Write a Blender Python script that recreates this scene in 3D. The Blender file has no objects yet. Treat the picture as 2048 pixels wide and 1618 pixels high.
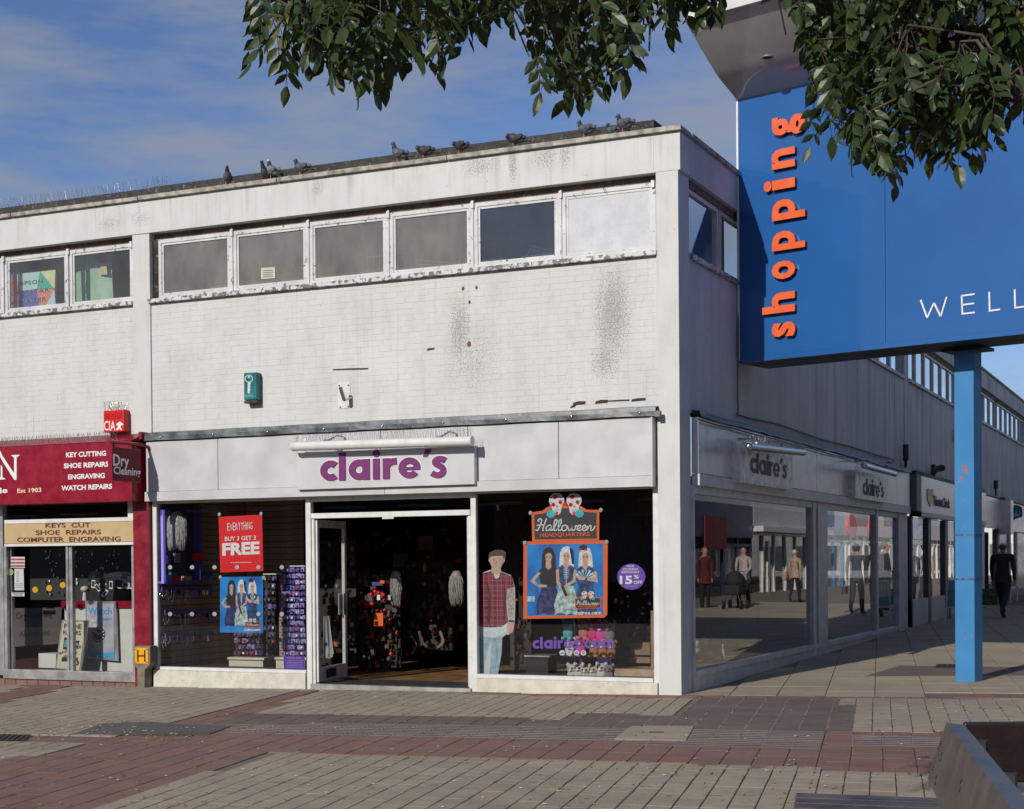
import bpy, bmesh, math, random
from mathutils import Vector, Matrix
R = math.radians
rnd = random.Random(7)
scene = bpy.context.scene
COL = scene.collection

# ------------------------------------------------------------------ camera
F_PX, YAW, PIT, ROL, CY = 3076.93, .42996, -.01477, .00838, 1168.77
CAM = Vector((5.8165, -17.538, 1.62))
CF = Vector((-math.sin(YAW)*math.cos(PIT), math.cos(YAW)*math.cos(PIT), math.sin(PIT)))
r0 = Vector((math.cos(YAW), math.sin(YAW), 0)); u0 = r0.cross(CF)
CR = r0*math.cos(ROL)-u0*math.sin(ROL); CU = r0*math.sin(ROL)+u0*math.cos(ROL)
cam = bpy.data.cameras.new('camera'); cam_o = bpy.data.objects.new('camera', cam); COL.objects.link(cam_o)
m = Matrix((CR, CU, -CF)).transposed().to_4x4(); m.translation = CAM
cam_o.matrix_world = m
cam.sensor_width = 36; cam.lens = 36*F_PX/2048; cam.shift_y = (CY-809)/2048
cam.clip_end = 3000; cam.clip_start = .1
scene.camera = cam_o
# ------------------------------------------------------------------ light
SUN_AZ, SUN_EL = R(190), R(27)          # towards the sun, clockwise from +Y
w = bpy.data.worlds.new('World'); scene.world = w; w.use_nodes = True
nt = w.node_tree; bg = nt.nodes['Background']
sky = nt.nodes.new('ShaderNodeTexSky'); sky.sky_type = 'NISHITA'; sky.sun_disc = False
sky.sun_elevation = SUN_EL; sky.sun_rotation = SUN_AZ; sky.air_density = 1.0; sky.dust_density = .4; sky.ozone_density = 3.0
hsv = nt.nodes.new('ShaderNodeHueSaturation'); hsv.inputs['Saturation'].default_value = 1.0; hsv.inputs['Value'].default_value = .86
tint = nt.nodes.new('ShaderNodeMix'); tint.data_type = 'RGBA'; tint.blend_type = 'MULTIPLY'; tint.inputs[0].default_value = 1; tint.inputs[7].default_value = (.90, .97, 1.22, 1)
nt.links.new(sky.outputs[0], tint.inputs[6]); nt.links.new(tint.outputs[2], hsv.inputs['Color'])
tc = nt.nodes.new('ShaderNodeTexCoord')
mp = nt.nodes.new('ShaderNodeMapping'); mp.inputs['Scale'].default_value = (3.0, 3.0, 12.0); mp.inputs['Rotation'].default_value = (0, R(8), 0)
nt.links.new(tc.outputs['Generated'], mp.inputs[0])
nz = nt.nodes.new('ShaderNodeTexNoise'); nz.inputs['Scale'].default_value = 1.9; nz.inputs['Detail'].default_value = 8; nz.inputs['Roughness'].default_value = .6
nt.links.new(mp.outputs[0], nz.inputs[0])
rp = nt.nodes.new('ShaderNodeValToRGB'); rp.color_ramp.elements[0].position = .40; rp.color_ramp.elements[1].position = .62
rp.color_ramp.elements[0].color = (0, 0, 0, 1); rp.color_ramp.elements[1].color = (.75, .75, .75, 1)
nt.links.new(nz.outputs[0], rp.inputs[0])
mx = nt.nodes.new('ShaderNodeMix'); mx.data_type = 'RGBA'
nt.links.new(rp.outputs[0], mx.inputs[0]); nt.links.new(hsv.outputs[0], mx.inputs[6])
mx.inputs[7].default_value = (3.2, 3.5, 4.2, 1)
nt.links.new(mx.outputs[2], bg.inputs[0]); bg.inputs[1].default_value = .09
sd = bpy.data.lights.new('sun', 'SUN'); sd.energy = 3.75; sd.angle = R(.5); sd.color = (1, .94, .84)
so = bpy.data.objects.new('sun', sd); COL.objects.link(so)
tosun = Vector((math.sin(SUN_AZ)*math.cos(SUN_EL), math.cos(SUN_AZ)*math.cos(SUN_EL), math.sin(SUN_EL)))
so.rotation_euler = tosun.to_track_quat('Z', 'Y').to_euler()
vs = scene.view_settings; vs.view_transform = 'Standard'; vs.look = 'None'; vs.exposure = 0; vs.gamma = 1
try:
    scene.cycles.use_denoising = True; scene.cycles.max_bounces = 8; scene.cycles.transparent_max_bounces = 24
    scene.cycles.sample_clamp_indirect = 4; scene.cycles.caustics_reflective = False
except Exception: pass

# ------------------------------------------------------------------ geometry helpers
def ray(px, py): return CF + CR*((px-1024)/F_PX) + CU*((CY-py)/F_PX)
def FY(px, py, y=0.):                    # point of the front elevation at depth y
    d = ray(px, py); return CAM + d*((y-CAM.y)/d.y)
def RX(px, py, x=0.):                    # point of the side elevation at offset x
    d = ray(px, py); return CAM + d*((x-CAM.x)/d.x)
def gz(x, y): return .013*x + .0117*min(y, 20)
def GR(px, py, h=0):
    d = ray(px, py); n = Vector((-.013, -.0117, 1)); return CAM + d*((h-(CAM.dot(n)))/(d.dot(n)))
def PL(px, py, P, n):
    d = ray(px, py); return CAM + d*((P-CAM).dot(n)/d.dot(n))
ORG = {}
def tag(o, label=None, cat=None, group=None, kind=None):
    if label: o['label'] = label
    if cat: o['category'] = cat
    if group: o['group'] = group
    if kind: o['kind'] = kind
    return o
def empty(name, loc, label=None, cat=None, group=None, kind=None):
    o = bpy.data.objects.new(name, None); COL.objects.link(o); o.location = loc; o.empty_display_size = .1
    ORG[o.name] = Vector(loc); return tag(o, label, cat, group, kind)
class MB:
    def __init__(s): s.v = []; s.f = []; s.m = []; s.mats = []; s.sm = []
    def mi(s, mat):
        if mat not in s.mats: s.mats.append(mat)
        return s.mats.index(mat)
    def add(s, vs, fs, mat=None, smooth=False):
        b = len(s.v); s.v += [Vector(p) for p in vs]; i = s.mi(mat)
        for f in fs: s.f.append([b+k for k in f]); s.m.append(i); s.sm.append(smooth)
        return s
    def hexa(s, p, mat=None):            # p: 8 points, bottom 4 ccw then top 4
        return s.add(p, [(3,2,1,0),(4,5,6,7),(0,1,5,4),(1,2,6,5),(2,3,7,6),(3,0,4,7)], mat)
    def box(s, x0, x1, y0, y1, z0, z1, mat=None):
        return s.hexa([(x0,y0,z0),(x1,y0,z0),(x1,y1,z0),(x0,y1,z0),(x0,y0,z1),(x1,y0,z1),(x1,y1,z1),(x0,y1,z1)], mat)
    def cbox(s, x0, x1, y0, y1, z0, z1, c=.004, mat=None):   # box with a chamfered front (-y) face
        y = y0+c
        return s.add([(x0,y,z0),(x1,y,z0),(x1,y,z1),(x0,y,z1),(x0+c,y0,z0+c),(x1-c,y0,z0+c),(x1-c,y0,z1-c),(x0+c,y0,z1-c),
                      (x0,y1,z0),(x1,y1,z0),(x1,y1,z1),(x0,y1,z1)],
                     [(4,5,6,7),(0,1,5,4),(1,2,6,5),(2,3,7,6),(3,0,4,7),(1,0,8,9),(2,1,9,10),(3,2,10,11),(0,3,11,8)], mat)
    def obox(s, c, ax, ay, az, mat=None):      # oriented box, half axes
        c = Vector(c); ax = Vector(ax); ay = Vector(ay); az = Vector(az)
        return s.hexa([c-ax-ay-az, c+ax-ay-az, c+ax+ay-az, c-ax+ay-az, c-ax-ay+az, c+ax-ay+az, c+ax+ay+az, c-ax+ay+az], mat)
    def prism(s, pts, d, mat=None, smat=None):             # planar polygon extruded by vector d
        n = len(pts); d = Vector(d); P = [Vector(p) for p in pts]
        s.add(P, [tuple(range(n))], mat); s.add([p+d for p in P], [tuple(reversed(range(n)))], mat)
        s.add(P+[p+d for p in P], [(i, i+n, (i+1) % n+n, (i+1) % n) for i in range(n)], smat or mat); return s
    def tube(s, pts, r, n=8, mat=None, caps=True, smooth=True):
        pts = [Vector(p) for p in pts]; rs = r if isinstance(r, (list, tuple)) else [r]*len(pts); V = []; F = []
        up = None
        for i, p in enumerate(pts):
            t = (pts[min(i+1, len(pts)-1)]-pts[max(i-1, 0)]).normalized()
            if up is None:
                up = t.orthogonal().normalized()
            else:
                up = (up - t*up.dot(t)); up = up.normalized() if up.length > 1e-6 else t.orthogonal().normalized()
            b = t.cross(up)
            for k in range(n):
                a = 2*math.pi*k/n; V.append(p+(up*math.cos(a)+b*math.sin(a))*rs[i])
        for i in range(len(pts)-1):
            for k in range(n): F.append((i*n+k, i*n+(k+1) % n, (i+1)*n+(k+1) % n, (i+1)*n+k))
        s.add(V, F, mat, smooth)
        if caps:
            s.add(V[:n], [tuple(reversed(range(n)))], mat); s.add(V[-n:], [tuple(range(n))], mat)
        return s
    def ball(s, c, rx, ry, rz, mat=None, n=10, m=7, rot=None):
        V = []; F = []; c = Vector(c)
        for i in range(m+1):
            ph = math.pi*i/m
            for k in range(n):
                a = 2*math.pi*k/n
                q = Vector((rx*math.sin(ph)*math.cos(a), ry*math.sin(ph)*math.sin(a), rz*math.cos(ph)))
                if rot: q = rot @ q
                V.append(c+q)
        for i in range(m):
            for k in range(n): F.append((i*n+k, (i+1)*n+k, (i+1)*n+(k+1) % n, i*n+(k+1) % n))
        return s.add(V, F, mat, True)
    def disc(s, c, U, V_, r, mat=None, n=20, d=None):
        c = Vector(c); P = [c+Vector(U)*r*math.cos(2*math.pi*k/n)+Vector(V_)*r*math.sin(2*math.pi*k/n) for k in range(n)]
        if d is None: return s.add(P, [tuple(range(n))], mat)
        return s.prism(P, d, mat)
    def build(s, name, parent=None, mat=None, **kw):
        org = ORG.get(parent.name, Vector((0, 0, 0))) if parent else Vector((0, 0, 0))
        me = bpy.data.meshes.new(name)
        me.from_pydata([tuple(v-org) for v in s.v], [], s.f)
        for q in s.mats: me.materials.append(q or mat)
        me.polygons.foreach_set('material_index', s.m); me.polygons.foreach_set('use_smooth', s.sm)
        me.update()
        o = bpy.data.objects.new(name, me); COL.objects.link(o)
        if parent: o.parent = parent; ORG[o.name] = org
        else: ORG[o.name] = org
        return tag(o, **kw)
def bx(name, parent, mat, x0, x1, y0, y1, z0, z1, **kw): return MB().box(x0, x1, y0, y1, z0, z1, mat).build(name, parent, **kw)
def bevel(o, wd=.004, seg=2):
    b = o.modifiers.new('b', 'BEVEL'); b.width = wd; b.segments = seg; b.limit_method = 'ANGLE'; return o
def inst(me, name, parent, mtx, org=None):
    o = bpy.data.objects.new(name, me); COL.objects.link(o); o.parent = parent
    mm = mtx.copy(); mm.translation = mm.translation-(org if org is not None else ORG.get(parent.name, Vector((0, 0, 0))))
    o.matrix_local = mm; return o
def copy_tree(o, parent=None):
    c = o.copy(); COL.objects.link(c); c.parent = parent
    for ch in list(o.children): copy_tree(ch, c)
    return c

# ------------------------------------------------------------------ material helpers
class G:
    """small node-expression helper"""
    def __init__(s, name):
        s.mat = bpy.data.materials.new(name); s.mat.use_nodes = True; s.t = s.mat.node_tree
        s.b = s.t.nodes['Principled BSDF']; s.out = s.t.nodes['Material Output']
    def n(s, typ, **kw):
        q = s.t.nodes.new('ShaderNode'+typ)
        for k, v in kw.items(): setattr(q, k, v)
        return q
    def l(s, a, b): s.t.links.new(a, b)
    def val(s, x, inp):
        if isinstance(x, (int, float)): inp.default_value = x
        elif isinstance(x, (tuple, list)): inp.default_value = tuple(x)+((1,) if len(x) == 3 and len(inp.default_value) == 4 else ())
        else: s.l(x, inp)
    def math(s, op, a, b=0., c=0.):
        q = s.n('Math', operation=op); s.val(a, q.inputs[0]); s.val(b, q.inputs[1])
        if op in ('MULTIPLY_ADD', 'SMOOTH_MIN'): s.val(c, q.inputs[2])
        return q.outputs[0]
    def rng(s, a, f0, f1, t0=0., t1=1., smooth=False):
        q = s.n('MapRange'); q.clamp = True
        if smooth: q.interpolation_type = 'SMOOTHSTEP'
        s.val(a, q.inputs[0])
        for i, v in enumerate((f0, f1, t0, t1)): q.inputs[1+i].default_value = v
        return q.outputs[0]
    def pos(s): return s.n('NewGeometry').outputs['Position']
    def obj(s): return s.n('TexCoord').outputs['Object']
    def sep(s, v):
        q = s.n('SeparateXYZ'); s.l(v, q.inputs[0]); return q.outputs
    def noise(s, v, scale, detail=4, rough=.55, sc=None, dist=0):
        if sc:
            mpn = s.n('Mapping'); mpn.inputs['Scale'].default_value = sc; s.l(v, mpn.inputs[0]); v = mpn.outputs[0]
        q = s.n('TexNoise'); s.l(v, q.inputs['Vector']); q.inputs['Scale'].default_value = scale; q.inputs['Detail'].default_value = detail
        q.inputs['Roughness'].default_value = rough; q.inputs['Distortion'].default_value = dist; return q.outputs[0]
    def mix(s, f, a, b, blend='MIX'):
        q = s.n('Mix', data_type='RGBA', blend_type=blend); s.val(f, q.inputs[0]); s.val(a, q.inputs[6]); s.val(b, q.inputs[7]); return q.outputs[2]
    def bump(s, h, strength=.3, dist=.01):
        q = s.n('Bump'); q.inputs['Strength'].default_value = strength; q.inputs['Distance'].default_value = dist; s.l(h, q.inputs['Height'])
        s.l(q.outputs[0], s.b.inputs['Normal'])
    def done(s, col, rough=.6, metal=0., spec=None):
        s.val(col, s.b.inputs['Base Color']); s.val(rough, s.b.inputs['Roughness']); s.b.inputs['Metallic'].default_value = metal
        if spec is not None: s.b.inputs['Specular IOR Level'].default_value = spec
        return s.mat
CACHE = {}
def mat(name, col, rough=.55, var=.12, metal=0., scale=6., bump=0., bscale=60., dirt=None, spec=None):
    if name in CACHE: return CACHE[name]
    g = G(name); p = g.obj(); n = g.noise(p, scale, 5)
    c2 = tuple(max(0, x*(1-var*1.6)) for x in col); c1 = tuple(min(1, x*(1+var*.6)) for x in col)
    c = g.mix(g.rng(n, .35, .65), c2, c1)
    if dirt: c = g.mix(g.rng(g.noise(p, scale*2.7, 6, .65), .58, .72, 0, .8), c, dirt)
    rr = g.rng(n, .3, .7, max(0, rough-.08), min(1, rough+.08))
    if bump: g.bump(g.noise(p, bscale, 3), bump, .004)
    CACHE[name] = g.done(c, rr, metal, spec); return CACHE[name]
def flat(name, col, rough=.5):
    return mat(name, col, rough, .04)

# painted wall of the front elevation with its stains
def wall_paint():
    g = G('white wall paint'); p = g.pos(); x, y, z = g.sep(p)
    base = (.60, .603, .598)
    c = g.mix(g.rng(g.noise(p, 1.1, 5, .6), .35, .68), (.54, .543, .535), base)
    c = g.mix(g.rng(g.noise(p, 5, 6, .6, sc=(1, 1, .35)), .5, .8, 0, .5), c, (.41, .41, .39))
    tot = None
    for cx, cz, rx, rz, st in ((-2.93, 4.55, .16, .42, 1.1), (-2.75, 4.15, .45, .5, .55), (-.86, 4.6, .24, .55, 1.15), (-.95, 4.05, .22, .25, .9), (-1.6, 3.9, .8, .25, .3),
                               (-2.15, 6.6, .06, .25, 1.1), (-1.72, 6.62, .2, .2, .75), (-1.45, 6.62, .1, .2, .8), (-2.6, 6.6, .3, .14, .7), (-5.0, 6.58, .1, .12, .7), (-7.9, 6.47, .22, .12, .6), (-8.4, 6.45, .3, .1, .55)):
        dx = g.math('DIVIDE', g.math('SUBTRACT', x, cx), rx); dz = g.math('DIVIDE', g.math('SUBTRACT', z, cz), rz)
        r2 = g.math('ADD', g.math('MULTIPLY', dx, dx), g.math('MULTIPLY', dz, dz))
        e = g.math('MULTIPLY', g.math('POWER', 2.718, g.math('MULTIPLY', r2, -1.)), st)
        tot = e if tot is None else g.math('MAXIMUM', tot, e)
    fine = g.noise(p, 55, 3, .7)
    sp = g.rng(g.math('ADD', fine, g.math('MULTIPLY', tot, .17)), .595, .66)
    sp = g.math('MULTIPLY', sp, g.rng(tot, .08, .5))
    sp = g.math('MULTIPLY', sp, g.rng(y, -.3, .28, 1, 1))
    c = g.mix(g.math('MULTIPLY', sp, .6), c, (.14, .14, .135)); c = g.mix(g.math('MULTIPLY', g.math('MULTIPLY', tot, g.rng(g.noise(p, 7, 5, .65, sc=(2.5, 1, .25)), .42, .7)), .3), c, (.3, .3, .285))
    # streaks under the coping
    st = g.noise(p, 3.2, 4, .6, sc=(3, 3, .12))
    k = g.math('MULTIPLY', g.rng(st, .56, .72), g.rng(z, 6.2, 6.72)); c = g.mix(g.math('MULTIPLY', k, .45), c, (.2, .2, .17))
    c = g.mix(g.math('MULTIPLY', g.rng(g.noise(p, 1.7, 6, .7, sc=(1, 1, .5)), .52, .75), .35), c, (.36, .355, .33))
    c = g.mix(g.math('MULTIPLY', g.rng(g.noise(p, 6, 5, .6, sc=(2.2, 1, .08)), .58, .72), .35), c, (.33, .32, .29))
    # rust runs and pits
    pit = g.noise(p, 17, 2, .5); c = g.mix(g.rng(pit, .77, .79), c, (.12, .09, .07))
    g.bump(g.math('ADD', g.noise(p, 34, 4, .6), g.math('MULTIPLY', fine, .4)), .35, .006)
    return g.done(c, .62)
WALL = wall_paint()
def side_paint():
    g = G('shaded side wall render'); p = g.pos(); x, y, z = g.sep(p)
    c = g.mix(g.rng(g.noise(p, .8, 5, .6), .35, .68), (.50, .50, .50), (.64, .635, .63))
    st = g.noise(p, 2.2, 5, .62, sc=(1, 1.3, .1))
    k = g.math('MULTIPLY', g.rng(st, .46, .68), g.rng(y, 4, 9, .25, 1)); c = g.mix(g.math('MULTIPLY', k, .72), c, (.23, .23, .21))
    c = g.mix(g.math('MULTIPLY', g.rng(g.noise(p, 9, 5, .7), .55, .75), .4), c, (.27, .27, .25))
    br = g.n('TexBrick'); mm = g.n('Mapping'); mm.inputs['Rotation'].default_value = (R(90), 0, R(90)); 
    cmb = g.n('CombineXYZ'); g.l(y, cmb.inputs[0]); g.l(z, cmb.inputs[1]); g.l(cmb.outputs[0], br.inputs['Vector'])
    br.inputs['Scale'].default_value = 1; br.inputs['Mortar Size'].default_value = .006; br.inputs['Brick Width'].default_value = .225; br.inputs['Row Height'].default_value = .075
    g.bump(br.outputs['Fac'], .25, -.003)
    return g.done(c, .7)
SIDE = side_paint()
def frame_paint(name='window frame paint', flake=.66):
    g = G(name); p = g.pos()
    c = g.mix(g.rng(g.noise(p, 3, 4), .35, .7), (.5, .5, .5), (.64, .645, .65))
    n = g.noise(p, 13, 6, .7); c = g.mix(g.rng(n, flake, flake+.02), c, (.13, .125, .11))
    g.bump(n, .3, .004); return g.done(c, .45)
FRAME = frame_paint('old window frame paint', .6); WHITE = mat('white powder coated frame', (.66, .66, .65), .3, .06)
WHITE2 = mat('white fascia panel', (.52, .52, .53), .35, .07, scale=2.5)
PANEL = WHITE2
SILLM = frame_paint('mossy sill paint', .5)
CREAM = mat('cream stall riser render', (.6, .57, .49), .8, .1, bump=.7, bscale=45, dirt=(.36, .33, .27))
LEAD = mat('lead flashing', (.12, .125, .135), .45, .35, .5, 5, .3, 12, dirt=(.24, .24, .24))
COPING = mat('stained concrete coping', (.40, .37, .32), .85, .35, 0, 9, .5, 30, dirt=(.2, .17, .14))
FELT = mat('roofing felt upstand', (.05, .046, .044), .9, .3, bump=.4, dirt=(.25, .25, .24))
REDP = mat('crimson gloss paint', (.26, .008, .025), .28, .1); REDC = mat('crimson pilaster paint', (.22, .008, .022), .35, .2, dirt=(.3, .05, .06))
MAROON = mat('maroon sign face', (.17, .03, .045), .6, .1, spec=.1)
TXTW = flat('white lettering', (.74, .74, .74)); PURPL = flat('plum lettering', (.15, .008, .125), .5); GREYL = flat('charcoal lettering', (.028, .028, .035), .5)
ALU = mat('brushed aluminium', (.5, .5, .5), .38, .08, .75); STEEL = mat('polished steel', (.55, .55, .56), .22, .05, 1)
DARK = mat('dark void', (.008, .008, .008), .7); BLACK = mat('black plastic', (.015, .015, .016), .5)
ORANGE = flat('orange print', (.72, .11, .015)); REDPR = flat('red print', (.70, .008, .012)); NAVY = flat('navy print', (.015, .02, .06))
def glass(name, tint=(.8, .82, .82), refl=1., dust=0., dcol=(.4, .4, .38), rough=0., ior=1.5):
    g = G(name); g.t.nodes.remove(g.b)
    tr = g.n('BsdfTransparent'); tr.inputs[0].default_value = tint+(1,)
    gl = g.n('BsdfGlossy'); gl.inputs['Color'].default_value = (1, 1, 1, 1); gl.inputs['Roughness'].default_value = rough
    fr = g.n('Fresnel'); fr.inputs[0].default_value = ior
    geo = g.n('NewGeometry')
    f = g.math('MULTIPLY', g.math('MINIMUM', g.math('MULTIPLY', fr.outputs[0], refl), 1.), g.math('SUBTRACT', 1., geo.outputs['Backfacing']))
    g.l(g.mix(geo.outputs['Backfacing'], tint, (1, 1, 1)), tr.inputs[0])
    mx = g.n('MixShader'); g.l(f, mx.inputs[0]); g.l(tr.outputs[0], mx.inputs[1]); g.l(gl.outputs[0], mx.inputs[2]); last = mx.outputs[0]
    bp = g.n('Bump'); bp.inputs['Strength'].default_value = .03; bp.inputs['Distance'].default_value = .02
    g.l(g.noise(g.pos(), .7, 2), bp.inputs['Height']); g.l(bp.outputs[0], gl.inputs['Normal'])
    if dust:
        df = g.n('BsdfDiffuse'); df.inputs[0].default_value = dcol+(1,)
        m2 = g.n('MixShader'); g.l(g.math('MULTIPLY', g.rng(g.noise(g.pos(), 2.2, 5, .65, sc=(1, 1, .5)), .3, .75, .35, 1), dust), m2.inputs[0])
        g.l(last, m2.inputs[1]); g.l(df.outputs[0], m2.inputs[2]); last = m2.outputs[0]
    g.l(last, g.out.inputs[0]); return g.mat
GLF = glass('shop window glass', (.86, .87, .87), 1.2); GLU = glass('dusty upstairs glass', (.8, .8, .78), 1.6, .45, (.36, .35, .31)); GLU2 = glass('cleaner upstairs glass', (.9, .9, .88), 1.5, .14, (.3, .29, .26)); GLU3 = glass('dark sky reflecting glass', (.5, .5, .5), 2.6, .12, (.2, .2, .19))
GLS = glass('side shop window glass', (.55, .57, .59), 2.0, ior=1.55)
GLT = glass('door glass', (.75, .77, .77), 1.1)
GLSU = glass('side upstairs glass', (.35, .38, .42), 3.2, .08)

# ------------------------------------------------------------------ lettering helpers
_fc = {}
def font_mesh(s, bold=0., spacing=1.):
    k = (s, bold, spacing)
    if k in _fc: return _fc[k]
    c = bpy.data.curves.new('t', 'FONT'); c.body = s; c.size = 1; c.offset = bold; c.space_character = spacing; c.resolution_u = 3
    o = bpy.data.objects.new('t', c); COL.objects.link(o)
    dg = bpy.context.evaluated_depsgraph_get(); me = bpy.data.meshes.new_from_object(o.evaluated_get(dg))
    V = [v.co.copy() for v in me.vertices]; Fs = [tuple(p.vertices) for p in me.polygons]
    bpy.data.meshes.remove(me); bpy.data.objects.remove(o); bpy.data.curves.remove(c)
    _fc[k] = (V, Fs); return _fc[k]
def bounds(V): return min(v.x for v in V), max(v.x for v in V), min(v.y for v in V), max(v.y for v in V)
def text(mb, s, o, adv, up, mat, depth=.0, bold=0., lift=.003, spacing=1., ref='H'):
    """s laid from o along adv (its whole width), letters up tall (height of ref); depth makes the letters solid"""
    V, Fs = font_mesh(s, bold, spacing); x0, x1, a, b = bounds(V); rv = font_mesh(ref, bold)[0]; y0, y1 = bounds(rv)[2:]
    o = Vector(o); adv = Vector(adv); up = Vector(up); n = adv.cross(up).normalized()
    f = lambda v, h: o+adv*((v.x-x0)/(x1-x0))+up*((v.y-y0)/(y1-y0))+n*h
    top = [f(v, lift+depth) for v in V]; mb.add(top, Fs, mat)
    if depth:
        cnt = {}
        for fc in Fs:
            for i in range(len(fc)):
                e = (fc[i], fc[(i+1) % len(fc)]); cnt[e] = 1
        side = [e for e in cnt if (e[1], e[0]) not in cnt]
        bot = [f(v, lift) for v in V]; n0 = len(V)
        mb.add(top+bot, [(a_, a_+n0, b_+n0, b_) for a_, b_ in side], mat)
    return mb
def text_px(mb, s, pl, pr, h, mat, plane=None, **kw):
    """s between baseline pixels pl and pr, capital height h pixels, on plane(px,py)"""
    P = plane or (lambda a, b: FY(a, b, 0)); a = P(*pl); b = P(*pr); c = P(pl[0], pl[1]-h)
    return text(mb, s, a, b-a, Vector((0, 0, (c-a).length)), mat, **kw)
def geo_shapes(s, w=.33):
    """geometric rounded lower-case letters as lists of 2-D strips (outer, inner)"""
    out = []; x = 0.
    def arc(cx, cy, R0, r0, a0, a1, n=18, sy=1.):
        A = [R(a0+(a1-a0)*i/n) for i in range(n+1)]
        out.append(([(cx+R0*math.cos(a), cy+R0*math.sin(a)*sy) for a in A], [(cx+r0*math.cos(a), cy+r0*math.sin(a)*sy) for a in A]))
    def strip(pts, wd):
        P = [Vector(p) for p in spline(pts, 4)]; A = []; B = []
        for i, p in enumerate(P):
            t = (P[min(i+1, len(P)-1)]-P[max(i-1, 0)]).normalized(); nn = Vector((-t.y, t.x))*wd/2; A.append(tuple(p+nn)); B.append(tuple(p-nn))
        out.append((A, B))
    def bar(x0, x1, y0, y1, k=0.): out.append(([(x0+k, y1), (x1+k, y1)], [(x0, y0), (x1, y0)]))
    for ch in s:
        if ch == 'c': arc(x+.5, .5, .5, .5-w, 48, 312, 22); x += .86
        elif ch == 'l': bar(x, x+w, 0, 1.36); x += w+.1
        elif ch == 'a': arc(x+.5, .5, .5, .5-w, 0, 360, 28); bar(x+.97-w, x+.97+.03, 0, 1.); x += 1.1
        elif ch == 'i': bar(x, x+w, 0, 1.); arc(x+w/2, 1.24, .175, .0, 0, 360, 16); x += w+.1
        elif ch == 'r': bar(x, x+w, 0, 1.); strip([(x+w*.5, .42), (x+w*.62, .66), (x+w+.06, .82), (x+w+.30, .845)], w*.96); x += w+.36
        elif ch == 'e': arc(x+.5, .5, .5, .5-w*.92, 0, 322, 26); bar(x+.1, x+.99, .40, .55); x += 1.08
        elif ch == "'": out.append(([(x+.12, 1.36), (x+.40, 1.36)], [(x, 1.0), (x+.2, 1.0)])); x += .33
        elif ch == 's':
            strip([(x+.64, .79), (x+.50, .865), (x+.33, .87), (x+.2, .79), (x+.2, .665), (x+.33, .57), (x+.46, .50), (x+.535, .39), (x+.52, .22), (x+.38, .125), (x+.2, .13), (x+.03, .22)], w*.86); x += .74
        elif ch == '.': arc(x+.16, .16, .17, .0, 0, 360, 14); x += .42
        elif ch == 'o': arc(x+.5, .5, .5, .5-w, 0, 360, 28); x += 1.08
        elif ch == 'm':
            bar(x, x+w, 0, .98)
            for q in (0, .53): arc(x+q+.41, .58, .41, .41-w*.85, 0, 180, 14); bar(x+q+.82-w*.85, x+q+.82, 0, .58)
            x += 1.42
        x += .03
    return out, x-.1
def geo_text(mb, s, o, adv, up, mat, depth=0., lift=.003, w=.33, grow=0.):
    sh, wd = geo_shapes(s, w); o = Vector(o); adv = Vector(adv); up = Vector(up); n = adv.cross(up).normalized(); k = 0
    for A, B in sh:
        k += 1; h = lift+depth+(k % 3)*.0007
        f = lambda p, hh: o+adv*(p[0]/wd)+up*p[1]+n*hh
        if grow:
            cx = sum(p[0] for p in A+B)/len(A+B); cy = sum(p[1] for p in A+B)/len(A+B)
            def push(P, Q):
                r = []
                for p, q in zip(P, Q):
                    d = Vector((p[0]-q[0], p[1]-q[1])); L = d.length or 1; r.append((p[0]+d.x/L*grow, p[1]+d.y/L*grow))
                return r
            A, B = push(A, B), (push(B, A) if len(A) > 2 else push(B, A))
            if len(A) == 2:
                A = [(A[0][0]-grow, A[0][1]), (A[1][0]+grow, A[1][1])]; B = [(B[0][0]-grow, B[0][1]), (B[1][0]+grow, B[1][1])]
        m_ = len(A); T = [f(p, h) for p in A+B]; Fs = [(i, i+m_, i+1+m_, i+1) for i in range(m_-1)]
        mb.add(T, Fs, mat)
        if depth:
            Bt = [f(p, lift) for p in A+B]; L = 2*m_
            loop = list(range(m_))+list(range(2*m_-1, m_-1, -1))
            mb.add(T+Bt, [(loop[i], loop[(i+1) % L], loop[(i+1) % L]+L, loop[i]+L) for i in range(L)], mat)
    return mb
def spline(P, n=6):
    out = []
    for i in range(len(P)-1):
        p0 = P[max(i-1, 0)]; p1 = P[i]; p2 = P[i+1]; p3 = P[min(i+2, len(P)-1)]
        for k in range(n):
            t = k/n; out.append(tuple(.5*((2*b)+(c-a)*t+(2*a-5*b+4*c-d)*t*t+(-a+3*b-3*c+d)*t**3) for a, b, c, d in zip(p0, p1, p2, p3)))
    out.append(tuple(P[-1])); return out
def stroke(mb, pts, wd, f, mat, sm=6):
    """flat ribbon of width wd (2-D units) along smooth 2-D points, mapped by f(x, y)"""
    P = [Vector(p) for p in (spline(pts, sm) if sm else pts)]; A = []
    for i, p in enumerate(P):
        t = (P[min(i+1, len(P)-1)]-P[max(i-1, 0)]); t = t.normalized() if t.length > 1e-9 else Vector((1, 0)); nn = Vector((-t.y, t.x))*wd/2
        A += [f(*(p+nn)), f(*(p-nn))]
    return mb.add(A, [(2*i, 2*i+1, 2*i+3, 2*i+2) for i in range(len(P)-1)], mat)
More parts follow.
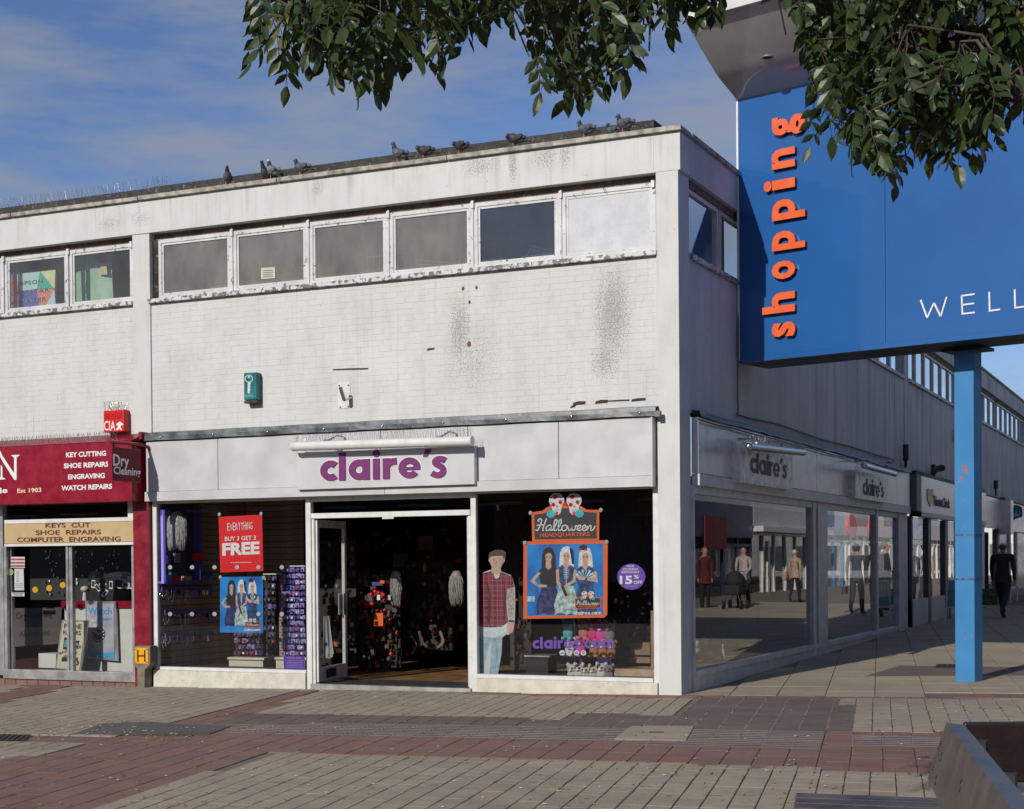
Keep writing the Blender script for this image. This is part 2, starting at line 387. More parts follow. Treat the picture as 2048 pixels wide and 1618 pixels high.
SCRIPT = {'H': ([[(-.1, .1), (.05, 0), (.2, .3), (.42, 1.05), (.3, 1.25), (.12, 1.1), (.2, .95)], [(.0, .55), (.3, .62), (.62, .6)], [(.85, 1.3), (.72, .9), (.55, .3), (.52, .02), (.62, 0)]], .72),
          'a': ([[(.52, .5), (.35, .58), (.1, .35), (.1, .05), (.28, 0), (.5, .3), (.56, .52)], [(.56, .52), (.48, .2), (.52, .0), (.7, .1)]], .62),
          'l': ([[(0, .1), (.25, .5), (.4, 1.0), (.32, 1.2), (.2, 1.0), (.12, .4), (.16, .04), (.3, .02), (.42, .14)]], .38),
          'o': ([[(.42, .55), (.2, .55), (.06, .3), (.12, .03), (.32, 0), (.48, .25), (.42, .52), (.62, .42)]], .56),
          'w': ([[(0, .5), (.06, .1), (.18, .0), (.34, .25), (.38, .5)], [(.38, .5), (.36, .12), (.48, .0), (.64, .2), (.68, .52), (.82, .46)]], .76),
          'e': ([[(-.02, .1), (.2, .24), (.36, .42), (.26, .58), (.1, .4), (.1, .1), (.24, 0), (.44, .12)]], .42),
          'n': ([[(0, .1), (.08, .5), (.04, 0), (.2, .42), (.36, .54), (.4, .38), (.36, .08), (.48, 0), (.66, .25), (.74, .5)]], .6)}
def script_word(mb, wrd, f, x0, y0, width, h, wd, mat):
    tot = sum(SCRIPT[c][1] for c in wrd); x = 0
    for c in wrd:
        for st in SCRIPT[c][0]: stroke(mb, [(x0+(x+p[0])/tot*width, y0+p[1]*h) for p in st], wd, f, mat)
        x += SCRIPT[c][1]
# ================================================================== ground
def ground_mat(name, cols, grain=.3, var=.5, rib=False):
    g = G(name); p = g.pos(); a, b = cols
    n = g.noise(p, 2.1, 6, .62); c = g.mix(g.rng(n, .35, .66), a, b)
    c = g.mix(g.math('MULTIPLY', g.rng(g.noise(p, 45, 4, .7, sc=(.5, 1.6, 1)), .45, .75), var), c, tuple(x*.55 for x in a))
    c = g.mix(g.rng(g.noise(p, 8, 5, .7), .62, .75, 0, .55), c, (.16, .14, .115))
    c = g.mix(g.rng(g.noise(p, 31, 2, .5), .74, .77, 0, .8), c, (.42, .41, .38))
    c = g.mix(g.rng(g.noise(p, 11, 2, .4), .70, .72, 0, .6), c, (.06, .055, .05)); c = g.mix(g.rng(g.noise(p, .55, 5, .6), .45, .75, 0, .35), c, (.12, .105, .085))
    g.bump(g.noise(p, 80, 3, .6, sc=(.6, 1.4, 1)), grain, .004)
    return g.done(c, g.rng(n, .3, .7, .72, .88))
TAN = [ground_mat('buff concrete paver %s' % k, c) for k, c in (('a', ((.295, .24, .175), (.355, .295, .22))), ('b', ((.285, .23, .17), (.34, .285, .215))), ('c', ((.305, .25, .185), (.365, .30, .225))))]
REDB = [ground_mat('red brown paver %s' % k, c) for k, c in (('a', ((.185, .098, .072), (.235, .125, .092))), ('b', ((.165, .09, .07), (.205, .115, .09))), ('c', ((.195, .11, .085), (.225, .125, .098))))]
PURB = [ground_mat('dark plum paver %s' % k, c) for k, c in (('a', ((.122, .09, .08), (.15, .11, .095))), ('b', ((.105, .08, .072), (.14, .102, .09))))]
FLAG = [ground_mat('beige flagstone %s' % k, c, .15, .25) for k, c in (('a', ((.30, .25, .175), (.35, .295, .215))), ('b', ((.285, .24, .17), (.33, .28, .205))), ('c', ((.31, .265, .195), (.345, .29, .21))))]
SAND = ground_mat('dirty joint sand', ((.13, .11, .082), (.19, .16, .12)), .5)
RIDGE = ground_mat('worn ridge tops', ((.17, .14, .125), (.25, .215, .195)))
ASPH = ground_mat('asphalt patch', ((.07, .066, .064), (.10, .094, .09)), .6)
ground = MB()
ys = [-70, -17, 0, 20, 40, 120, 700]; xs = [-500, -60, 0, 20, 60, 500]
hz = lambda x, y: .013*max(-60, min(60, x))+.0117*max(-70, min(20, y))
for i in range(len(xs)-1):
    for j in range(len(ys)-1):
        q = [(xs[i], ys[j]), (xs[i+1], ys[j]), (xs[i+1], ys[j+1]), (xs[i], ys[j+1])]
        ground.add([(x, y, hz(x, y)) for x, y in q], [(0, 1, 2, 3)], SAND)
GROUND = ground.build('ground', kind='structure')
PAVE = empty('pavement', (0, 0, 0), kind='structure')
UA, VA = R(4), R(11.2)
UD = Vector((math.cos(UA), math.sin(UA), 0)); VD = Vector((-math.sin(VA), math.cos(VA), 0))
def uv_of(p):
    det = UD.x*VD.y-UD.y*VD.x; return ((p.x*VD.y-p.y*VD.x)/det, (UD.x*p.y-UD.y*p.x)/det)
def gpoly(pts): return [(q.x, q.y) for q in (GR(*p) for p in pts)]
def inside(x, y, P):
    c = False; j = len(P)-1
    for i in range(len(P)):
        if (P[i][1] > y) != (P[j][1] > y) and x < (P[j][0]-P[i][0])*(y-P[i][1])/(P[j][1]-P[i][1])+P[i][0]: c = not c
        j = i
    return c
RB = [gpoly(p) for p in ([(480, 1448), (1024, 1452), (1656, 1466), (1656, 1499), (1024, 1481), (440, 1466)], [(1724, 1473), (2200, 1477), (2200, 1500), (1735, 1496)])]
PB = [gpoly(p) for p in ([(470, 1427), (1130, 1440), (1155, 1428), (1347, 1431), (1388, 1398), (1694, 1398), (1694, 1464), (1200, 1456), (430, 1449)],)]
RD = [gpoly(p) for p in ([(-200, 1460), (0, 1469), (245, 1474), (345, 1446), (590, 1382), (650, 1382), (510, 1426), (470, 1466), (1024, 1481), (1656, 1499), (1656, 1465), (2300, 1465), (2300, 1560), (1854, 1547), (1440, 1534), (1024, 1521), (560, 1506), (180, 1618), (-60, 1690), (-500, 1690), (-500, 1600), (0, 1525), (174, 1490), (0, 1483), (-200, 1478)],
                         [(1376, 1387), (2400, 1387), (2400, 1399), (1376, 1399)], [(940, 1384), (1350, 1390), (1376, 1399), (940, 1391)], [(-200, 1400), (0, 1388), (60, 1370), (165, 1370), (0, 1409), (-200, 1440)])]
# bricks lie in front of this line, flagstones behind it
LA = GR(1376, 1393); LB = GR(2400, 1388)
def behind(x, y):
    if x < LA.x: return y > -.02
    return y > LA.y+(LB.y-LA.y)*(x-LA.x)/(LB.x-LA.x)
def piece_verts(u0, u1, v0, v1, top, c=.0045, tilt=0.):
    P = []
    for (a, b, h) in ((u0, v0, -.004), (u1, v0, -.004), (u1, v1, -.004), (u0, v1, -.004), (u0, v0, top-c), (u1, v0, top-c), (u1, v1, top-c), (u0, v1, top-c),
                      (u0+c, v0+c*.15, top), (u1-c, v0+c*.15, top), (u1-c, v1-c*.15, top), (u0+c, v1-c*.15, top)):
        p = UD*a+VD*b; P.append(Vector((p.x, p.y, .013*p.x+.0117*p.y+h+tilt*(b-v0))))
    return P
PF = [(0,1,5,4),(1,2,6,5),(2,3,7,6),(3,0,4,7),(4,5,9,8),(5,6,10,9),(6,7,11,10),(7,4,8,11),(8,9,10,11)]
def lay(size, joint, test, name, mats, top, stuff_name, limit, sizev=None):
    sizev = sizev or size
    cells = []
    for i in range(-80, 60):
        for j in range(-80, 150):
            p = UD*((i+.5)*size)+VD*((j+.5)*sizev)
            k = test(p.x, p.y)
            if k is None: continue
            q = Vector((p.x, p.y, .013*p.x+.0117*p.y))-CAM; z = q.dot(CF)
            if z < 3: continue
            px = 1024+F_PX*q.dot(CR)/z; py = CY-F_PX*q.dot(CU)/z
            if px < -350 or px > 2500 or py > 1840: continue
            vis = -60 < px < 2100 and py < 1650
            cells.append((0 if vis else 1, z, i, j, k, p))
    cells.sort(key=lambda c: (c[0], c[1]))
    protos = {}; rest = MB()
    for n_, (vis, z, i, j, k, p) in enumerate(cells):
        if n_ < limit:
            key = (k, rnd.randrange(len(mats[k])))
            if key not in protos:
                me = bpy.data.meshes.new(name); me.from_pydata([tuple(v) for v in piece_verts(-size/2+joint, size/2-joint, -sizev/2+joint*.25, sizev/2-joint*.25, top)], [], PF)
                me.materials.append(mats[k][key[1]]); protos[key] = me
            o = inst(protos[key], name, PAVE, Matrix.Translation((p.x, p.y, .013*p.x+.0117*p.y+rnd.uniform(-.002, .002))))
        else:
            jx = rnd.uniform(-.003, .003)
            rest.add([v+Vector((p.x, p.y, .013*p.x+.0117*p.y+rnd.uniform(-.0015, .0015))) for v in piece_verts(-size/2+joint+jx, size/2-joint+jx, -sizev/2+joint*.25, sizev/2-joint*.25, top)], PF, rnd.choice(mats[k]))
    if rest.v: rest.build(stuff_name, PAVE, kind='stuff')
def zone(x, y):
    if behind(x, y): return None
    for P in RB:
        if inside(x, y, P): return 'rib'
    for P in PB:
        if inside(x, y, P): return 'pur'
    for P in RD:
        if inside(x, y, P): return 'red'
    return 'tan'
MH = gpoly([(1226, 1478), (1374, 1481), (1390, 1452), (1262, 1451)])
def t_tan(x, y): return 'tan' if zone(x, y) == 'tan' and not inside(x, y, MH) else None
def t_band(x, y):
    k = zone(x, y)
    if k in (None, 'tan') or inside(x, y, MH): return None
    return 'pur' if k == 'rib' else k
lay(.187, .004, t_tan, 'paver', {'tan': TAN}, .011, 'far_pavers', 290)
lay(.26, .0028, t_band, 'band_paver', {'red': REDB, 'pur': PURB}, .0095, 'far_band_pavers', 290)
# ridged tactile pavers: ridges standing on the plum pavers
rb = MB()
def strip_at(u0, u1, v0, v1, top): 
    c = UD*((u0+u1)/2)+VD*((v0+v1)/2); rb.add([a+Vector((c.x, c.y, .013*c.x+.0117*c.y)) for a in piece_verts(-(u1-u0)/2, (u1-u0)/2, -(v1-v0)/2, (v1-v0)/2, top, .001)], PF, RIDGE)
for i in range(-60, 60):
    for j in range(-60, 40):
        p = UD*((i+.5)*.26)+VD*((j+.5)*.26); k = zone(p.x, p.y)
        if inside(p.x, p.y, MH) or k not in ('rib', 'pur'): continue
        if k == 'rib':
            for v in (.035, .165): strip_at(i*.26+.012, (i+1)*.26-.012, j*.26+v, j*.26+v+rnd.uniform(.018, .034), .0125)
        if (k == 'rib' and p.x > -6) or p.x > -.4: strip_at(i*.26-.008, i*.26+.008+rnd.uniform(0, .006), j*.26, (j+1)*.26, .0118)
rb.build('tactile_ridges', PAVE, kind='stuff')
lay(.565, .004, lambda x, y: 'f' if (behind(x, y) and x > .0 and y < 26 and x < 9.6) else None, 'flagstone', {'f': FLAG}, .012, 'far_flagstones', 290, .6)
# dark cross band in the alley
def gquad(mb, pts, h, mt, t=.004): return mb.prism([GR(*p, h) for p in pts], (0, 0, -t), mt)
mb = MB(); gquad(mb, [(1730, 1352), (2300, 1350), (2300, 1337), (1800, 1331)], .016, PURB[0]); mb.build('dark_paving_strip', kind='structure')
mb = MB(); gquad(mb, [(150, 1466), (205, 1447), (300, 1443), (350, 1448), (462, 1452), (415, 1469), (265, 1469)], .0185, ASPH); mb.build('asphalt_patch', kind='structure')
mb = MB(); gquad(mb, [(1229, 1477), (1372, 1480), (1387, 1453), (1262, 1452)], .018, TAN[2], .02)
gquad(mb, [(1298, 1463), (1327, 1463), (1328, 1465), (1298, 1465)], .019, DARK, .0008); gquad(mb, [(1284, 1463), (1288, 1463), (1288, 1465), (1284, 1465)], .019, DARK, .0008)
mb.build('manhole_cover', label='pale square inspection cover with a slot set among the ridged pavers', cat='manhole cover')
dr = empty('drain_grate', GR(20, 1474), 'dark slotted drain grate clogged with leaves at the left edge of the paving', 'drain')
mb = MB(); gquad(mb, [(-60, 1480), (42, 1481), (60, 1469), (-40, 1467)], .018, DARK); mb.build('pit', dr)
for k in range(9):
    mb = MB(); x = -45+k*11; gquad(mb, [(x, 1480), (x+4, 1480), (x+20, 1469), (x+16, 1469)], .024, BLACK, .006); mb.build('bar', dr)
ag = empty('alley_drain_grate', GR(1905, 1331), 'small dark grate set in the alley flagstones just left of the blue post', 'drain')
mb = MB(); gquad(mb, [(1870, 1334), (1935, 1334), (1930, 1328), (1876, 1328)], .022, DARK); mb.build('pit', ag)
for k in range(6):
    mb = MB(); x = 1873+k*10; gquad(mb, [(x, 1334), (x+5, 1334), (x+5, 1328), (x+0, 1328)], .028, BLACK, .006); mb.build('bar', ag)

# ================================================================== corner shop building
B1 = empty('corner_shop_building', (0, 0, 0), 'white painted two storey corner building with a strip of upstairs windows above the accessories shop', 'building')
bx('corner_column', B1, WALL, -.277, 0, -.03, .38, -.3, 6.257)
bx('column', B1, WALL, -8.045, -7.752, -.02, .3, 3.35, 6.257)
bx('concrete_fascia', B1, WALL, -8.045+.15, -.302, -.035, .3, 6.257, 6.713)
bx('side_fascia', B1, SIDE, -.3, .03, .303, 14.9, 6.257, 6.713)
bx('fascia_corner', B1, WALL, -.3, .03, -.035, .3, 6.2575, 6.7125)
# coping in lengths
xs = [-7.9, -5.6, -3.05, .06]
for a, b in zip(xs, xs[1:]): bevel(bx('coping', B1, COPING, a+.004, b-.004, -.085, .32, 6.716, 6.775), .006)
ysn = [.324, 3.2, 6, 9, 12, 14.9]
for a, b in zip(ysn, ysn[1:]): bevel(bx('side_coping', B1, COPING, -.32, .07, a+.003, b-.003, 6.716, 6.775), .006)
bx('roof_upstand', B1, FELT, -8, -.42, .33, .45, 6.7, 6.995)
MB().box(-.54, -.42, .455, 14.8, 6.7, 6.995, FELT).build('side_upstand', B1)
bx('roof', B1, FELT, -8, -.565, .565, 14.8, 6.62, 6.7)
bx('party_wall', B1, SIDE, -8.04, -7.9, .32, 14.8, 3.4, 6.62)
# painted brickwork
mort = MB().box(-7.752, -.277, .0043, .2, 2.64, 5.27, WALL).build('brick_backing', B1)
def brickwork(parent, x0, x1, z0, z1, limit, rights_first=True, name='brick'):
    cells = []; nz = round((z1-z0)/.0752); ch = (z1-z0)/nz
    for j in range(nz):
        x = x0-(.113 if j % 2 else 0)
        while x < x1-.02:
            a = max(x, x0)+.0025; b = min(x+.225, x1)-.0025
            if b-a > .03: cells.append((a, b, z0+j*ch+.0025, z0+(j+1)*ch-.0025))
            x += .225
    cells.sort(key=lambda c: -c[0])
    protos = {}; rest = MB(); n_ = 0
    for a, b, c, d in cells:
        off = rnd.choice((0, 0, .0006, -.0008, .0012, -.0005))
        if abs((b-a)-.220) < .004 and n_ < limit:
            if 'm' not in protos: protos['m'] = [MB().cbox(-.11, .11, 0, .02, -(d-c)/2, (d-c)/2, cc, WALL) for cc in (.002, .003, .0015)]; protos['m'] = [q_mesh(q) for q in protos['m']]
            inst(rnd.choice(protos['m']), name, parent, Matrix.Translation(((a+b)/2, .002+off, (c+d)/2)) @ Matrix.Rotation(rnd.uniform(-.004, .004), 4, 'Z')); n_ += 1
        else: rest.cbox(a, b, .002+off, .02, c, d, .003, WALL)
    rest.build('far_bricks' if n_ else 'bricks', parent, kind='stuff')
def q_mesh(mb_):
    me = bpy.data.meshes.new('piece'); me.from_pydata([tuple(v) for v in mb_.v], [], mb_.f); me.materials.append(mb_.mats[0]); return me
brickwork(B1, -7.752, -.277, 3.452, 5.27, 290)
# missing mortar / blown paint gaps
mb = MB()
for (a, b, px, py, h) in ((1145, 1170, 0, 805, 5), (1190, 1215, 0, 802, 5), (1215, 1258, 0, 800, 2.2), (1262, 1290, 0, 798, 4), (665, 735, 0, 737, 2.4), (853, 868, 0, 697, 3), (1140, 1150, 0, 812, 3)):
    p = FY(a, py+2, -.0035); q = FY(b, py, -.0035)
    mb.prism([p+Vector((0, 0, -.0045*h)), q+Vector((0, 0, -.004*h)), q+Vector((.01, 0, .003*h)), (p+q)/2+Vector((0, 0, .0045*h)), p+Vector((.01, 0, .002*h))], (0, .003, 0), mat('bare dark mortar', (.05, .035, .028), .9))
mb.build('broken_joints', B1)
mb = MB(); RUST = mat('rust', (.24, .085, .025), .9, .4)
for px, py, r_ in ((938, 688, .028), (926, 577, .02), (953, 575, .018), (939, 604, .017), (271, 640, .02), (280, 657, .02)):
    mb.ball(FY(px, py, .0), r_, .008, r_*1.3, RUST, 8, 6)
mb.build('rusty_fixings', B1)
bx('side_brick_wall', B1, SIDE, -.2, -.001, .382, 14.9, 3.42, 5.27)

def strip_window(parent, xa, xb, z0, z1, y, fm, pm, board=False, deep=.055, fw=.05):
    f = MB(); f.box(xa, xb, y, y+deep, z0, z0+fw, fm).box(xa, xb, y+.001, y+deep, z1-fw, z1, fm)
    f.box(xa, xa+fw, y+.002, y+deep-.001, z0+fw, z1-fw, fm).box(xb-fw, xb, y+.002, y+deep-.001, z0+fw, z1-fw, fm)
    k = fw+.004; f.box(xa+k, xb-k, y+.012, y+deep-.01, z0+k, z0+k+.028, fm).box(xa+k, xb-k, y+.012, y+deep-.01, z1-k-.028, z1-k, fm)
    f.box(xa+k, xa+k+.028, y+.013, y+deep-.011, z0+k+.028, z1-k-.028, fm).box(xb-k-.028, xb-k, y+.013, y+deep-.011, z0+k+.028, z1-k-.028, fm)
    o = f.build('window', parent)
    if board: bx('board', o, mat('painted board', (.55, .56, .59), .6, .08, dirt=(.4, .4, .4)), xa+.08, xb-.08, y+.02, y+.035, z0+.08, z1-.08)
    else: bx('pane', o, pm, xa+.08, xb-.08, y+.026, y+.032, z0+.08, z1-.08)
    return o
WX = [-7.66, -6.415, -5.195, -3.975, -2.755, -1.545, -.30]
for i in range(6): strip_window(B1, WX[i]+(.012 if i else 0), WX[i+1]-.012, 5.335, 6.165, .06, FRAME, GLU3 if i == 4 else GLU, i == 5)
for i in range(1, 7): 
    if i < 6: bx('mullion', B1, FRAME, WX[i]-.011, WX[i]+.011, .045, .115, 5.32, 6.2)
    bx('window_clip', B1, WHITE, WX[i]-.02-(.04 if i == 6 else 0), WX[i]+.02-(.04 if i == 6 else 0), .03, .058, 6.10, 6.185)
HEADW = mat('old dark timber head', (.16, .12, .085), .8, .3, dirt=(.4, .38, .34))
bx('window_head', B1, HEADW, -7.75, -.28, .10, .2, 6.166, 6.257)
bx('window_jamb', B1, mat('rotten dark jamb', (.05, .04, .032), .9, .5, dirt=(.35, .34, .3)), -7.751, -7.664, .06, .16, 5.335, 6.165)
bevel(bx('window_sill', B1, SILLM, -7.77, -.272, -.06, .16, 5.272, 5.332), .008)
# upstairs room behind the glass
UPW = mat('dim upstairs back wall', (.28, .265, .23), .9, .2, scale=2)
ur = MB(); ur.box(-7.74, -.9, .95, 1.0, 5.2, 6.25, UPW).box(-7.74, -.3, .2, 6, 5.24, 5.27, UPW).box(-7.75, -7.74, .2, 6, 5.2, 6.25, UPW); ur.build('upstairs_room', B1)
# lead flashing, panelled shop fascia
fl = MB(); 
xs = [-7.78+i*.5 for i in range(16)]; prev = None
V = []
for i in range(61):
    x = -7.79+i*(7.53/60); t = .004*math.sin(i*.7)+rnd.uniform(-.002, .002); V += [(x, .0, 3.475+t*.6), (x, -.14, 3.452+t*.8), (x, -.15+t*.5, 3.40), (x, -.153-t*.6, 3.345+t)]
F_ = []
for i in range(60):
    for k in range(3): F_.append((i*4+k, (i+1)*4+k, (i+1)*4+k+1, i*4+k+1))
fl.add(V, F_, LEAD); fl.box(-.262, -.2, -.17, -.1, 3.33, 3.40, LEAD)
for i in range(9): fl.ball((-7.5+i*.88, -.155, 3.385), .02, .012, .02, STEEL, 8, 5)
fl.build('lead_flashing', B1)
SEAMS = [-7.78, -6.57, -5.3, -4.03, -2.77, -1.53, -.305]
for a, b in zip(SEAMS, SEAMS[1:]): bevel(bx('fascia_panel', B1, PANEL, a+.004, b-.004, -.115, .0, 2.637, 3.333), .003)
bx('fascia_backing', B1, DARK, -7.77, -.31, -.10, .0, 2.56, 3.33)
for a, b in ((-7.785, -3.96), (-3.955, -.325)): bevel(bx('fascia_trim', B1, WHITE2, a, b, -.15, .0, 2.503, 2.632), .004)
bx('fascia_end_cap', B1, WHITE2, -.322, -.300, -.155, .0, 2.50, 3.33)
# shop front frames and glazing (ground floor)
SF = WHITE; sf = empty('shopfront', (0, 0, 0)); sf.parent = B1; ORG['shopfront'] = Vector()
def fr(x0, x1, z0, z1, y0=.0, y1=.07, m_=None): return bevel(bx('frame', sf, m_ or SF, x0, x1, y0, y1, z0, z1), .004, 1)
fr(-7.77, -7.70, .0, 2.53); fr(-7.695, -5.25, 2.472, 2.53); fr(-7.70, -5.26, .145, .192, -.02, .09); fr(-5.25, -5.17, -.08, 2.53, -.005)
fr(-5.165, -2.80, 2.44, 2.53); fr(-5.165, -2.80, 2.215, 2.285, -.01); fr(-5.165, -5.125, .0, 2.21, .01); fr(-2.84, -2.80, .0, 2.21, .01)
fr(-2.795, -2.72, -.03, 2.53, -.005); fr(-2.715, -.36, 2.486, 2.53); fr(-2.715, -.36, .15, .20, -.02, .09); fr(-.355, -.282, .0, 2.53, .0)
bx('stall_riser', B1, CREAM, -7.76, -5.26, -.035, .12, -.3, .143); bx('stall_riser', B1, CREAM, -2.715, -.30, -.035, .12, -.3, .148)
bx('shop_window', B1, GLF, -7.695, -5.255, .035, .041, .192, 2.472); bx('shop_window', B1, GLF, -2.715, -.36, .035, .041, .20, 2.486)
bx('transom_pane', B1, GLF, -5.16, -2.80, .035, .041, 2.286, 2.44)
bx('door_closer_plate', B1, WHITE, -4.07, -3.9, -.018, .0, 2.19, 2.214)
bx('threshold', B1, ALU, -5.17, -2.8, -.05, .06, -.1, .015)
bx('fascia_soffit', B1, WHITE2, -7.77, -.31, .001, .10, 2.533, 2.62)
def leaf(hx, ang, name_label):
    d = Vector((math.cos(ang), math.sin(ang), 0)); n = Vector((-d.y, d.x, 0)); W = 1.08; z0, z1 = .03, 2.20; o = Vector((hx, .04, 0))
    door = empty('door', (hx, .04, 0)); door.parent = B1; ORG[door.name] = Vector(); door.location = (0, 0, 0); door['label'] = name_label
    f = MB()
    def b(a0, a1, c0, c1, t=.022, mt=SF): f.obox(o+d*(a0+a1)/2+Vector((0, 0, (c0+c1)/2)), d*(a1-a0)/2, n*t, Vector((0, 0, (c1-c0)/2)), mt)
    b(0, .07, z0, z1); b(W-.07, W, z0, z1); b(.071, W-.071, z1-.1, z1, .021); b(.071, W-.071, z0, z0+.19, .021); f.build('leaf_frame', door)
    f = MB(); f.obox(o+d*W/2+Vector((0, 0, (z0+z1)/2+.045)), d*(W/2-.07), n*.004, Vector((0, 0, (z1-z0)/2-.145)), GLT); f.build('glass_panel', door)
    f = MB(); f.obox(o+d*(W-.1)+n*.035+Vector((0, 0, 1.05)), d*.07, n*.006, Vector((0, 0, .15)), ALU); f.obox(o+d*(W-.1)-n*.035+Vector((0, 0, 1.05)), d*.07, n*.006, Vector((0, 0, .15)), ALU); f.build('push_plate', door)
    f = MB(); f.obox(o+d*.45-n*.027+Vector((0, 0, .13)), d*.18, n*.003, Vector((0, 0, .06)), BLACK); f.build('letter_plate', door)
leaf(-5.12, R(100), 'open glazed door leaf folded inwards at the left of the entrance')
leaf(-2.845, R(113), 'open glazed door leaf folded inwards at the right of the entrance')
# side elevation of the corner building
def rbx(name, parent, mt, y0, y1, z0, z1, x0=-.1, x1=0., **kw): return bx(name, parent, mt, x0, x1, y0, y1, z0, z1, **kw)
PIER = [0, 14.62, 21.9, 29.2, 36.5, 43.8, 51.1, 58.4, 65.7, 73]
def side_windows(parent, ya, yb, n, z0=5.34, z1=6.165):
    st = (yb-ya)/n
    for i in range(n):
        a = ya+i*st+.02; b = ya+(i+1)*st-.02; f = MB(); fw = .055
        f.box(-.12, -.05, a, b, z0, z0+fw, SIDEF).box(-.12, -.051, a, b, z1-fw, z1, SIDEF).box(-.12, -.049, a, a+fw, z0+fw, z1-fw, SIDEF).box(-.12, -.049, b-fw, b, z0+fw, z1-fw, SIDEF)
        o = f.build('window', parent); bx('pane', o, GLSU, -.09, -.084, a+fw, b-fw, z0+fw, z1-fw)
    bx('window_head', parent, HEADW, -.15, -.03, ya, yb, 6.167, 6.257); bx('window_sill', parent, SILLM, -.14, .05, ya-.02, yb+.02, 5.275, 5.335)
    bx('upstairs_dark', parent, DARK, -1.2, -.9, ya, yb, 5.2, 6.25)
SIDEF = mat('side window frame', (.60, .60, .61), .45, .12)
side_windows(B1, .42, 7.2, 5); side_windows(B1, 7.5, 14.42, 6)
for y in (7.2,): bx('pier', B1, SIDE, -.1, .004, y, y+.3, 5.275, 6.255)
bx('pier', B1, SIDE, -.1, .006, 14.43, 14.9, 3.42, 6.255)
# downpipe, cable, lead
sfl = MB(); V = []
for i in range(41):
    y = .42+i*(14.2/40); t = rnd.uniform(-.01, .01); V += [(.0, y, 3.45+t), (.11, y, 3.43+t), (.12, y, 3.365+t)]
sfl.add(V, [(i*3+k, i*3+k+1, i*3+k+4, i*3+k+3) for i in range(40) for k in (0, 1)], LEAD, True); sfl.build('side_flashing', B1)
SP = [.42, 2.45, 4.1, 6.5, 8.1, 9.5, 11.3, 13.2, 14.55]
for a, b in zip(SP, SP[1:]): bevel(rbx('fascia_panel', B1, SPAN := mat('side aluminium fascia panel', (.74, .72, .71), .2, .05, .35, spec=.8), a+.006, b-.006, 2.68, 3.36, .0, .085), .004)
rbx('side_fascia_trim', B1, SIDEF, .42, 14.55, 2.53, 2.672, 0, .10)
rbx('side_frame', B1, SIDEF, .384, .44, .0, 2.53, -.05, .03)
for a, b in ((6.42, 6.6), (6.75, 7.4), (11.35, 11.52), (13.55, 14.5)): rbx('side_frame', B1, SIDEF, a, b, -.1, 2.525, -.09, .045)
rbx('side_frame', B1, SIDEF, .44, 14.5, 2.43, 2.528, -.05, .03); rbx('side_sill', B1, SIDEF, .44, 13.5, .20, .27, -.05, .05); rbx('side_riser', B1, SIDEF, .44, 13.5, -.2, .198, -.05, .03)
for a, b in ((.445, 3.4), (3.405, 6.415), (7.405, 11.345), (11.525, 13.545)): rbx('side_shop_window', B1, GLS, a, b, .272, 2.428, -.02, -.014)
cb = MB(); pts = [RX(1478, 560, .03), RX(1476, 700, .03), RX(1476, 815, .03), RX(1484, 832, .03), RX(1560, 850, .03), RX(1640, 878, .03), RX(1700, 893, .03), RX(1760, 912, .03), RX(1785, 918, .03), RX(1784, 926, .03), RX(1775, 924, .03)]
cb.tube(spline([tuple(p) for p in pts], 5), .012, 6, mat('grey cable', (.12, .12, .11), .7)); cb.build('wall_cable', B1)
cb = MB(); cb.tube([tuple(RX(1395+i*38, 838+i*9.8+(i % 2)*2, .14)) for i in range(11)], .012, 6, BLACK); cb.build('fascia_cable', B1)
# ================================================================== repair shop building (left)
B2 = empty('repair_shop_building', (-8.05, 0, 0), 'white painted brick building with a crimson shopfront and pilaster next to the corner building', 'building'); ORG['repair_shop_building'] = Vector((-8.05, 0, 0))
bx('concrete_fascia', B2, WALL, -14, -7.899, -.033, .3, 6.258, 6.712)
for a, b in ((-14, -10.2), (-10.19, -7.91)): bevel(bx('coping', B2, COPING, a, b, -.083, .32, 6.716, 6.772), .006)
bx('roof_upstand', B2, FELT, -14, -8.004, .33, .45, 6.7, 6.985); bx('roof', B2, FELT, -14, -8.05, .57, 12, 6.6, 6.7)
bx('brick_backing', B2, WALL, -14, -8.047, .0043, .2, 3.2, 5.27)
brickwork(B2, -10.9, -8.047, 3.352, 5.27, 290)
for a, b in ((-11.68, -10.47), (-10.45, -9.262), (-9.24, -8.085)): strip_window(B2, a, b, 5.335, 6.165, .06, FRAME, GLU2)
for a in (-10.46, -9.25, -8.12): bx('window_clip', B2, WHITE, a-.02, a+.02, .03, .058, 6.10, 6.185)
bx('window_head', B2, HEADW, -14, -8.046, .10, .2, 6.166, 6.257); bevel(bx('window_sill', B2, SILLM, -14, -8.049, -.06, .16, 5.272, 5.332), .008)
ur = MB(); ur.box(-14, -8.06, 1.6, 1.65, 5.2, 6.25, UPW).box(-14, -8.06, .2, 6, 5.24, 5.27, UPW); ur.build('upstairs_room', B2)
def fyb(name, parent, mt, pl, pr, pt, pb, y, th, **kw):       # box from pixels left/right/top/bottom on depth y
    a = FY(pl, (pt+pb)/2, y); b = FY(pr, (pt+pb)/2, y); t = FY((pl+pr)/2, pt, y).z; bo = FY((pl+pr)/2, pb, y).z
    return MB().box(a.x, b.x, y, y+th, bo, t, mt).build(name, parent, **kw)
bx('pilaster', B2, REDC, -8.06, -7.79, -.06, .2, -.3, 3.36)
RFX = FY(264, 1000, -.32).x
bevel(bx('fascia_sign', B2, REDP, -14, RFX, -.32, -.05, FY(230, 1003, -.32).z, FY(200, 884, -.32).z), .006)
zt = FY(200, 884, -.32).z
MB().prism([(-14, -.33, zt+.002), (-14, -.03, zt+.002), (-14, -.03, zt+.12)], (RFX+14.02, 0, 0), REDC).build('sloping_capping', B2)
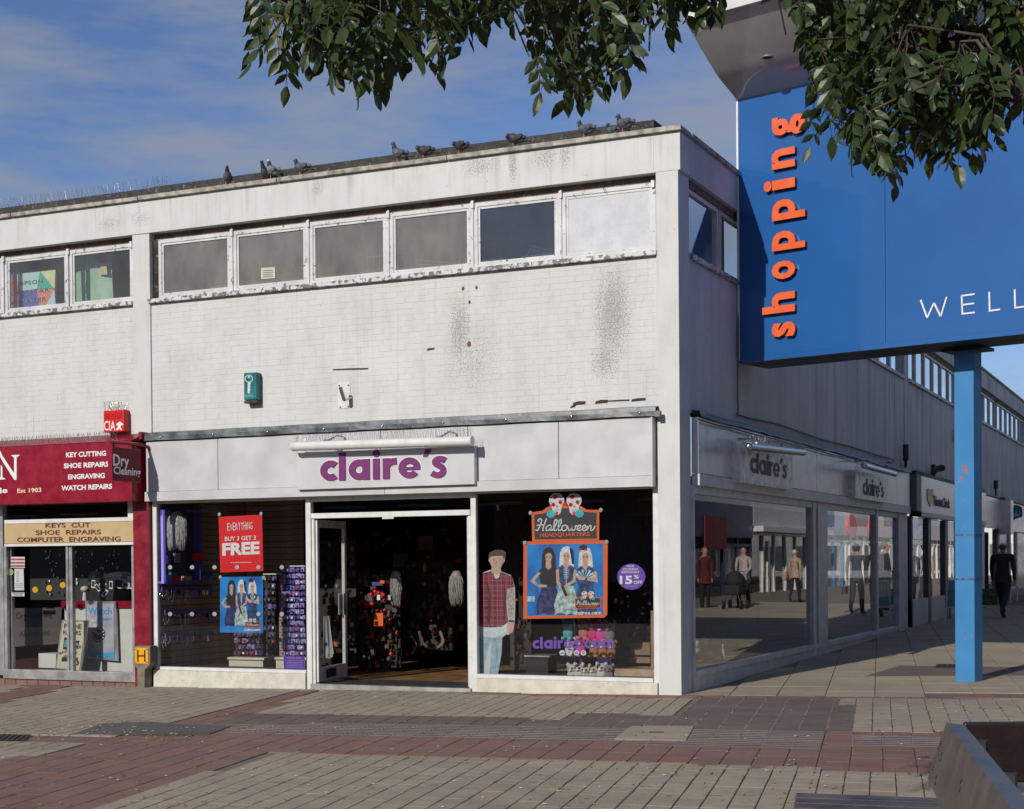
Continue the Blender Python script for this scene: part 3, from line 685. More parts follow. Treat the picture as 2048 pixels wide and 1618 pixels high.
bx('pilaster_cap', B2, REDC, RFX+.03, -7.785, -.2, .0, 3.365, 3.47)
YF = -.323; fp = lambda a, b: FY(a, b, YF)
mb = MB()
for s, l, r_, y0, y1, h in (('KEY CUTTING', 132.5, 212.5, 915, 911.5, 10), ('SHOE REPAIRS', 128, 218, 937, 933, 10), ('ENGRAVING', 136.5, 210, 959, 956, 10), ('WATCH REPAIRS', 123, 224.5, 981.5, 977.5, 10)):
    text_px(mb, s, (l, y0), (r_, y1), h, TXTW, fp, bold=.035)
mb.build('lettering', B2)
mb = MB(); CRM = flat('cream lettering', (.72, .6, .38))
text_px(mb, 'Est 1903', (35, 986), (83, 984), 8.5, CRM, fp, bold=.02); text_px(mb, 'le', (0, 987), (15.5, 985.5), 11, TXTW, fp, bold=.03, ref='l'); mb.build('small_lettering', B2)
def pxpoly(mb, pts, y, mt, th=.0): 
    P = [FY(a, b, y) for a, b in pts]
    return mb.prism(P, (0, th, 0), mt) if th else mb.add(P, [tuple(range(len(P)))], mt)
z2 = lambda x, y: (x/5.778, 860+y/5.778)
mb = MB(); pxpoly(mb, [z2(*p) for p in [(133, 290), (225, 285), (225, 297), (206, 304), (192, 320), (192, 575), (165, 577), (40, 380), (-60, 200), (-60, 175), (-30, 175), (30, 300), (163, 500), (163, 330), (150, 306), (133, 302)]], -.325, TXTW)
pxpoly(mb, [z2(*p) for p in [(-10, 575), (60, 570), (60, 560), (38, 552), (28, 540), (28, 430), (8, 400), (8, 540), (-10, 556)]], -.3252, TXTW); mb.build('serif_letter', B2)
# shopfront below the crimson fascia
f2 = empty('shopfront', (0, 0, 0)); f2.parent = B2; ORG[f2.name] = Vector((-8.05, 0, 0))
def fr2(name, mt, l, r_, t, b, y, th): return bevel(fyb(name, f2, mt, l, r_, t, b, y, th), .004, 1)
fr2('frame', ALU, -20, 7, 1003, 1350, -.02, .1); fr2('frame', WHITE, 8, 269, 1037, 1045, -.05, .1); fr2('frame', WHITE, 8, 269, 1086, 1091.5, -.05, .1)
BEIGE = mat('tan sign board', (.50, .36, .185), .45, .05); BRNL = flat('brown lettering', (.11, .022, .012))
fr2('sign_board', BEIGE, 8, 269, 1045.5, 1085.5, -.045, .06)
mb = MB(); fp2 = lambda a, b: FY(a, b, -.048)
for s, l, r_, y0, y1, h in (('KEYS  CUT', 91, 181, 1056, 1055, 9), ('SHOE  REPAIRS', 71.5, 202, 1070.5, 1069, 9.2), ('COMPUTER  ENGRAVING', 34.5, 241.5, 1085, 1083, 9.4)):
    text_px(mb, s, (l, y0-.6), (r_, y1-.6), h, BRNL, fp2, bold=.018)
mb.build('lettering', f2)
fr2('frame', ALU, 132.5, 137, 1092, 1343, -.02, .06); fr2('frame', ALU, 138, 145, 1093, 1343, .0, .07); fr2('frame', ALU, 263, 270, 1003, 1350, .0, .08)
fr2('frame', WHITE, 255, 269, 1000, 1036, -.01, .08); fr2('frame', ALU, 8, 14, 1092, 1345, -.01, .06); fr2('frame', ALU, 20, 24, 1092, 1345, .06, .06)
bevel(fyb('sill', f2, ALU, 6, 270, 1342, 1361, -.06, .16), .006)
fyb('transom_window', f2, GLF, 8, 256, 1003, 1037, .03, .006); fyb('shop_window', f2, GLF, 8, 264, 1091, 1342, .03, .006)
for i in range(13):                        # brick plinth
    a = FY(-12+i*22, 1370, -.03).x; b = FY(-12+(i+1)*22, 1370, -.03).x
    bx('plinth_brick', B2, REDB[i % 3], a+.006, b-.006, -.03, .1, -.4, FY(135, 1363, -.03).z+.01)
# interior of the repair shop
RI = empty('repair_shop_interior', (-9.5, .2, .1)); RI['kind'] = 'structure'
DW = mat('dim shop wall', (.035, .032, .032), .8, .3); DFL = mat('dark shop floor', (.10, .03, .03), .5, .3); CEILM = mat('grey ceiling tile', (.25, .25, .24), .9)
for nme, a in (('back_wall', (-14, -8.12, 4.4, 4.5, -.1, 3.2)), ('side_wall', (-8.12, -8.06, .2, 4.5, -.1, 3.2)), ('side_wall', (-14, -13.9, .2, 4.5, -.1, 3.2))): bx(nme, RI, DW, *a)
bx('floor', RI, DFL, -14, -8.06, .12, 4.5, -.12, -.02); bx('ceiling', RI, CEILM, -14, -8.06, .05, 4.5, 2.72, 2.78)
LAMPM = G('lit fluorescent tube'); LAMPM.b.inputs['Emission Color'].default_value = (.75, 1, .95, 1); LAMPM.b.inputs['Emission Strength'].default_value = 1.6; LAMPM = LAMPM.done((.8, .8, .8), .4)
def lampbox(nm, lab, l, r_, yy, y0, ln):
    a = FY(l, yy, y0); t = empty(nm, a, lab, 'ceiling light', 'lit ceiling lights in the repair shop'); MB().box(a.x, FY(r_, yy, y0).x, y0, y0+ln, 2.64, 2.66, LAMPM).build('tube', t); MB().box(a.x-.02, FY(r_, yy, y0).x+.02, y0-.02, y0+ln+.02, 2.66, 2.72, WHITE).build('housing', t)
lampbox('ceiling_light', 'lit ceiling light seen through the narrow transom window above the tan sign', 74, 120, 1008, 1.3, .9); lampbox('ceiling_light', 'thin lit ceiling light at the right of the transom window above the tan sign', 176, 250, 1004, .7, .18)
WHP = mat('white laminate', (.62, .62, .58), .4, .05)
ct = empty('shop_counter', FY(200, 1335, .62), 'white counter with a crimson top edge inside the repair shop window', 'counter')
fyb('panel', ct, WHP, 130, 266, 1217, 1352, .62, .3); fyb('worktop', ct, REDP, 122, 267, 1202, 1216.5, .60, .4)
z3l = lambda x, y: (x/5.056, 1080+y/5.056)
def pz(mb, zf, pts, y, mt, th=0): return pxpoly(mb, [zf(*p) for p in pts], y, mt, th)
def circ(cx, cy, r_, n=22, sy=1.): return [(cx+r_*math.cos(2*math.pi*k/n), cy+r_*sy*math.sin(2*math.pi*k/n)) for k in range(n)]
# watch repairs poster in its frame
wp = empty('watch_poster', FY(203, 1320, .55), 'framed blue and silver poster of a wristwatch leaning on the white counter', 'poster')
mb = MB(); pz(mb, z3l, [(860, 615), (1168, 622), (1188, 1225), (880, 1195)], .55, ALU, .03); mb.build('frame', wp)
GP = mat('grey poster ground', (.42, .42, .50), .4, .2, scale=3); BLUEP = flat('cyan print', (.03, .36, .66))
mb = MB(); pz(mb, z3l, [(877, 640), (1150, 645), (1155, 1195), (890, 1170)], .545, GP); pz(mb, z3l, [(888, 1135), (1154, 1140), (1155, 1195), (889, 1180)], .544, BLUEP)
SILV = mat('printed silver', (.56, .54, .52), .4, .3, scale=30)
pz(mb, z3l, [(905, 790), (960, 780), (1010, 860), (920, 905)], .543, SILV); pz(mb, z3l, [(915, 1010), (1000, 1050), (1045, 1040), (1030, 1125), (920, 1115)], .543, SILV)
pz(mb, z3l, circ(995, 957, 82, 26, 1.15), .542, SILV); pz(mb, z3l, circ(995, 957, 70, 26, 1.15), .541, BLACK)
for k in range(12):
    a = 2*math.pi*k/12; cx, cy = 995+55*math.cos(a), 957+63*math.sin(a); pz(mb, z3l, circ(cx, cy, 7, 8), .54, TXTW)
pz(mb, z3l, [(960, 925), (966, 920), (1000, 955), (994, 960)], .539, TXTW); pz(mb, z3l, [(996, 962), (992, 955), (1035, 930), (1038, 935)], .539, TXTW); pz(mb, z3l, [(1068, 985), (1085, 990), (1083, 1010), (1068, 1008)], .541, SILV)
fp3 = lambda a, b: FY(a, b, .543)
def tz(mb, s, zf, pl, pr, h, mt, y, sc=5.056, **kw): return text_px(mb, s, zf(*pl), zf(*pr), h/sc, mt, lambda a, b: FY(a, b, y), **kw)
tz(mb, 'Watch', z3l, (890, 752), (1128, 752), 72, BLUEP, .543, bold=.01); tz(mb, 'Repairs', z3l, (995, 808), (1130, 810), 32, BLUEP, .543, bold=.01); tz(mb, 'Watch Winding', z3l, (950, 1172), (1085, 1180), 16, flat('pale blue print', (.2, .5, .7)), .5425)
mb.build('print', wp)
# phone repairs stand
pr_ = empty('phone_repair_board', FY(140, 1343, .3), 'cream phone repairs board in a metal frame leaning inside the glass beside the box', 'sign')
mb = MB(); pz(mb, z3l, [(625, 808), (888, 815), (815, 1328), (558, 1300)], .3, ALU, .03); mb.build('frame', pr_)
CRP = flat('pale cream print', (.55, .54, .38)); mb = MB(); pz(mb, z3l, [(638, 822), (868, 828), (800, 1318), (572, 1295)], .297, CRP)
tz(mb, 'PHONE', z3l, (650, 895), (826, 902), 50, BRNL, .295, bold=.02); tz(mb, 'REPAIRS', z3l, (640, 955), (818, 962), 44, BRNL, .295, bold=.02)
for q in ([(650, 985), (705, 985), (690, 1110), (635, 1105)], [(745, 1015), (805, 1018), (790, 1090), (738, 1085)], [(625, 1185), (790, 1190), (780, 1235), (620, 1228)]): pz(mb, z3l, q, .295, BLACK)
for q in ([(655, 1010), (700, 1010), (690, 1085), (645, 1080)], [(750, 1040), (798, 1042), (790, 1070), (745, 1068)]): pz(mb, z3l, q, .294, flat('teal print', (.08, .3, .36)))
tz(mb, 'MOST SCREENS REPLACED', z3l, (600, 1160), (822, 1090), 26, BRNL, .293, bold=.02); tz(mb, 'WHILE YOU WAIT', z3l, (640, 1190), (782, 1150), 22, BRNL, .293, bold=.02)
pz(mb, z3l, circ(768, 1240, 30), .293, REDP); tz(mb, '12', z3l, (755, 1252), (782, 1252), 24, TXTW, .292, bold=.03); mb.build('print', pr_)
pb = empty('phone_poster', FY(205, 1200, .6), 'black poster of scattered white phones behind the watch poster', 'poster')
mb = MB(); pz(mb, z3l, [(910, 388), (1165, 385), (1140, 612), (890, 612)], .6, BLACK, .01)
for cx, cy, a in ((943, 445, 5), (985, 482, -38), (1060, 540, 35), (1122, 455, 3)):
    c, s_ = math.cos(R(a)), math.sin(R(a)); q = [(cx+u*c-v*s_, cy+u*s_+v*c) for u, v in ((-17, -40), (17, -40), (17, 40), (-17, 40))]; pz(mb, z3l, q, .598, TXTW)
    q = [(cx+u*c-v*s_, cy+u*s_+v*c) for u, v in ((-13, -28), (13, -28), (13, 26), (-13, 26))]; pz(mb, z3l, q, .597, BLACK)
pz(mb, z3l, [(1000, 440), (1010, 440), (1010, 460), (1000, 460)], .598, TXTW); pz(mb, z3l, [(1065, 438), (1074, 438), (1074, 456), (1065, 456)], .598, TXTW); mb.build('print', pb)
# machines, fan, box
LG = mat('pale grey machine casing', (.55, .56, .55), .4, .05)
mc = empty('engraving_machine', FY(235, 1200, 1.1), 'pale grey engraving machine standing on the counter behind the phone poster', 'machine')
def zb(nm, par, mt, pts, y, th): mb_ = MB(); pz(mb_, z3l, pts, y, mt, th); return bevel(mb_.build(nm, par), .006)
zb('head', mc, LG, [(1060, 345), (1180, 322), (1230, 345), (1230, 372), (1030, 385)], 1.05, .25); zb('body', mc, LG, [(1130, 368), (1345, 362), (1345, 405), (1150, 405)], 1.0, .35)
zb('column', mc, LG, [(1235, 400), (1312, 400), (1312, 480), (1235, 465)], 1.02, .2); zb('vise', mc, BLACK, [(1240, 440), (1280, 440), (1280, 460), (1240, 456)], .99, .03); zb('table', mc, LG, [(1180, 480), (1345, 480), (1345, 495), (1200, 492)], 1.0, .3)
zb('slot', mc, BLACK, [(1220, 374), (1278, 374), (1278, 386), (1220, 386)], .985, .02)
fn = empty('desk_fan', FY(178, 1200, 1.0), 'white desk fan with a round wire guard left of the phone poster', 'fan')
mb = MB(); fc = FY(190, 1163, 1.0)
for k in range(5): mb.tube([(fc.x+math.cos(2*math.pi*i/24)*(.02+.028*k)*1.0, fc.y-.02*math.sin(k), fc.z+math.sin(2*math.pi*i/24)*(.02+.03*k)*1.1) for i in range(25)], .003, 4, LG)
for i in range(18): mb.tube([(fc.x, fc.y-.03, fc.z), (fc.x+math.cos(i*.35)*.132, fc.y, fc.z+math.sin(i*.35)*.154)], .0015, 4, LG)
mb.build('guard', fn); mb = MB()
for i in range(3): a = i*2.1; mb.add([fc+Vector((0, .01, 0)), fc+Vector((math.cos(a)*.11, .02, math.sin(a)*.11)), fc+Vector((math.cos(a+.8)*.11, 0, math.sin(a+.8)*.11))], [(0, 1, 2)], mat('translucent grey blade', (.25, .27, .27), .3))
mb.build('blade', fn); mb = MB(); c0 = FY(170, 1178, 1.02); mb.ball(c0, .07, .07, .05, LG); mb.build('motor', fn); mb = MB(); mb.tube([c0, c0+Vector((.0, 0, -.2))], [.02, .05], 8, LG); mb.build('stand', fn)
bevel(fyb('white_box', None, WHP, 77, 112, 1307, 1336, .35, .3, label='small white box on the window floor left of the phone repairs board', cat='box'), .004)
def paper(name, label, cat, zf, pts, y, mt, extra=None, th=.0015):
    mb_ = MB(); pz(mb_, zf, pts, y, mt, th)
    if extra: extra(mb_)
    return mb_.build(name, None, label=label, cat=cat)
paper('striped_notice', 'red and white striped notice stuck high inside the left pane', 'notice', z3l, [(110, 170), (250, 170), (250, 282), (110, 280)], .045, TXTW, lambda mb_: [pz(mb_, z3l, [(112, y), (248, y), (248, y+18), (112, y+17)], .0445, flat('pale crimson print', (.55, .06, .10))) for y in (188, 222, 254)])
paper('green_sticker', 'round lime green sticker on the far left pane', 'sticker', z3l, circ(103, 325, 33), .045, flat('lime print', (.40, .48, .2)))
paper('opening_hours_notice', 'tall white opening hours notice below the striped notice', 'notice', z3l, [(145, 290), (238, 290), (243, 508), (147, 508)], .045, TXTW, lambda mb_: [pz(mb_, z3l, [(165, y), (190, y), (190, y+4), (165, y+4)], .0445, GREYL) for y in range(320, 430, 16)]+[pz(mb_, z3l, [(155, 440+q*18), (235, 440+q*18), (235, 446+q*18), (155, 446+q*18)], .0445, flat('lilac print', (.35, .2, .35))) for q in range(3)])
def pmc(mb_): tz(mb_, 'PLEASE MIND', z3l, (128, 543), (240, 543), 13, GREYL, .0445); tz(mb_, 'THE STEP', z3l, (142, 562), (228, 562), 13, GREYL, .0445)
paper('mind_the_step_notice', 'small white please mind the step notice at the bottom of the left pane papers', 'notice', z3l, [(118, 528), (247, 528), (247, 570), (118, 568)], .045, TXTW, pmc)
YEL = flat('yellow vinyl', (.80, .42, .01))
for i, (cx, cy) in enumerate(((355, 503), (497, 487), (634, 455))):
    paper('yellow_dot', ['leftmost', 'middle', 'rightmost'][i]+' of the three round yellow dots stuck on the repair shop window', 'sticker', z3l, circ(cx, cy, 28, 20, 1.1), .045, YEL).__setitem__('group', 'yellow dots on the repair shop window')
mb = MB(); VIN = flat('dark window vinyl', (.02, .012, .012)); VB = mat('dim maroon panel', (.07, .055, .055), .6)
dcn = empty('dry_cleaning_panel', FY(67, 1300, .6), 'dim dry cleaning and alterations panel standing low behind the left pane', 'sign'); mb = MB(); pz(mb, z3l, [(130, 690), (625, 680), (600, 1050), (140, 1080)], .6, VB, .02); mb.build('panel', dcn)
mb = MB(); tz(mb, 'Dry Cleaning', z3l, (168, 800), (530, 775), 62, VIN, .598); tz(mb, '&', z3l, (335, 878), (372, 876), 50, VIN, .598); tz(mb, 'Alterations', z3l, (195, 982), (500, 962), 60, VIN, .598); mb.build('lettering', dcn)
kr = empty('key_rack', FY(115, 1200, 1.8), 'dark rack hung with shiny keys and fobs in the middle of the repair shop', 'rack')
fyb('backboard', kr, mat('dark rack board', (.02, .02, .022), .6), 60, 260, 1095, 1200, 1.8, .05)
for i in range(60):
    a = 90+rnd.random()*150; b = 1098+rnd.random()*90; p = FY(a, b, 1.78); MB().box(p.x-.012, p.x+.012, p.y-.01, p.y, p.z-rnd.uniform(.02, .05), p.z, STEEL if i % 3 else TXTW).build('key', kr)

# -------- things fixed to the repair shop front
XS = FY(283, 935, -.30).x; dc = empty('projecting_sign', (XS, -.3, 3.0), 'maroon dry cleaning sign hanging from a crimson bracket over the repair shop', 'hanging sign')
o_ = RX(224, 927, XS); yo = o_.y
zb_ = RX(226, 962, XS).z; zt_ = RX(222, 893, XS).z
bx('sign_box', dc, REDP, XS-.07, XS, yo, -.32, zb_, zt_)
bx('face', dc, MAROON, XS+.0005, XS+.005, yo+.01, -.33, zb_+.01, zt_-.01)
rp_ = lambda a, b: RX(a, b, XS+.006)
mb = MB(); GRYT = flat('grey lettering', (.8, .8, .82))
pa = RX(226, 931, XS+.006); pb_ = RX(258, 932.5, XS+.006); text(mb, 'Dry', pa+Vector((0, 0, -.0)), Vector((0, pb_.y-pa.y, 0)), Vector((0, 0, RX(226, 908, XS).z-pa.z)), GRYT, bold=.02, ref='D')
pa = RX(227, 948, XS+.006); pb_ = RX(281, 952, XS+.006); text(mb, 'Cleaning', pa, Vector((0, pb_.y-pa.y, 0)), Vector((0, 0, RX(227, 932.5, XS).z-pa.z)), GRYT, bold=.02, ref='C'); mb.build('lettering', dc)
mb = MB(); zz = zt_+.07; mb.tube([(XS-.035, yo-.02, zz), (XS-.035, -.25, zz), (XS-.02, -.14, zz-.02), (XS+.03, -.06, zz-.12), (XS+.03, -.055, zz-.32)], .026, 6, REDP); mb.build('bracket_arm', dc)
for y in (yo+.08, -.42): MB().tube([(XS-.035, y, zt_), (XS-.035, y, zz)], .012, 6, BLACK).build('hanger', dc)
def alarm(name, label, l, r_, t, b, y, th, mt): 
    t_ = empty(name, FY((l+r_)/2, b, y+th), label, 'alarm box'); o = fyb('casing', t_, mt, l, r_, t, b, y, th); bevel(o, .012, 3); return t_
REDA = mat('red alarm plastic', (.58, .012, .01), .35, .1); TEAL = mat('teal alarm plastic', (.0, .14, .15), .4, .25, scale=5, dirt=(.06, .12, .11))
al = alarm('alarm_box', 'red CIA alarm bell box with spikes on top above the repair shop fascia', 207, 248, 820, 864, -.13, .125, REDA)
fa = lambda a, b: FY(a, b, -.131); mb = MB(); text_px(mb, 'CIA', (208.5, 861), (231, 861), 19, TXTW, fa, bold=.01)
man = [(236, 845), (240, 843), (244, 846), (247, 849), (244, 851), (242, 850), (241, 854), (244, 860), (241, 860.5), (238.5, 856), (236, 860.5), (232, 860), (235, 855), (236, 851), (232, 850), (233, 848)]
pxpoly(mb, man, -.1315, TXTW); mb.build('lettering', al)
mb = MB()
for c in range(3):
    for r_ in range(3): mb.cbox(FY(210+c*12, 823, -.13).x, FY(219+c*12, 823, -.13).x, -.138, -.129, FY(215, 829.5+r_*4, -.13).z, FY(215, 827+r_*4, -.13).z, .003, REDA)
mb.build('louvre', al)
mb = MB()
for i in range(11):
    a = FY(211+i*3.6, 821, -.07)
    for s_ in (-.03, .0, .03): mb.tube([a+Vector((0, s_, 0)), a+Vector((rnd.uniform(-.03, .03), s_*2, .12))], .0022, 3, STEEL)
mb.build('bird_spikes', al, kind='stuff')
tb = alarm('alarm_box', 'teal alarm box printed with a white key on the white brick wall', 487.5, 513, 745, 800, -.12, .118, TEAL)
mb = MB(); fa = -.1213; PKW = flat('pale teal print', (.5, .62, .62))
z6 = lambda x, y: (400+x/4.096, 700+y/4.096)
ring = circ(400, 235, 34, 22, .9); inner = circ(400, 235, 27, 22, .9)
for i in range(22): pz(mb, z6, [ring[i], ring[(i+1) % 22], inner[(i+1) % 22], inner[i]], fa, PKW)
pz(mb, z6, circ(400, 222, 9, 10), fa, PKW); pz(mb, z6, [(388, 262), (414, 262), (414, 280), (408, 290), (415, 300), (408, 312), (415, 325), (408, 335), (410, 350), (400, 358), (390, 350), (390, 262)], fa-.0005, PKW)
tz(mb, 'YOUR SECURITY', z6, (366, 374), (438, 374), 7, PKW, fa, 4.096); tz(mb, 'PROTECTION CO', z6, (366, 384), (438, 384), 7, PKW, fa, 4.096); mb.build('print', tb)
bx('underside', tb, mat('weathered grime', (.08, .07, .05), .9, .4), FY(488, 800, -.12).x, FY(513, 800, -.12).x, -.118, -.004, FY(500, 803, -.12).z-.02, FY(500, 800.5, -.12).z-.002)
cm = empty('camera_bracket', FY(688, 790, 0), 'white wall plate with a stub of grey pipe left from a security camera', 'wall bracket')
bevel(fyb('plate', cm, WHITE, 675.5, 700, 765, 817, -.006, .012), .002)
mb = MB(); a = FY(681, 775, -.2); b = FY(689, 801, -.13); mb.tube([a, b], .027, 12, STEEL, caps=False); mb.tube([a+Vector((0, .004, -.004)), b], .022, 12, DARK); mb.tube([b, Vector((b.x+.03, -.0, b.z+.05))], .014, 8, STEEL); mb.build('pipe_stub', cm)
for px, py in ((678, 771), (696, 770), (680, 814), (696, 813)): MB().tube([FY(px, py, -.004), FY(px, py, -.022)], .009, 6, STEEL).build('bolt', cm)

# -------- main shop sign
sg = empty('shop_sign', FY(771, 975, -.12), 'long white claire\'s sign panel with plum letters over the front entrance', 'shop sign'); YS = -.21
a = FY(594, 980, YS); b = FY(949, 968, YS); zt1 = (FY(594, 904, YS).z+FY(949, 893, YS).z)/2; zb1 = (a.z+b.z)/2
bevel(bx('panel', sg, mat('satin sign panel', (.53, .54, .55), .35, .05, scale=2), a.x, b.x, YS, -.12, zb1, zt1), .004)
def sign_edge(mb_): pass
mb = MB(); p0 = FY(641.5, 962.5, YS); p1 = FY(893, 954.5, YS); up = Vector((0, 0, (FY(641, 921, YS)-FY(641, 962, YS)).z))
geo_text(mb, "claire's", p0, p1-p0, up, PURPL, depth=.012, lift=.004); mb.build('lettering', sg)
mb = MB(); geo_text(mb, "claire's", p0, p1-p0, up, TXTW, depth=.0, lift=.002, grow=.045); mb.build('letter_outline', sg)
def striplight(name, label, A, B, rad, brk, mt=WHITE, out=Vector((0, 1, 0)), spikes=True, wall=0.):
    A = Vector(A); B = Vector(B); t = empty(name, (A+B)/2, label, 'sign light'); mb_ = MB(); mb_.tube([A, B], rad, 14, mt); o = mb_.build('tube_housing', t)
    d = (B-A).normalized(); mb_ = MB(); mb_.ball(A, rad*1.06, rad*1.06, rad*1.06, mt); mb_.tube([A-d*.005, A+d*.012], rad*1.08, 14, mt); mb_.build('end_cap', t)
    mb_ = MB(); mb_.tube([B-d*.012, B+d*.006], rad*1.08, 14, mt); mb_.build('end_cap', t)
    for k in brk:
        p = A.lerp(B, k); mb_ = MB(); mb_.tube([p+Vector((0, 0, rad)), p+out*.05+Vector((0, 0, .13))+d*.1, p+out*wall+Vector((0, 0, .12))+d*.1], .012, 6, STEEL); mb_.tube([p+Vector((0, 0, rad)), p-d*.06+Vector((0, 0, rad+.01))], .016, 6, STEEL); mb_.build('bracket', t)
    if spikes:
        mb_ = MB(); n = int((B-A).length/.035)
        for i in range(n):
            p = A.lerp(B, (i+.5)/n)+Vector((0, 0, rad))
            for s_ in (-1, 1): mb_.tube([p, p+Vector((rnd.uniform(-.02, .02), .03*s_, .1+rnd.uniform(-.01, .01)))], .0021, 3, STEEL)
        mb_.build('bird_spikes', t, kind='stuff')
    return t
striplight('strip_light', 'long white strip light with bird spikes mounted above the plum front sign', FY(588, 893, -.36), FY(944, 882, -.36), .06, (.2, .83), wall=.3)
# -------- bird spikes on the roof at the left and on the crimson fascia
def spikes(parent, P, Q, n, h, name='bird_spikes'):
    mb_ = MB(); P = Vector(P); Q = Vector(Q)
    for i in range(n):
        p = P.lerp(Q, (i+.5)/n)
        for s_ in (-1, 0, 1): mb_.tube([p, p+Vector((rnd.uniform(-.035, .035), .05*s_, h*rnd.uniform(.85, 1.05)))], .0024, 3, STEEL)
    return mb_.build(name, parent, kind='stuff')
spikes(B2, (-10.9, .39, 6.98), (-8.0, .39, 6.98), 42, .16, 'roof_spikes'); spikes(B1, (-7.99, .39, 6.99), (-7.7, .39, 6.99), 6, .16)
spikes(B2, (-11.0, -.25, zt+.03), (-8.2, -.2, zt+.05), 70, .11)
# -------- upstairs window contents
sb = empty('manager_board', FY(65, 600, .35), 'multicoloured geometric superstar manager board inside the left upstairs window', 'display board')
z8 = lambda x, y: (x/6.4, 480+y/6.4); BYO = .3
mb = MB(); pz(mb, z8, [(105, 410), (718, 352), (722, 830), (110, 900)], BYO+.002, mat('dark wood edge', (.10, .035, .04), .6), .02)
PC = {k: flat('board '+k, tuple(min(.8, v*1.45) for v in c)) for k, c in dict(blue=(.08, .16, .40), red=(.55, .05, .07), sky=(.38, .58, .66), green=(.03, .36, .25), lime=(.56, .64, .30), coral=(.62, .17, .13), pink=(.52, .08, .22), indigo=(.08, .09, .36), purple=(.22, .08, .34)).items()}
for k, P in (('blue', [(112, 430), (195, 425), (120, 560)]), ('red', [(195, 425), (262, 655), (120, 690), (118, 560)]), ('sky', [(195, 425), (512, 395), (470, 635), (265, 655)]), ('green', [(512, 395), (692, 620), (470, 635)]), ('lime', [(512, 395), (708, 370), (700, 612), (692, 620)]),
             ('indigo', [(265, 655), (470, 640), (500, 850), (235, 885)]), ('coral', [(470, 636), (695, 625), (580, 840), (500, 848)]), ('pink', [(120, 692), (262, 658), (240, 885), (150, 895)]), ('sky', [(695, 630), (710, 820), (582, 842)])): pz(mb, z8, P, BYO, PC[k])
for s, l, r_, h in (('TIMPSON', (155, 600), (555, 550), 52), ('SUPERSTAR', (100, 728), (640, 662), 56), ('MANAGER', (135, 832), (600, 778), 50)):
    for mt, dx, yy in ((TXTW, 0, .001), (GREYL, 5, .002)): tz(mb, s, z8, (l[0]-dx, l[1]), (r_[0]-dx, r_[1]), h, mt, BYO-yy, 6.4, bold=.01, spacing=1.15)
mb.build('print', sb)
gs = empty('green_sheet', FY(185, 590, .4), 'curved pale green plastic sheet with a dark crease inside an upstairs window', 'plastic sheet'); mb = MB(); GSM = mat('pale green plastic', (.36, .60, .45), .4, .08)
N = 14; V = []
for i in range(N+1):
    t = i/N; xx0 = 920+math.sin(t*2)*-20+t*t*90; xx1 = 1428+t*t*25; yy0 = 185+t*640; yy1 = 120+t*630
    for k in range(9):
        u = k/8; p = FY(*z8(xx0+(xx1-xx0)*u, yy0+(yy1-yy0)*u), .42-.07*math.sin(u*math.pi)); V.append(p)
mb.add(V, [(i*9+k, i*9+k+1, i*9+k+10, i*9+k+9) for i in range(N) for k in range(8)], GSM, True); mb.build('sheet', gs)
mb = MB(); stroke(mb, [(1085, 180), (1075, 400), (1080, 550), (1115, 740)], 7, lambda x, y: FY(*z8(x, y), .345-.0), flat('brown crease', (.20, .13, .09))); mb.build('crease', gs)
mb = MB(); pz(mb, z8, [(1272, 150), (1380, 150), (1385, 280), (1275, 285)], .335, flat('magenta patch', (.42, .06, .14))); pz(mb, z8, [(1290, 300), (1360, 300), (1375, 440), (1270, 450)], .335, flat('cream patch', (.66, .56, .38))); mb.build('printed_patch', gs)
CARD = mat('brown cardboard', (.40, .29, .19), .8, .1)
for pts, yy, lab in (([(450, 330), (800, 305), (790, 415), (720, 418), (715, 352), (430, 375)], .42, 'open cardboard box flap behind the coloured manager board'), ([(790, 480), (800, 700), (735, 690), (750, 570)], .45, 'lower cardboard box between the two left upstairs windows')):
    mb = MB(); pz(mb, z8, pts, yy, CARD, .2); mb.build('cardboard_box', label=lab, cat='box')
mb = MB(); pxpoly(mb, [(522, 536), (550, 534), (550, 556), (522, 558)], .084, flat('yellowed paper', (.52, .50, .42)))
for k in range(4): pxpoly(mb, [(526, 541+k*4), (546, 539.6+k*4), (546, 541+k*4), (526, 542.4+k*4)], .0835, GREYL)
mb.build('paper_notice', label='small yellowed notice taped inside the second upstairs window of the corner building', cat='notice')
def wires(lab, P, yy):
    mb_ = MB()
    for q in P: mb_.tube([FY(a, b, yy+.12*(i % 2)) for i, (a, b) in enumerate(q)], .0035, 4, WHITE)
    mb_.build('wire_rack', label=lab, cat='wire rack')
wires('small white wire rack standing in the lower left corner of the third upstairs window', [[(623, 540), (643, 538)], [(625, 552), (645, 550)], [(627, 560), (627, 538)], [(636, 556), (636, 536)]], .2)
wires('white wire rack at the right end of the third upstairs window', [[(733, 515), (768, 511)], [(733, 541), (768, 536)], [(735, 545), (735, 514)], [(747, 543), (747, 512)], [(758, 541), (758, 511)]], .2)
wires('white wire rack at the left end of the fourth upstairs window', [[(784, 511), (820, 506)], [(784, 535), (812, 531)], [(793, 538), (793, 509)], [(810, 535), (810, 507)]], .2)
wires('tilted wire baskets heaped on the sill of the fourth upstairs window', [[(832, 519), (830, 537)], [(832, 519), (900, 526)], [(845, 508), (840, 532)], [(876, 510), (870, 530)], [(908, 512), (905, 528)], [(835, 529), (905, 530)], [(856, 522), (852, 534)], [(886, 524), (884, 532)]], .2)
wires('wire basket lying on the sill of the fifth upstairs window', [[(1062, 491), (1110, 503)], [(1058, 500), (1108, 508)], [(1064, 490), (1053, 512)], [(1070, 495), (1062, 514)], [(1080, 497), (1072, 512)], [(1090, 499), (1082, 511)], [(1055, 512), (1105, 508)]], .2)
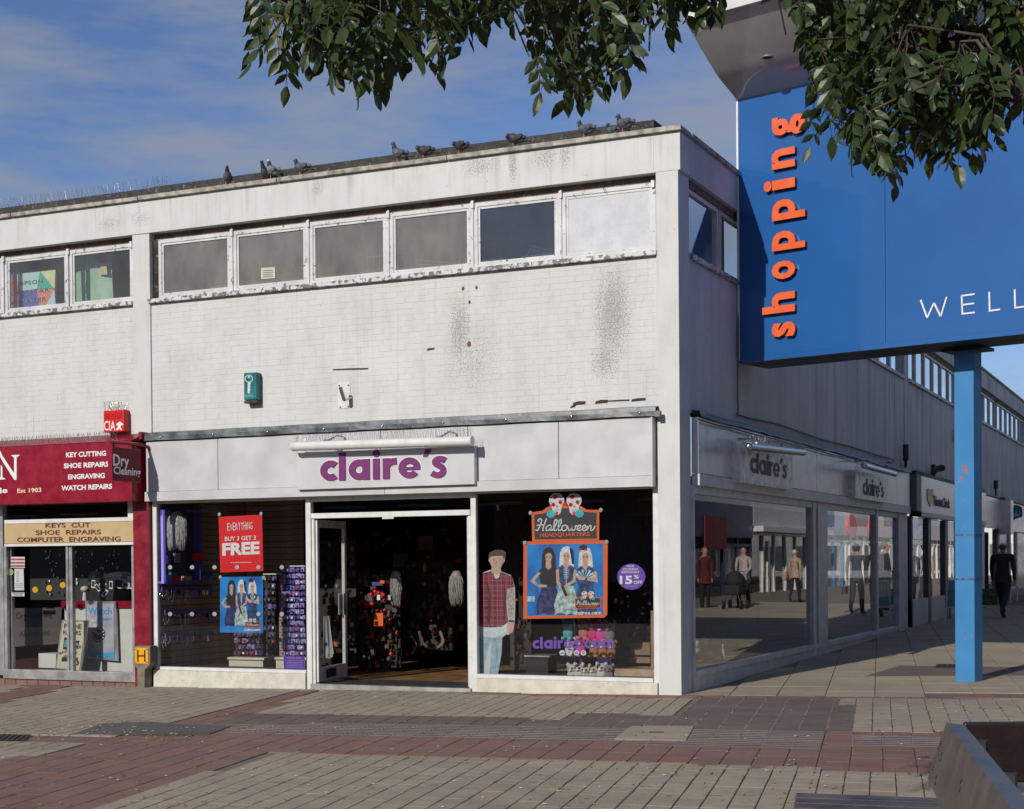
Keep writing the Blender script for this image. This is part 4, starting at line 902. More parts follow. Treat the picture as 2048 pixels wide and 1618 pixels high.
# hydrant marker post
hp = empty('hydrant_marker', FY(286, 1374, -.2), 'stubby concrete post with a yellow H plate in front of the crimson pilaster', 'marker post')
CONC = mat('rough concrete', (.20, .18, .14), .9, .25, 0, 9, .7, 40)
def fp_(l, r_, t, b, y, th, nm, mt, par=hp, bv=.008): return bevel(fyb(nm, par, mt, l, r_, t, b, y, th), bv)
mb = MB(); P = [FY(a, b, -.20) for a, b in ((275, 1376), (289, 1376), (289, 1340), (300, 1328), (300, 1292), (267, 1292), (267, 1328), (275, 1338))]; mb.prism(list(reversed(P)), (0, .16, 0), CONC); bevel(mb.build('concrete_post', hp), .01)
fp_(269.5, 296, 1295.5, 1327.5, -.212, .011, 'yellow_plate', mat('yellow enamel plate', (.78, .37, .008), .35, .08))
mb = MB(); text_px(mb, 'H', (274.5, 1323.5), (291, 1323.5), 23.5, BLACK, lambda a, b: FY(a, b, -.213)); mb.build('lettering', hp)
for a, b in ((272, 1298.5), (293.5, 1298.5), (272, 1324.5), (293.5, 1324.5)): MB().tube([FY(a, b, -.212), FY(a, b, -.217)], .009, 8, BLACK).build('bolt', hp)
# ================================================================== corner shop interior
SI = empty('corner_shop_interior', (-4, .2, 0), kind='structure')
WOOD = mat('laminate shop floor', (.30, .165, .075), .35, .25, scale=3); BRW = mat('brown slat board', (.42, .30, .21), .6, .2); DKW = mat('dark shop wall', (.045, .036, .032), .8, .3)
bx('floor', SI, WOOD, -7.75, -.1, .35, 14, -.14, .0); bx('door_mat', SI, mat('black coir mat', (.018, .019, .021), .95, .4, bump=.8, bscale=200), -5.12, -2.84, .065, .95, -.10, .012)
bx('mat_trim', SI, ALU, -5.1, -2.84, .955, .985, .001, .012)
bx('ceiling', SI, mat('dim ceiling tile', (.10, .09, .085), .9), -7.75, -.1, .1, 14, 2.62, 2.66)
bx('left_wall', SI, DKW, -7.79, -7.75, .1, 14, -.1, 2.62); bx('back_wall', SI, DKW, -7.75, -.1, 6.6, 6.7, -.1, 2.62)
def room_panel(n, y0, y1, x0, x1, z0=0., z1=2.6, mt=None): bx(n, SI, mt or DKW, x0, x1, y0, y1, z0, z1)
# slat wall behind the left window
sw = empty('slat_wall', (-7.75, 1.3, 0), 'brown slatted display wall hung with jewellery behind the left shop window', 'slat wall'); 
SLAT = None; k = 0
ysw = 2.2
while .12+k*.092 < 2.55:
    z = .12+k*.092
    if SLAT is None: SLAT = q_mesh(MB().cbox(-.52, .52, 0, .02, 0, .084, .003, BRW)); SLAT2 = q_mesh(MB().cbox(-1.05, 1.05, 0, .02, 0, .084, .003, BRW))
    inst(SLAT, 'slat', sw, Matrix.Translation((-7.2, ysw, z))); inst(SLAT2, 'slat', sw, Matrix.Translation((-7.72, 1.14, z)) @ Matrix.Rotation(R(90), 4, 'Z')); k += 1
bx('backing', sw, DARK, -7.72, -6.68, ysw+.015, ysw+.03, .1, 2.6)
LILAC = mat('lilac card', (.28, .24, .62), .45, .12, scale=20); LIL2 = mat('deep purple card', (.13, .09, .36), .5, .2); PURS = mat('purple strip', (.11, .08, .38), .5, .1)
def fbox(nm, par, mt, l, r_, t, b, y, th, **kw): return fyb(nm, par, mt, l, r_, t, b, y, th, **kw)
def xbox(nm, par, mt, l, r_, t, b, x, th, **kw):
    a = RX(l, (t+b)/2, x); c = RX(r_, (t+b)/2, x); return MB().box(x-th, x, a.y, c.y, RX((l+r_)/2, b, x).z, RX((l+r_)/2, t, x).z, mt).build(nm, par, **kw)
zA = lambda x, y: (300+x/3.853, 980+y/3.853)
for (l, r_, t, b) in ((95, 300, 742, 778), (318, 480, 740, 775), (118, 300, 920, 955), (330, 490, 920, 950), (122, 300, 1098, 1130), (350, 490, 1092, 1120), (330, 490, 640, 665)):
    a = zA(l, t); c = zA(r_, b); o = xbox('price_rail', sw, PURS, a[0], c[0], a[1], c[1], -7.66, .02)
    n_ = int((c[0]-a[0])/7)
    for i in range(n_):
        x = a[0]+(i+.5)*(c[0]-a[0])/n_; xbox('hanging_pack', sw, rnd.choice((LIL2, LILAC, STEEL, DARK)), x-2.4, x+2.2, c[1], c[1]+rnd.uniform(5, 11), -7.65+rnd.uniform(-.02, .02), .01)
mb = MB()
for i in range(16):
    a = zA(100+rnd.random()*230, 770+rnd.randrange(3)*178); c = RX(a[0], a[1], -7.6); r_ = rnd.uniform(.02, .05); L = rnd.uniform(.1, .22)
    mb.tube([(c.x-r_, c.y, c.z), (c.x-r_*1.1, c.y-.01, c.z-L*.6), (c.x, c.y-.01, c.z-L), (c.x+r_*1.1, c.y-.01, c.z-L*.6), (c.x+r_, c.y, c.z)], .004, 4, STEEL)
mb.build('necklaces', sw)
nb = empty('neon_frame', RX(328, 1160, -7.6), 'purple edged display frame at the left side of the left shop window', 'display frame')
NEON = G('glowing lilac edge'); NEON.b.inputs['Emission Color'].default_value = (.25, .22, .9, 1); NEON.b.inputs['Emission Strength'].default_value = .28; NEON = NEON.done((.25, .22, .6), .4)
xbox('edge', nb, NEON, 326.5, 330.5, 1020, 1167, -7.55, .04); xbox('edge', nb, PURS, 331, 403, 1161, 1166, -7.55, .14); xbox('edge', nb, PURS, 400, 405, 1022, 1166, -7.55, .14); xbox('back_panel', nb, mat('dark lilac back', (.05, .045, .09), .6), 331, 402, 1010, 1162, -7.67, .02)
for (l, r_, t, b, m_) in ((336, 350, 1111, 1128, STEEL), (352, 361, 1106, 1125, ALU), (390, 408, 1106, 1120, REDPR), (343, 352, 1144, 1151, TEAL), (334, 345, 1150, 1162, LIL2), (348, 362, 1151, 1162, REDPR), (368, 384, 1152, 1162, CARD)):
    xbox('boxed_item', nb, m_, l, r_, t, b, -7.56+rnd.random()*.05, .05)
def wig(name, label, top, wd, ln, y, mt, seed, n=110):
    rr = random.Random(seed); c = FY(top[0], top[1], y); t = empty(name, c+Vector((0, 0, -ln)), label, 'wig'); mb_ = MB()
    mb_.ball(c+Vector((0, 0, -wd*.55)), wd*.46, wd*.42, wd*.55, mt, 14, 8)
    mb_.tube([c+Vector((0, 0, -ln*q)) for q in (.12, .3, .5, .7, .86)], [wd*.36, wd*.44, wd*.42, wd*.3, wd*.1], 10, mt)
    mb_.build('crown', t); mb_ = MB()
    for i in range(n):
        a = rr.uniform(-math.pi, math.pi); u = math.sin(a); v = -abs(math.cos(a)); r_ = wd*.5
        L = ln*rr.uniform(.78, 1.0); ph = rr.uniform(0, 6); P = []
        for k in range(9):
            q = k/8; s_ = (math.sin(min(1, q*3.2)*math.pi/2)); bulge = 1+.14*math.sin(q*3.1)-.35*max(0, q-.72)/.28*rr.uniform(.3, 1)
            P.append((c.x+u*r_*s_*bulge+.018*math.sin(q*9+ph)*q, c.y+v*r_*.9*s_+.01*math.sin(q*7+ph), c.z-.02*wd-q*L))
        mb_.tube(P, [.004, .0075, .0085, .008, .0075, .007, .0055, .004, .001], 4, mt)
    mb_.build('hair', t); return t
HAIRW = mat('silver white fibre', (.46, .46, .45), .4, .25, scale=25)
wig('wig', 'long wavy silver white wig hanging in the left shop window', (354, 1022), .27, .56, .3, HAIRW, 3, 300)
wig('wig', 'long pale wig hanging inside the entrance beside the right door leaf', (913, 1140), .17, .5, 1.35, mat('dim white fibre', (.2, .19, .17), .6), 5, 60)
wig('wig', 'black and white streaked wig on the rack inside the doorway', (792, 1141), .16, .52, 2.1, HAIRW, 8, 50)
# rotating stand of lilac cards
def card_stand(label, l, r_, t, b, y, cols, rows, base, seed, mats):
    rr = random.Random(seed); T = empty('card_stand', FY((l+r_)/2, base, y+.15), label, 'display stand')
    fbox('core', T, mat('dark stand core', (.03, .03, .05), .5), l+3, r_-3, t, b, y+.07, .12); fbox('top_rail', T, WHITE, l-2, r_, t-3, t-.5, y+.02, .25)
    fbox('plinth', T, CREAMB, l-10, r_, b+8, base, y-.1, .42); fbox('plinth_top', T, CREAMB, l-13, r_+2, b+3, b+7.5, y-.13, .48)
    W = (r_-l)/cols; H = (b-t)/rows; me = {}
    A = FY(l, t, y); Bq = FY(l+W, t+H, y); cw = (Bq.x-A.x)*.86; chh = (A.z-Bq.z)*.74
    for i in range(cols):
        for j in range(rows):
            m_ = rr.choice(mats)
            if m_ not in me: me[m_] = q_mesh(MB().cbox(-cw/2, cw/2, 0, .008, -chh/2, chh/2, .002, m_))
            p = FY(l+(i+.5)*W, t+(j+.5)*H, y)
            inst(me[m_], 'card', T, Matrix.Translation(p+Vector((0, rr.uniform(-.02, .03), rr.uniform(-.006, .006)))) @ Matrix.Rotation(rr.uniform(-.35, .35), 4, 'Z') @ Matrix.Rotation(rr.uniform(-.1, .25), 4, 'X') @ Matrix.Rotation(rr.uniform(-.08, .08), 4, 'Y'))
            if rr.random() < .8:
                d = MB(); d.box(p.x-cw*.22, p.x+cw*.22, p.y-.03, p.y-.022, p.z-chh*.25, p.z+chh*.2, rr.choice((STEEL, ALU, REDPR, LIL2, TXTW))); d.build('charm', T)
    return T
CREAMB = mat('cream painted plinth', (.56, .52, .42), .5, .05)
card_stand('tall stand of lilac earring cards at the right side of the left shop window', 562, 610, 1134, 1312, .55, 5, 15, 1341, 2, [LILAC, LILAC, mat('light lilac card', (.38, .34, .68), .45), LIL2])
card_stand('low stand of lilac and dark charms under the blue poster', 468, 526, 1262, 1312, .75, 7, 4, 1341, 4, [LILAC, DKW, mat('maroon card', (.08, .02, .05), .5), STEEL])
card_stand('dim stand of dark charms behind the blue poster', 528, 552, 1150, 1318, 1.5, 3, 12, 1340, 9, [DKW, DARK, LIL2])
# window stickers and notices on the left window
YG = .046
for i, (px, py) in enumerate([(x, y) for y in (1134.5, 1228) for x in (340, 384, 429, 474, 517, 563.5)]):
    mb = MB(); pxpoly(mb, circ(px, py, 4.3, 14), .0335, mat('frosted dot', (.30, .31, .31), .5)); mb.build('frosted_dot', sf)
def cup(mb_, px, py, y=YG): mb_.ball(FY(px, py, y-.0), .028, .006, .028, mat('clear suction cup', (.4, .4, .4), .1), 10, 5)
pe = empty('sale_poster', FY(482, 1144, YG), 'bright red EVERYTHING BUY 3 GET 3 FREE poster in the left shop window', 'poster')
mb = MB(); pxpoly(mb, [(437, 1034), (524, 1029), (526.5, 1142), (440.5, 1145)], YG, REDPR, .002); mb.build('sheet', pe)
mb = MB(); q = lambda a, b: FY(a, b, YG-.001)
text_px(mb, 'BUY 3 GET 3', (450, 1082), (512, 1079.5), 8.5, TXTW, q, bold=.015); text_px(mb, 'FREE', (445, 1111.5), (519.5, 1108), 25, TXTW, q, bold=.045)
x = 455
for i, ch in enumerate('EVERYTHING'):
    wd_ = 4.4 if ch != 'I' else 1.0; h = (15, 13, 15.5, 14, 16, 14, 16, 13, 15, 14)[i]; text_px(mb, ch, (x, 1061.5-i*.35), (x+wd_, 1061.3-i*.35), h, TXTW, q); x += wd_+1.05
pxpoly(mb, [(461, 1125), (503, 1124), (503, 1124.8), (461, 1125.8)], YG-.001, TXTW); mb.build('lettering', pe)
mb = MB(); cup(mb, 438.5, 1029); cup(mb, 522, 1027.5); mb.build('suction_cups', pe)
z4 = lambda x, y: (1000+x/5.779, 980+y/5.779)
SKIN = mat('printed skin', (.52, .34, .28), .45, .12, scale=30); PALEB = mat('printed pale blue', (.36, .58, .72), .45, .45, scale=16); SKYB = mat('printed blue ground', (.02, .20, .58), .45, .45, scale=16); DKB = mat('printed dark blue', (.03, .07, .20), .45, .45, scale=16); PW = mat('printed white', (.66, .68, .68), .45, .15, scale=30); BLK = flat('printed black', (.012, .012, .016))
PINKP = mat('printed pink', (.5, .3, .34), .45, .45, scale=16)
def skull(mb_, Z, cx, cy, s_, y):
    pz(mb_, Z, circ(cx, cy-45*s_, 88*s_, 24, .98), y, PW); pz(mb_, Z, [(cx-60*s_, cy), (cx+60*s_, cy), (cx+50*s_, cy+90*s_), (cx+20*s_, cy+122*s_), (cx-20*s_, cy+122*s_), (cx-50*s_, cy+90*s_)], y-.0004, PW)
    for a, b, r_, m_ in ((-20, -85, 28, REDPR), (-38, 5, 25, REDPR), (42, -25, 25, REDPR), (0, 103, 20, REDPR)): pz(mb_, Z, circ(cx+a*s_, cy+b*s_, r_*s_, 12), y-.0008, m_)
    for a, b, r_ in ((-38, 5, 14), (42, -25, 14)): pz(mb_, Z, circ(cx+a*s_, cy+b*s_, r_*s_, 10), y-.0012, flat('dark print red', (.12, .01, .02)))
    pz(mb_, Z, [(cx-8*s_, cy+34*s_), (cx+10*s_, cy+34*s_), (cx, cy+14*s_)], y-.0012, BLK)
    for k in range(5): pz(mb_, Z, [(cx+(-30+k*14)*s_, cy+60*s_), (cx+(-27+k*14)*s_, cy+60*s_), (cx+(-27+k*14)*s_, cy+82*s_), (cx+(-30+k*14)*s_, cy+82*s_)], y-.0012, BLK)
    for k in range(9): a = k*.7; pz(mb_, Z, circ(cx+math.cos(a)*70*s_, cy-45*s_+math.sin(a)*68*s_, 6*s_, 6), y-.0012, rnd.choice((BLK, PALEB, GREYL)))
def rose(mb_, Z, cx, cy, r_, y):
    TQ = flat('turquoise print', (.05, .48, .56)); TQ2 = flat('deep turquoise print', (.02, .28, .36))
    for k in range(7): pz(mb_, Z, circ(cx+math.cos(k*.9)*r_*.55, cy+math.sin(k*.9)*r_*.5, r_*.48, 10), y-.0001*k, TQ)
    for q_ in (.62, .34): stroke(mb_, [(cx+math.cos(a)*r_*q_, cy+math.sin(a)*r_*q_*.9) for a in [i*.7 for i in range(8)]], r_*.09, lambda a, b: FY(*Z(a, b), y-.0012), TQ2)
def halloween_sign(mb_, Z, y):
    pz(mb_, Z, [(365, 258), (495, 240), (535, 205), (590, 180), (910, 180), (955, 195), (1000, 228), (1148, 230), (1145, 580), (372, 592)], y, ORANGE)
    pz(mb_, Z, [(395, 285), (515, 270), (560, 230), (605, 210), (890, 210), (930, 222), (985, 255), (1118, 262), (1118, 560), (400, 572)], y-.0005, flat('printed charcoal', (.03, .028, .032)))
    script_word(mb_, 'Halloween', lambda a, b: FY(*Z(a, b), y-.0012), 425, 468, 655, -108, 13, PW)
    tz(mb_, 'HEADQUARTERS', Z, (466, 543), (1038, 530), 44, ORANGE, y-.001, 5.779/(Z(5.779, 0)[0]-Z(0, 0)[0]), bold=.015)
    skull(mb_, Z, 655, 165, 1, y-.001); skull(mb_, Z, 855, 165, 1, y-.001); rose(mb_, Z, 588, 275, 50, y-.003); rose(mb_, Z, 918, 270, 50, y-.003); pz(mb_, Z, circ(748, 160, 22, 12), y-.003, REDPR)
def figure(mb_, Z, y, hair, top, skirt, cx, s_, hairc, topc, skc, arms='hip', stripe=None, ymax=1443):
    """printed costume model: cx centre, s_ scale; head at y=hair"""
    def P(pts, mt, k): q_ = [(cx+a*s_, min(hair+b*s_, ymax)) for a, b in pts]; (pz(mb_, Z, q_, y-.0003*k, mt) if min(v[1] for v in q_) < ymax else None)
    P([(-75, 330), (-85, 200), (-78, 60), (-45, -5), (10, -25), (55, -5), (85, 80), (95, 210), (80, 330), (40, 300), (-30, 300)], hairc, 1)
    P([(-130, 290), (-60, 215), (60, 215), (120, 260), (110, 430), (85, 480), (-75, 480), (-100, 420)], topc, 2)
    P([(-30, 150), (30, 150), (35, 230), (0, 262), (-35, 230)], SKIN, 3)
    P([(-42, 60), (-10, 35), (35, 45), (45, 100), (30, 160), (0, 185), (-32, 155)], SKIN, 4)
    P([(-52, 110), (-50, 40), (0, 10), (50, 30), (58, 100), (44, 80), (20, 48), (-30, 62)], hairc, 5)
    for ex in (-20, 20): P([(ex-11, 96), (ex+11, 94), (ex+9, 106), (ex-9, 108)], BLK, 6)
    P([(-11, 152), (12, 151), (1, 161)], REDPR, 6)
    P([(-85, 470), (95, 470), (150, 700), (135, 840), (60, 810), (0, 860), (-60, 800), (-140, 850), (-150, 700)], skc, 3)
    P([(-60, 820), (-10, 820), (-20, 1000), (-58, 1000)], DKB, 2); P([(20, 820), (75, 820), (70, 1000), (30, 1000)], DKB, 2)
    if arms == 'hip':
        P([(-128, 290), (-90, 300), (-175, 395), (-120, 440), (-20, 450), (-25, 475), (-130, 480), (-225, 400)], SKIN, 6)
    elif arms == 'front':
        P([(-128, 270), (-90, 260), (-85, 420), (10, 560), (40, 640), (5, 655), (-60, 520), (-120, 440)], SKIN, 6); P([(100, 260), (130, 280), (115, 420), (-20, 500), (-30, 470), (80, 400)], SKIN, 6)
        P([(-70, 470), (-40, 450), (20, 590), (-10, 610)], BLK, 7)
    else:
        P([(115, 270), (150, 300), (155, 420), (60, 400), (0, 385), (5, 355), (70, 360)], SKIN, 6); P([(-110, 280), (-60, 345), (20, 355), (25, 385), (-70, 390), (-140, 330)], SKIN, 6)
        for k in range(7): a = R(200+k*23); P([(0, 370), (math.cos(a)*130, 370+math.sin(a)*120), (math.cos(a+.22)*130, 370+math.sin(a+.22)*120)], rnd.choice((PALEB, GREYL, PW)), 7)
    if stripe:
        for k in range(6): stroke(mb_, [(cx-(38-k*3)*s_, hair+(268+k*22)*s_), (cx, hair+(258+k*22)*s_), (cx+(38-k*3)*s_, hair+(268+k*22)*s_)], 6*s_, lambda a, b: FY(*Z(a, b), y-.003), PW)
        stroke(mb_, [(cx, hair+250*s_), (cx, hair+450*s_)], 9*s_, lambda a, b: FY(*Z(a, b), y-.003), PW)
def three(mb_, Z, y):
    figure(mb_, Z, y, 680, 0, 0, 560, .93, BLK, BLK, mat('printed purple blue', (.04, .04, .16), .45, .45, scale=16), 'hip'); figure(mb_, Z, y-.0015, 680, 0, 0, 985, .93, PW, DKB, DKB, 'fan')
    figure(mb_, Z, y-.003, 670, 0, 0, 765, .93, PW, DKB, mat('printed mint tulle', (.42, .58, .55), .45, .45, scale=16), 'front', True); pz(mb_, Z, [(800, 660), (845, 690), (855, 860), (830, 850), (815, 740)], y-.0055, BLK)
    pz(mb_, Z, [(905, 690), (925, 640), (965, 628), (1005, 645), (1010, 700)], y-.004, BLK); [pz(mb_, Z, circ(a, 690, 14, 8), y-.0045, REDPR) for a in (925, 990)]
h1 = empty('halloween_sign', FY(1130, 1080, YG), 'orange edged black Halloween HEADQUARTERS sign with two sugar skulls in the right shop window', 'poster')
mb = MB(); halloween_sign(mb, z4, YG+.004); mb.build('print', h1); mb = MB(); cup(mb, *z4(352, 265)); cup(mb, *z4(1165, 232)); mb.build('suction_cups', h1)
h2 = empty('costume_poster', FY(1130, 1236, YG), 'large orange bordered blue poster of three costumed models below the black Halloween sign', 'poster')
mb = MB(); pz(mb, z4, [(272, 595), (1245, 580), (1240, 1440), (1205, 1475), (268, 1490)], YG+.007, ORANGE, .002)
GB = G('printed blue gradient ground'); GB = GB.done(GB.mix(GB.rng(GB.noise(GB.pos(), 2.2, 3), .3, .7), (.01, .10, .38), (.02, .28, .72)), .4)
pz(mb, z4, [(312, 630), (1195, 617), (1193, 1445), (312, 1455)], YG+.0065, GB)
three(mb, z4, YG+.006); 
for k in range(16): stroke(mb, [(405, 1075+k*23), (425, 1090+k*23), (445, 1070+k*23)], 5, lambda a, b: FY(*z4(a, b), YG+.0025), BLK)
pz(mb, z4, [(315, 1230), (400, 1225), (400, 1290), (312, 1290)], YG+.0035, PALEB)
z4s = lambda x, y: z4(863+(x-365)*.39, 1240+(y-230)*.362)
halloween_sign(mb, z4s, YG-.001)
geo_text(mb, 'claires.com', FY(*z4(855, 1442), YG-.001), FY(*z4(1175, 1440), YG-.001)-FY(*z4(855, 1442), YG-.001), Vector((0, 0, .033)), PW, w=.3)
mb.build('print', h2); mb = MB(); cup(mb, *z4(285, 612)); cup(mb, *z4(1232, 602)); mb.build('suction_cups', h2)
h3 = empty('costume_poster', FY(483, 1265, YG), 'smaller blue poster of three costumed models below the red sale poster in the left window', 'poster')
z3p = lambda x, y: (440+(x-330)*.1, 1156+(y-615)*.108)
mb = MB(); pxpoly(mb, [(440, 1154), (526, 1153), (526, 1266), (440, 1265)], YG+.004, GB, .002); three(mb, lambda x, y: (440+(x-330)*.0985, 1158+(y-640)*.118), YG+.0035)
halloween_sign(mb, lambda x, y: (490+(x-365)*.0385, 1243+(y-230)*.033), YG-.002)
geo_text(mb, 'claires.com', FY(489, 1262, YG-.002), FY(521, 1262, YG-.002)-FY(489, 1262, YG-.002), Vector((0, 0, .028)), PW, w=.3); mb.build('print', h3); mb = MB(); cup(mb, 440.5, 1154.5); cup(mb, 527, 1155.5); mb.build('suction_cups', h3)
cn = empty('customer_notice', FY(589, 1340, YG), 'small purple customer notice at the lower right corner of the left shop window', 'notice')
PUR2 = flat('violet vinyl', (.085, .035, .30)); LAV = flat('lavender print', (.35, .3, .6)); mb = MB(); pxpoly(mb, [(567, 1311), (609, 1313), (610, 1341), (568, 1339)], YG, PUR2, .002)
text_px(mb, 'CUSTOMER NOTICE', (575, 1317.5), (603, 1318), 3, LAV, lambda a, b: FY(a, b, YG-.001), bold=.02)
for k in range(5): pxpoly(mb, [(573, 1321+k*3.2), (605, 1321.6+k*3.2), (605, 1322.2+k*3.2), (573, 1321.6+k*3.2)], YG-.001, LAV)
mb.build('print', cn)
ns = empty('student_sticker', FY(*z4(1517, 1155), YG), 'round purple NUS student discount 15% off sticker near the right edge of the right window', 'sticker')
mb = MB(); pz(mb, z4, circ(1517, 1003, 162, 32, .93), YG, flat('violet sticker', (.14, .05, .42)), .002)
for s, a, b, h in (('NUS', (1468, 893), (1550, 891), 24), ('STUDENT', (1422, 930), (1598, 928), 24), ('DISCOUNT', (1408, 962), (1612, 960), 24), ('15', (1385, 1088), (1530, 1086), 96), ('%', (1548, 1026), (1608, 1024), 44), ('OFF', (1545, 1086), (1645, 1084), 36)):
    tz(mb, s, z4, a, b, h, TXTW, YG-.001, 5.779, bold=.035 if s == '15' else .02, ref='1' if s == '15' else 'H')
pz(mb, z4, [(1440, 1108), (1585, 1106), (1585, 1112), (1440, 1114)], YG-.001, LAV); mb.build('print', ns)
cd = empty('web_decal', FY(1147, 1300, YG), 'violet claires.com lettering and four round social media icons low on the right window', 'window lettering')
z5 = lambda x, y: (1040+x/6.827, 1220+y/6.827); VIO = flat('violet lettering', (.14, .06, .42))
mb = MB(); a = FY(*z5(172, 527), YG); b = FY(*z5(1290, 524), YG); geo_text(mb, 'claires.com', a, b-a, Vector((0, 0, (FY(*z5(172, 412), YG)-a).z)), VIO, w=.31, lift=.003); mb.build('lettering', cd)
mb = MB()
for i, cx in enumerate((575, 672, 770, 868)):
    pz(mb, z5, circ(cx, 585, 37, 18), YG-.002, PW); f = lambda u, v: FY(*z5(u, v), YG-.003)
    if i == 0: pz(mb, z5, [(555, 575), (575, 585), (585, 568), (598, 575), (592, 598), (565, 603), (556, 596)], YG-.003, VIO)
    if i == 1: stroke(mb, [(685, 560), (672, 562), (668, 575), (668, 612)], 9, f, VIO); stroke(mb, [(658, 580), (684, 580)], 8, f, VIO, 0)
    if i == 2: pz(mb, z5, [(750, 567), (790, 567), (790, 604), (750, 604)], YG-.003, VIO); pz(mb, z5, circ(770, 587, 9, 10), YG-.004, PW)
    if i == 3: stroke(mb, [(856, 592), (850, 575), (866, 562), (886, 570), (884, 588), (870, 594)], 7, f, VIO); stroke(mb, [(870, 574), (858, 615)], 8, f, VIO, 0)
mb.build('icons', cd)
# life-size cardboard cut-out
z3 = lambda x, y: (920+x/2.942, 850+y/2.942); YM = .14
sm = empty('cardboard_cutout', FY(987, 1352, YM), 'life size cardboard cut-out of a young man in a red plaid shirt and ripped jeans', 'cut-out figure')
G_ = G('red plaid print'); px_, py_, pz_ = G_.sep(G_.pos())
def chk(c, f, w_): return G_.math('LESS_THAN', G_.math('FRACT', G_.math('MULTIPLY', c, f)), w_)
PL1 = G_.math('ADD', G_.math('MULTIPLY', chk(px_, 9., .45), .5), G_.math('MULTIPLY', chk(pz_, 9., .45), .5))
cc = G_.mix(PL1, (.30, .02, .035), (.035, .02, .03)); cc = G_.mix(G_.rng(G_.noise(G_.pos(), 9, 4), .35, .7, 0, .6), cc, (.06, .03, .04)); cc = G_.mix(G_.math('MAXIMUM', chk(px_, 16., .12), chk(pz_, 16., .12)), cc, (.36, .09, .11)); PLAID = G_.done(cc, .6)
JEAN = mat('washed denim print', (.26, .42, .50), .6, .25, scale=14); TEE = mat('white tee print', (.55, .62, .66), .45, .15, scale=30); HAIRB = flat('brown hair print', (.07, .045, .035)); ARMS = mat('tattooed arm print', (.42, .36, .34), .6, .3, scale=25)
BRWN_P = flat('soft brown print', (.16, .10, .08)); SHP = flat('cheek print', (.40, .26, .21)); SHD = flat('dark fold print', (.06, .012, .02)); JND = flat('denim fold print', (.16, .29, .37))
out = [(168, 795), (172, 755), (205, 735), (248, 735), (268, 755), (262, 800), (240, 840), (242, 862), (300, 885), (322, 950), (325, 1050), (322, 1160), (312, 1215), (285, 1235), (272, 1232), (248, 1250), (243, 1350), (222, 1475), (82, 1475), (82, 900), (150, 862), (188, 850), (186, 830)]
mb = MB(); pz(mb, z3, out, YM+.002, flat('white card edge', (.5, .52, .54)), .012); mb.build('card', sm); mb = MB()
for pts, mt, k in (([(85, 945), (102, 945), (100, 1180), (86, 1210)], SKIN, 1), ([(275, 960), (316, 958), (320, 1050), (316, 1130), (290, 1152), (277, 1060)], ARMS, 1), ([(288, 1150), (318, 1150), (311, 1210), (290, 1230), (276, 1215)], SKIN, 2), ([(286, 1148), (319, 1148), (319, 1160), (286, 1160)], GREYL, 3),
                   ([(90, 1240), (182, 1252), (160, 1330), (128, 1475), (82, 1475), (82, 1260)], JEAN, 1), ([(182, 1252), (244, 1245), (240, 1350), (222, 1472), (172, 1472), (182, 1350)], JEAN, 1), ([(198, 1305), (232, 1295), (228, 1312), (200, 1318)], SKIN, 2),
                   ([(90, 1180), (240, 1188), (283, 1165), (270, 1225), (205, 1252), (88, 1240)], TEE, 2), ([(85, 890), (150, 868), (188, 858), (235, 862), (300, 888), (320, 952), (276, 965), (272, 1050), (283, 1160), (240, 1188), (180, 1192), (105, 1186), (92, 1000), (86, 945)], PLAID, 3),
                   ([(190, 858), (238, 858), (228, 900), (208, 905)], TEE, 4), ([(186, 825), (238, 825), (240, 868), (214, 885), (186, 868)], SKIN, 5), ([(173, 772), (256, 770), (254, 808), (240, 838), (208, 848), (186, 832), (174, 806)], SKIN, 6), ([(166, 795), (172, 752), (205, 735), (248, 735), (266, 755), (260, 792), (250, 768), (180, 774)], HAIRB, 7),
                   ([(190, 787), (205, 785), (205, 787.5), (190, 789)], BRWN_P, 8), ([(224, 785), (241, 786), (241, 788.5), (224, 787.5)], BRWN_P, 8), ([(193, 793), (202, 792), (203, 796), (193, 797)], BRWN_P, 8), ([(227, 792), (236, 793), (237, 796), (227, 796)], BRWN_P, 8), ([(244, 790), (255, 775), (254, 808), (240, 838), (228, 846)], SHP, 7), ([(150, 880), (168, 1000), (160, 1150), (175, 1190), (182, 1000)], SHD, 4), ([(262, 900), (255, 1050), (262, 1160), (270, 1060)], SHD, 4), ([(120, 1260), (128, 1350), (110, 1470), (118, 1350)], JND, 3), ([(215, 1260), (222, 1350), (208, 1470), (212, 1350)], JND, 3), ([(211, 800), (218, 800), (220, 815), (208, 815)], mat('shaded skin print', (.40, .26, .22), .45, .45, scale=16), 8), ([(202, 823), (226, 823), (214, 829)], flat('lip print', (.38, .14, .13)), 8)):
    pz(mb, z3, pts, YM-.0006*k, mt)
mb.build('print', sm)
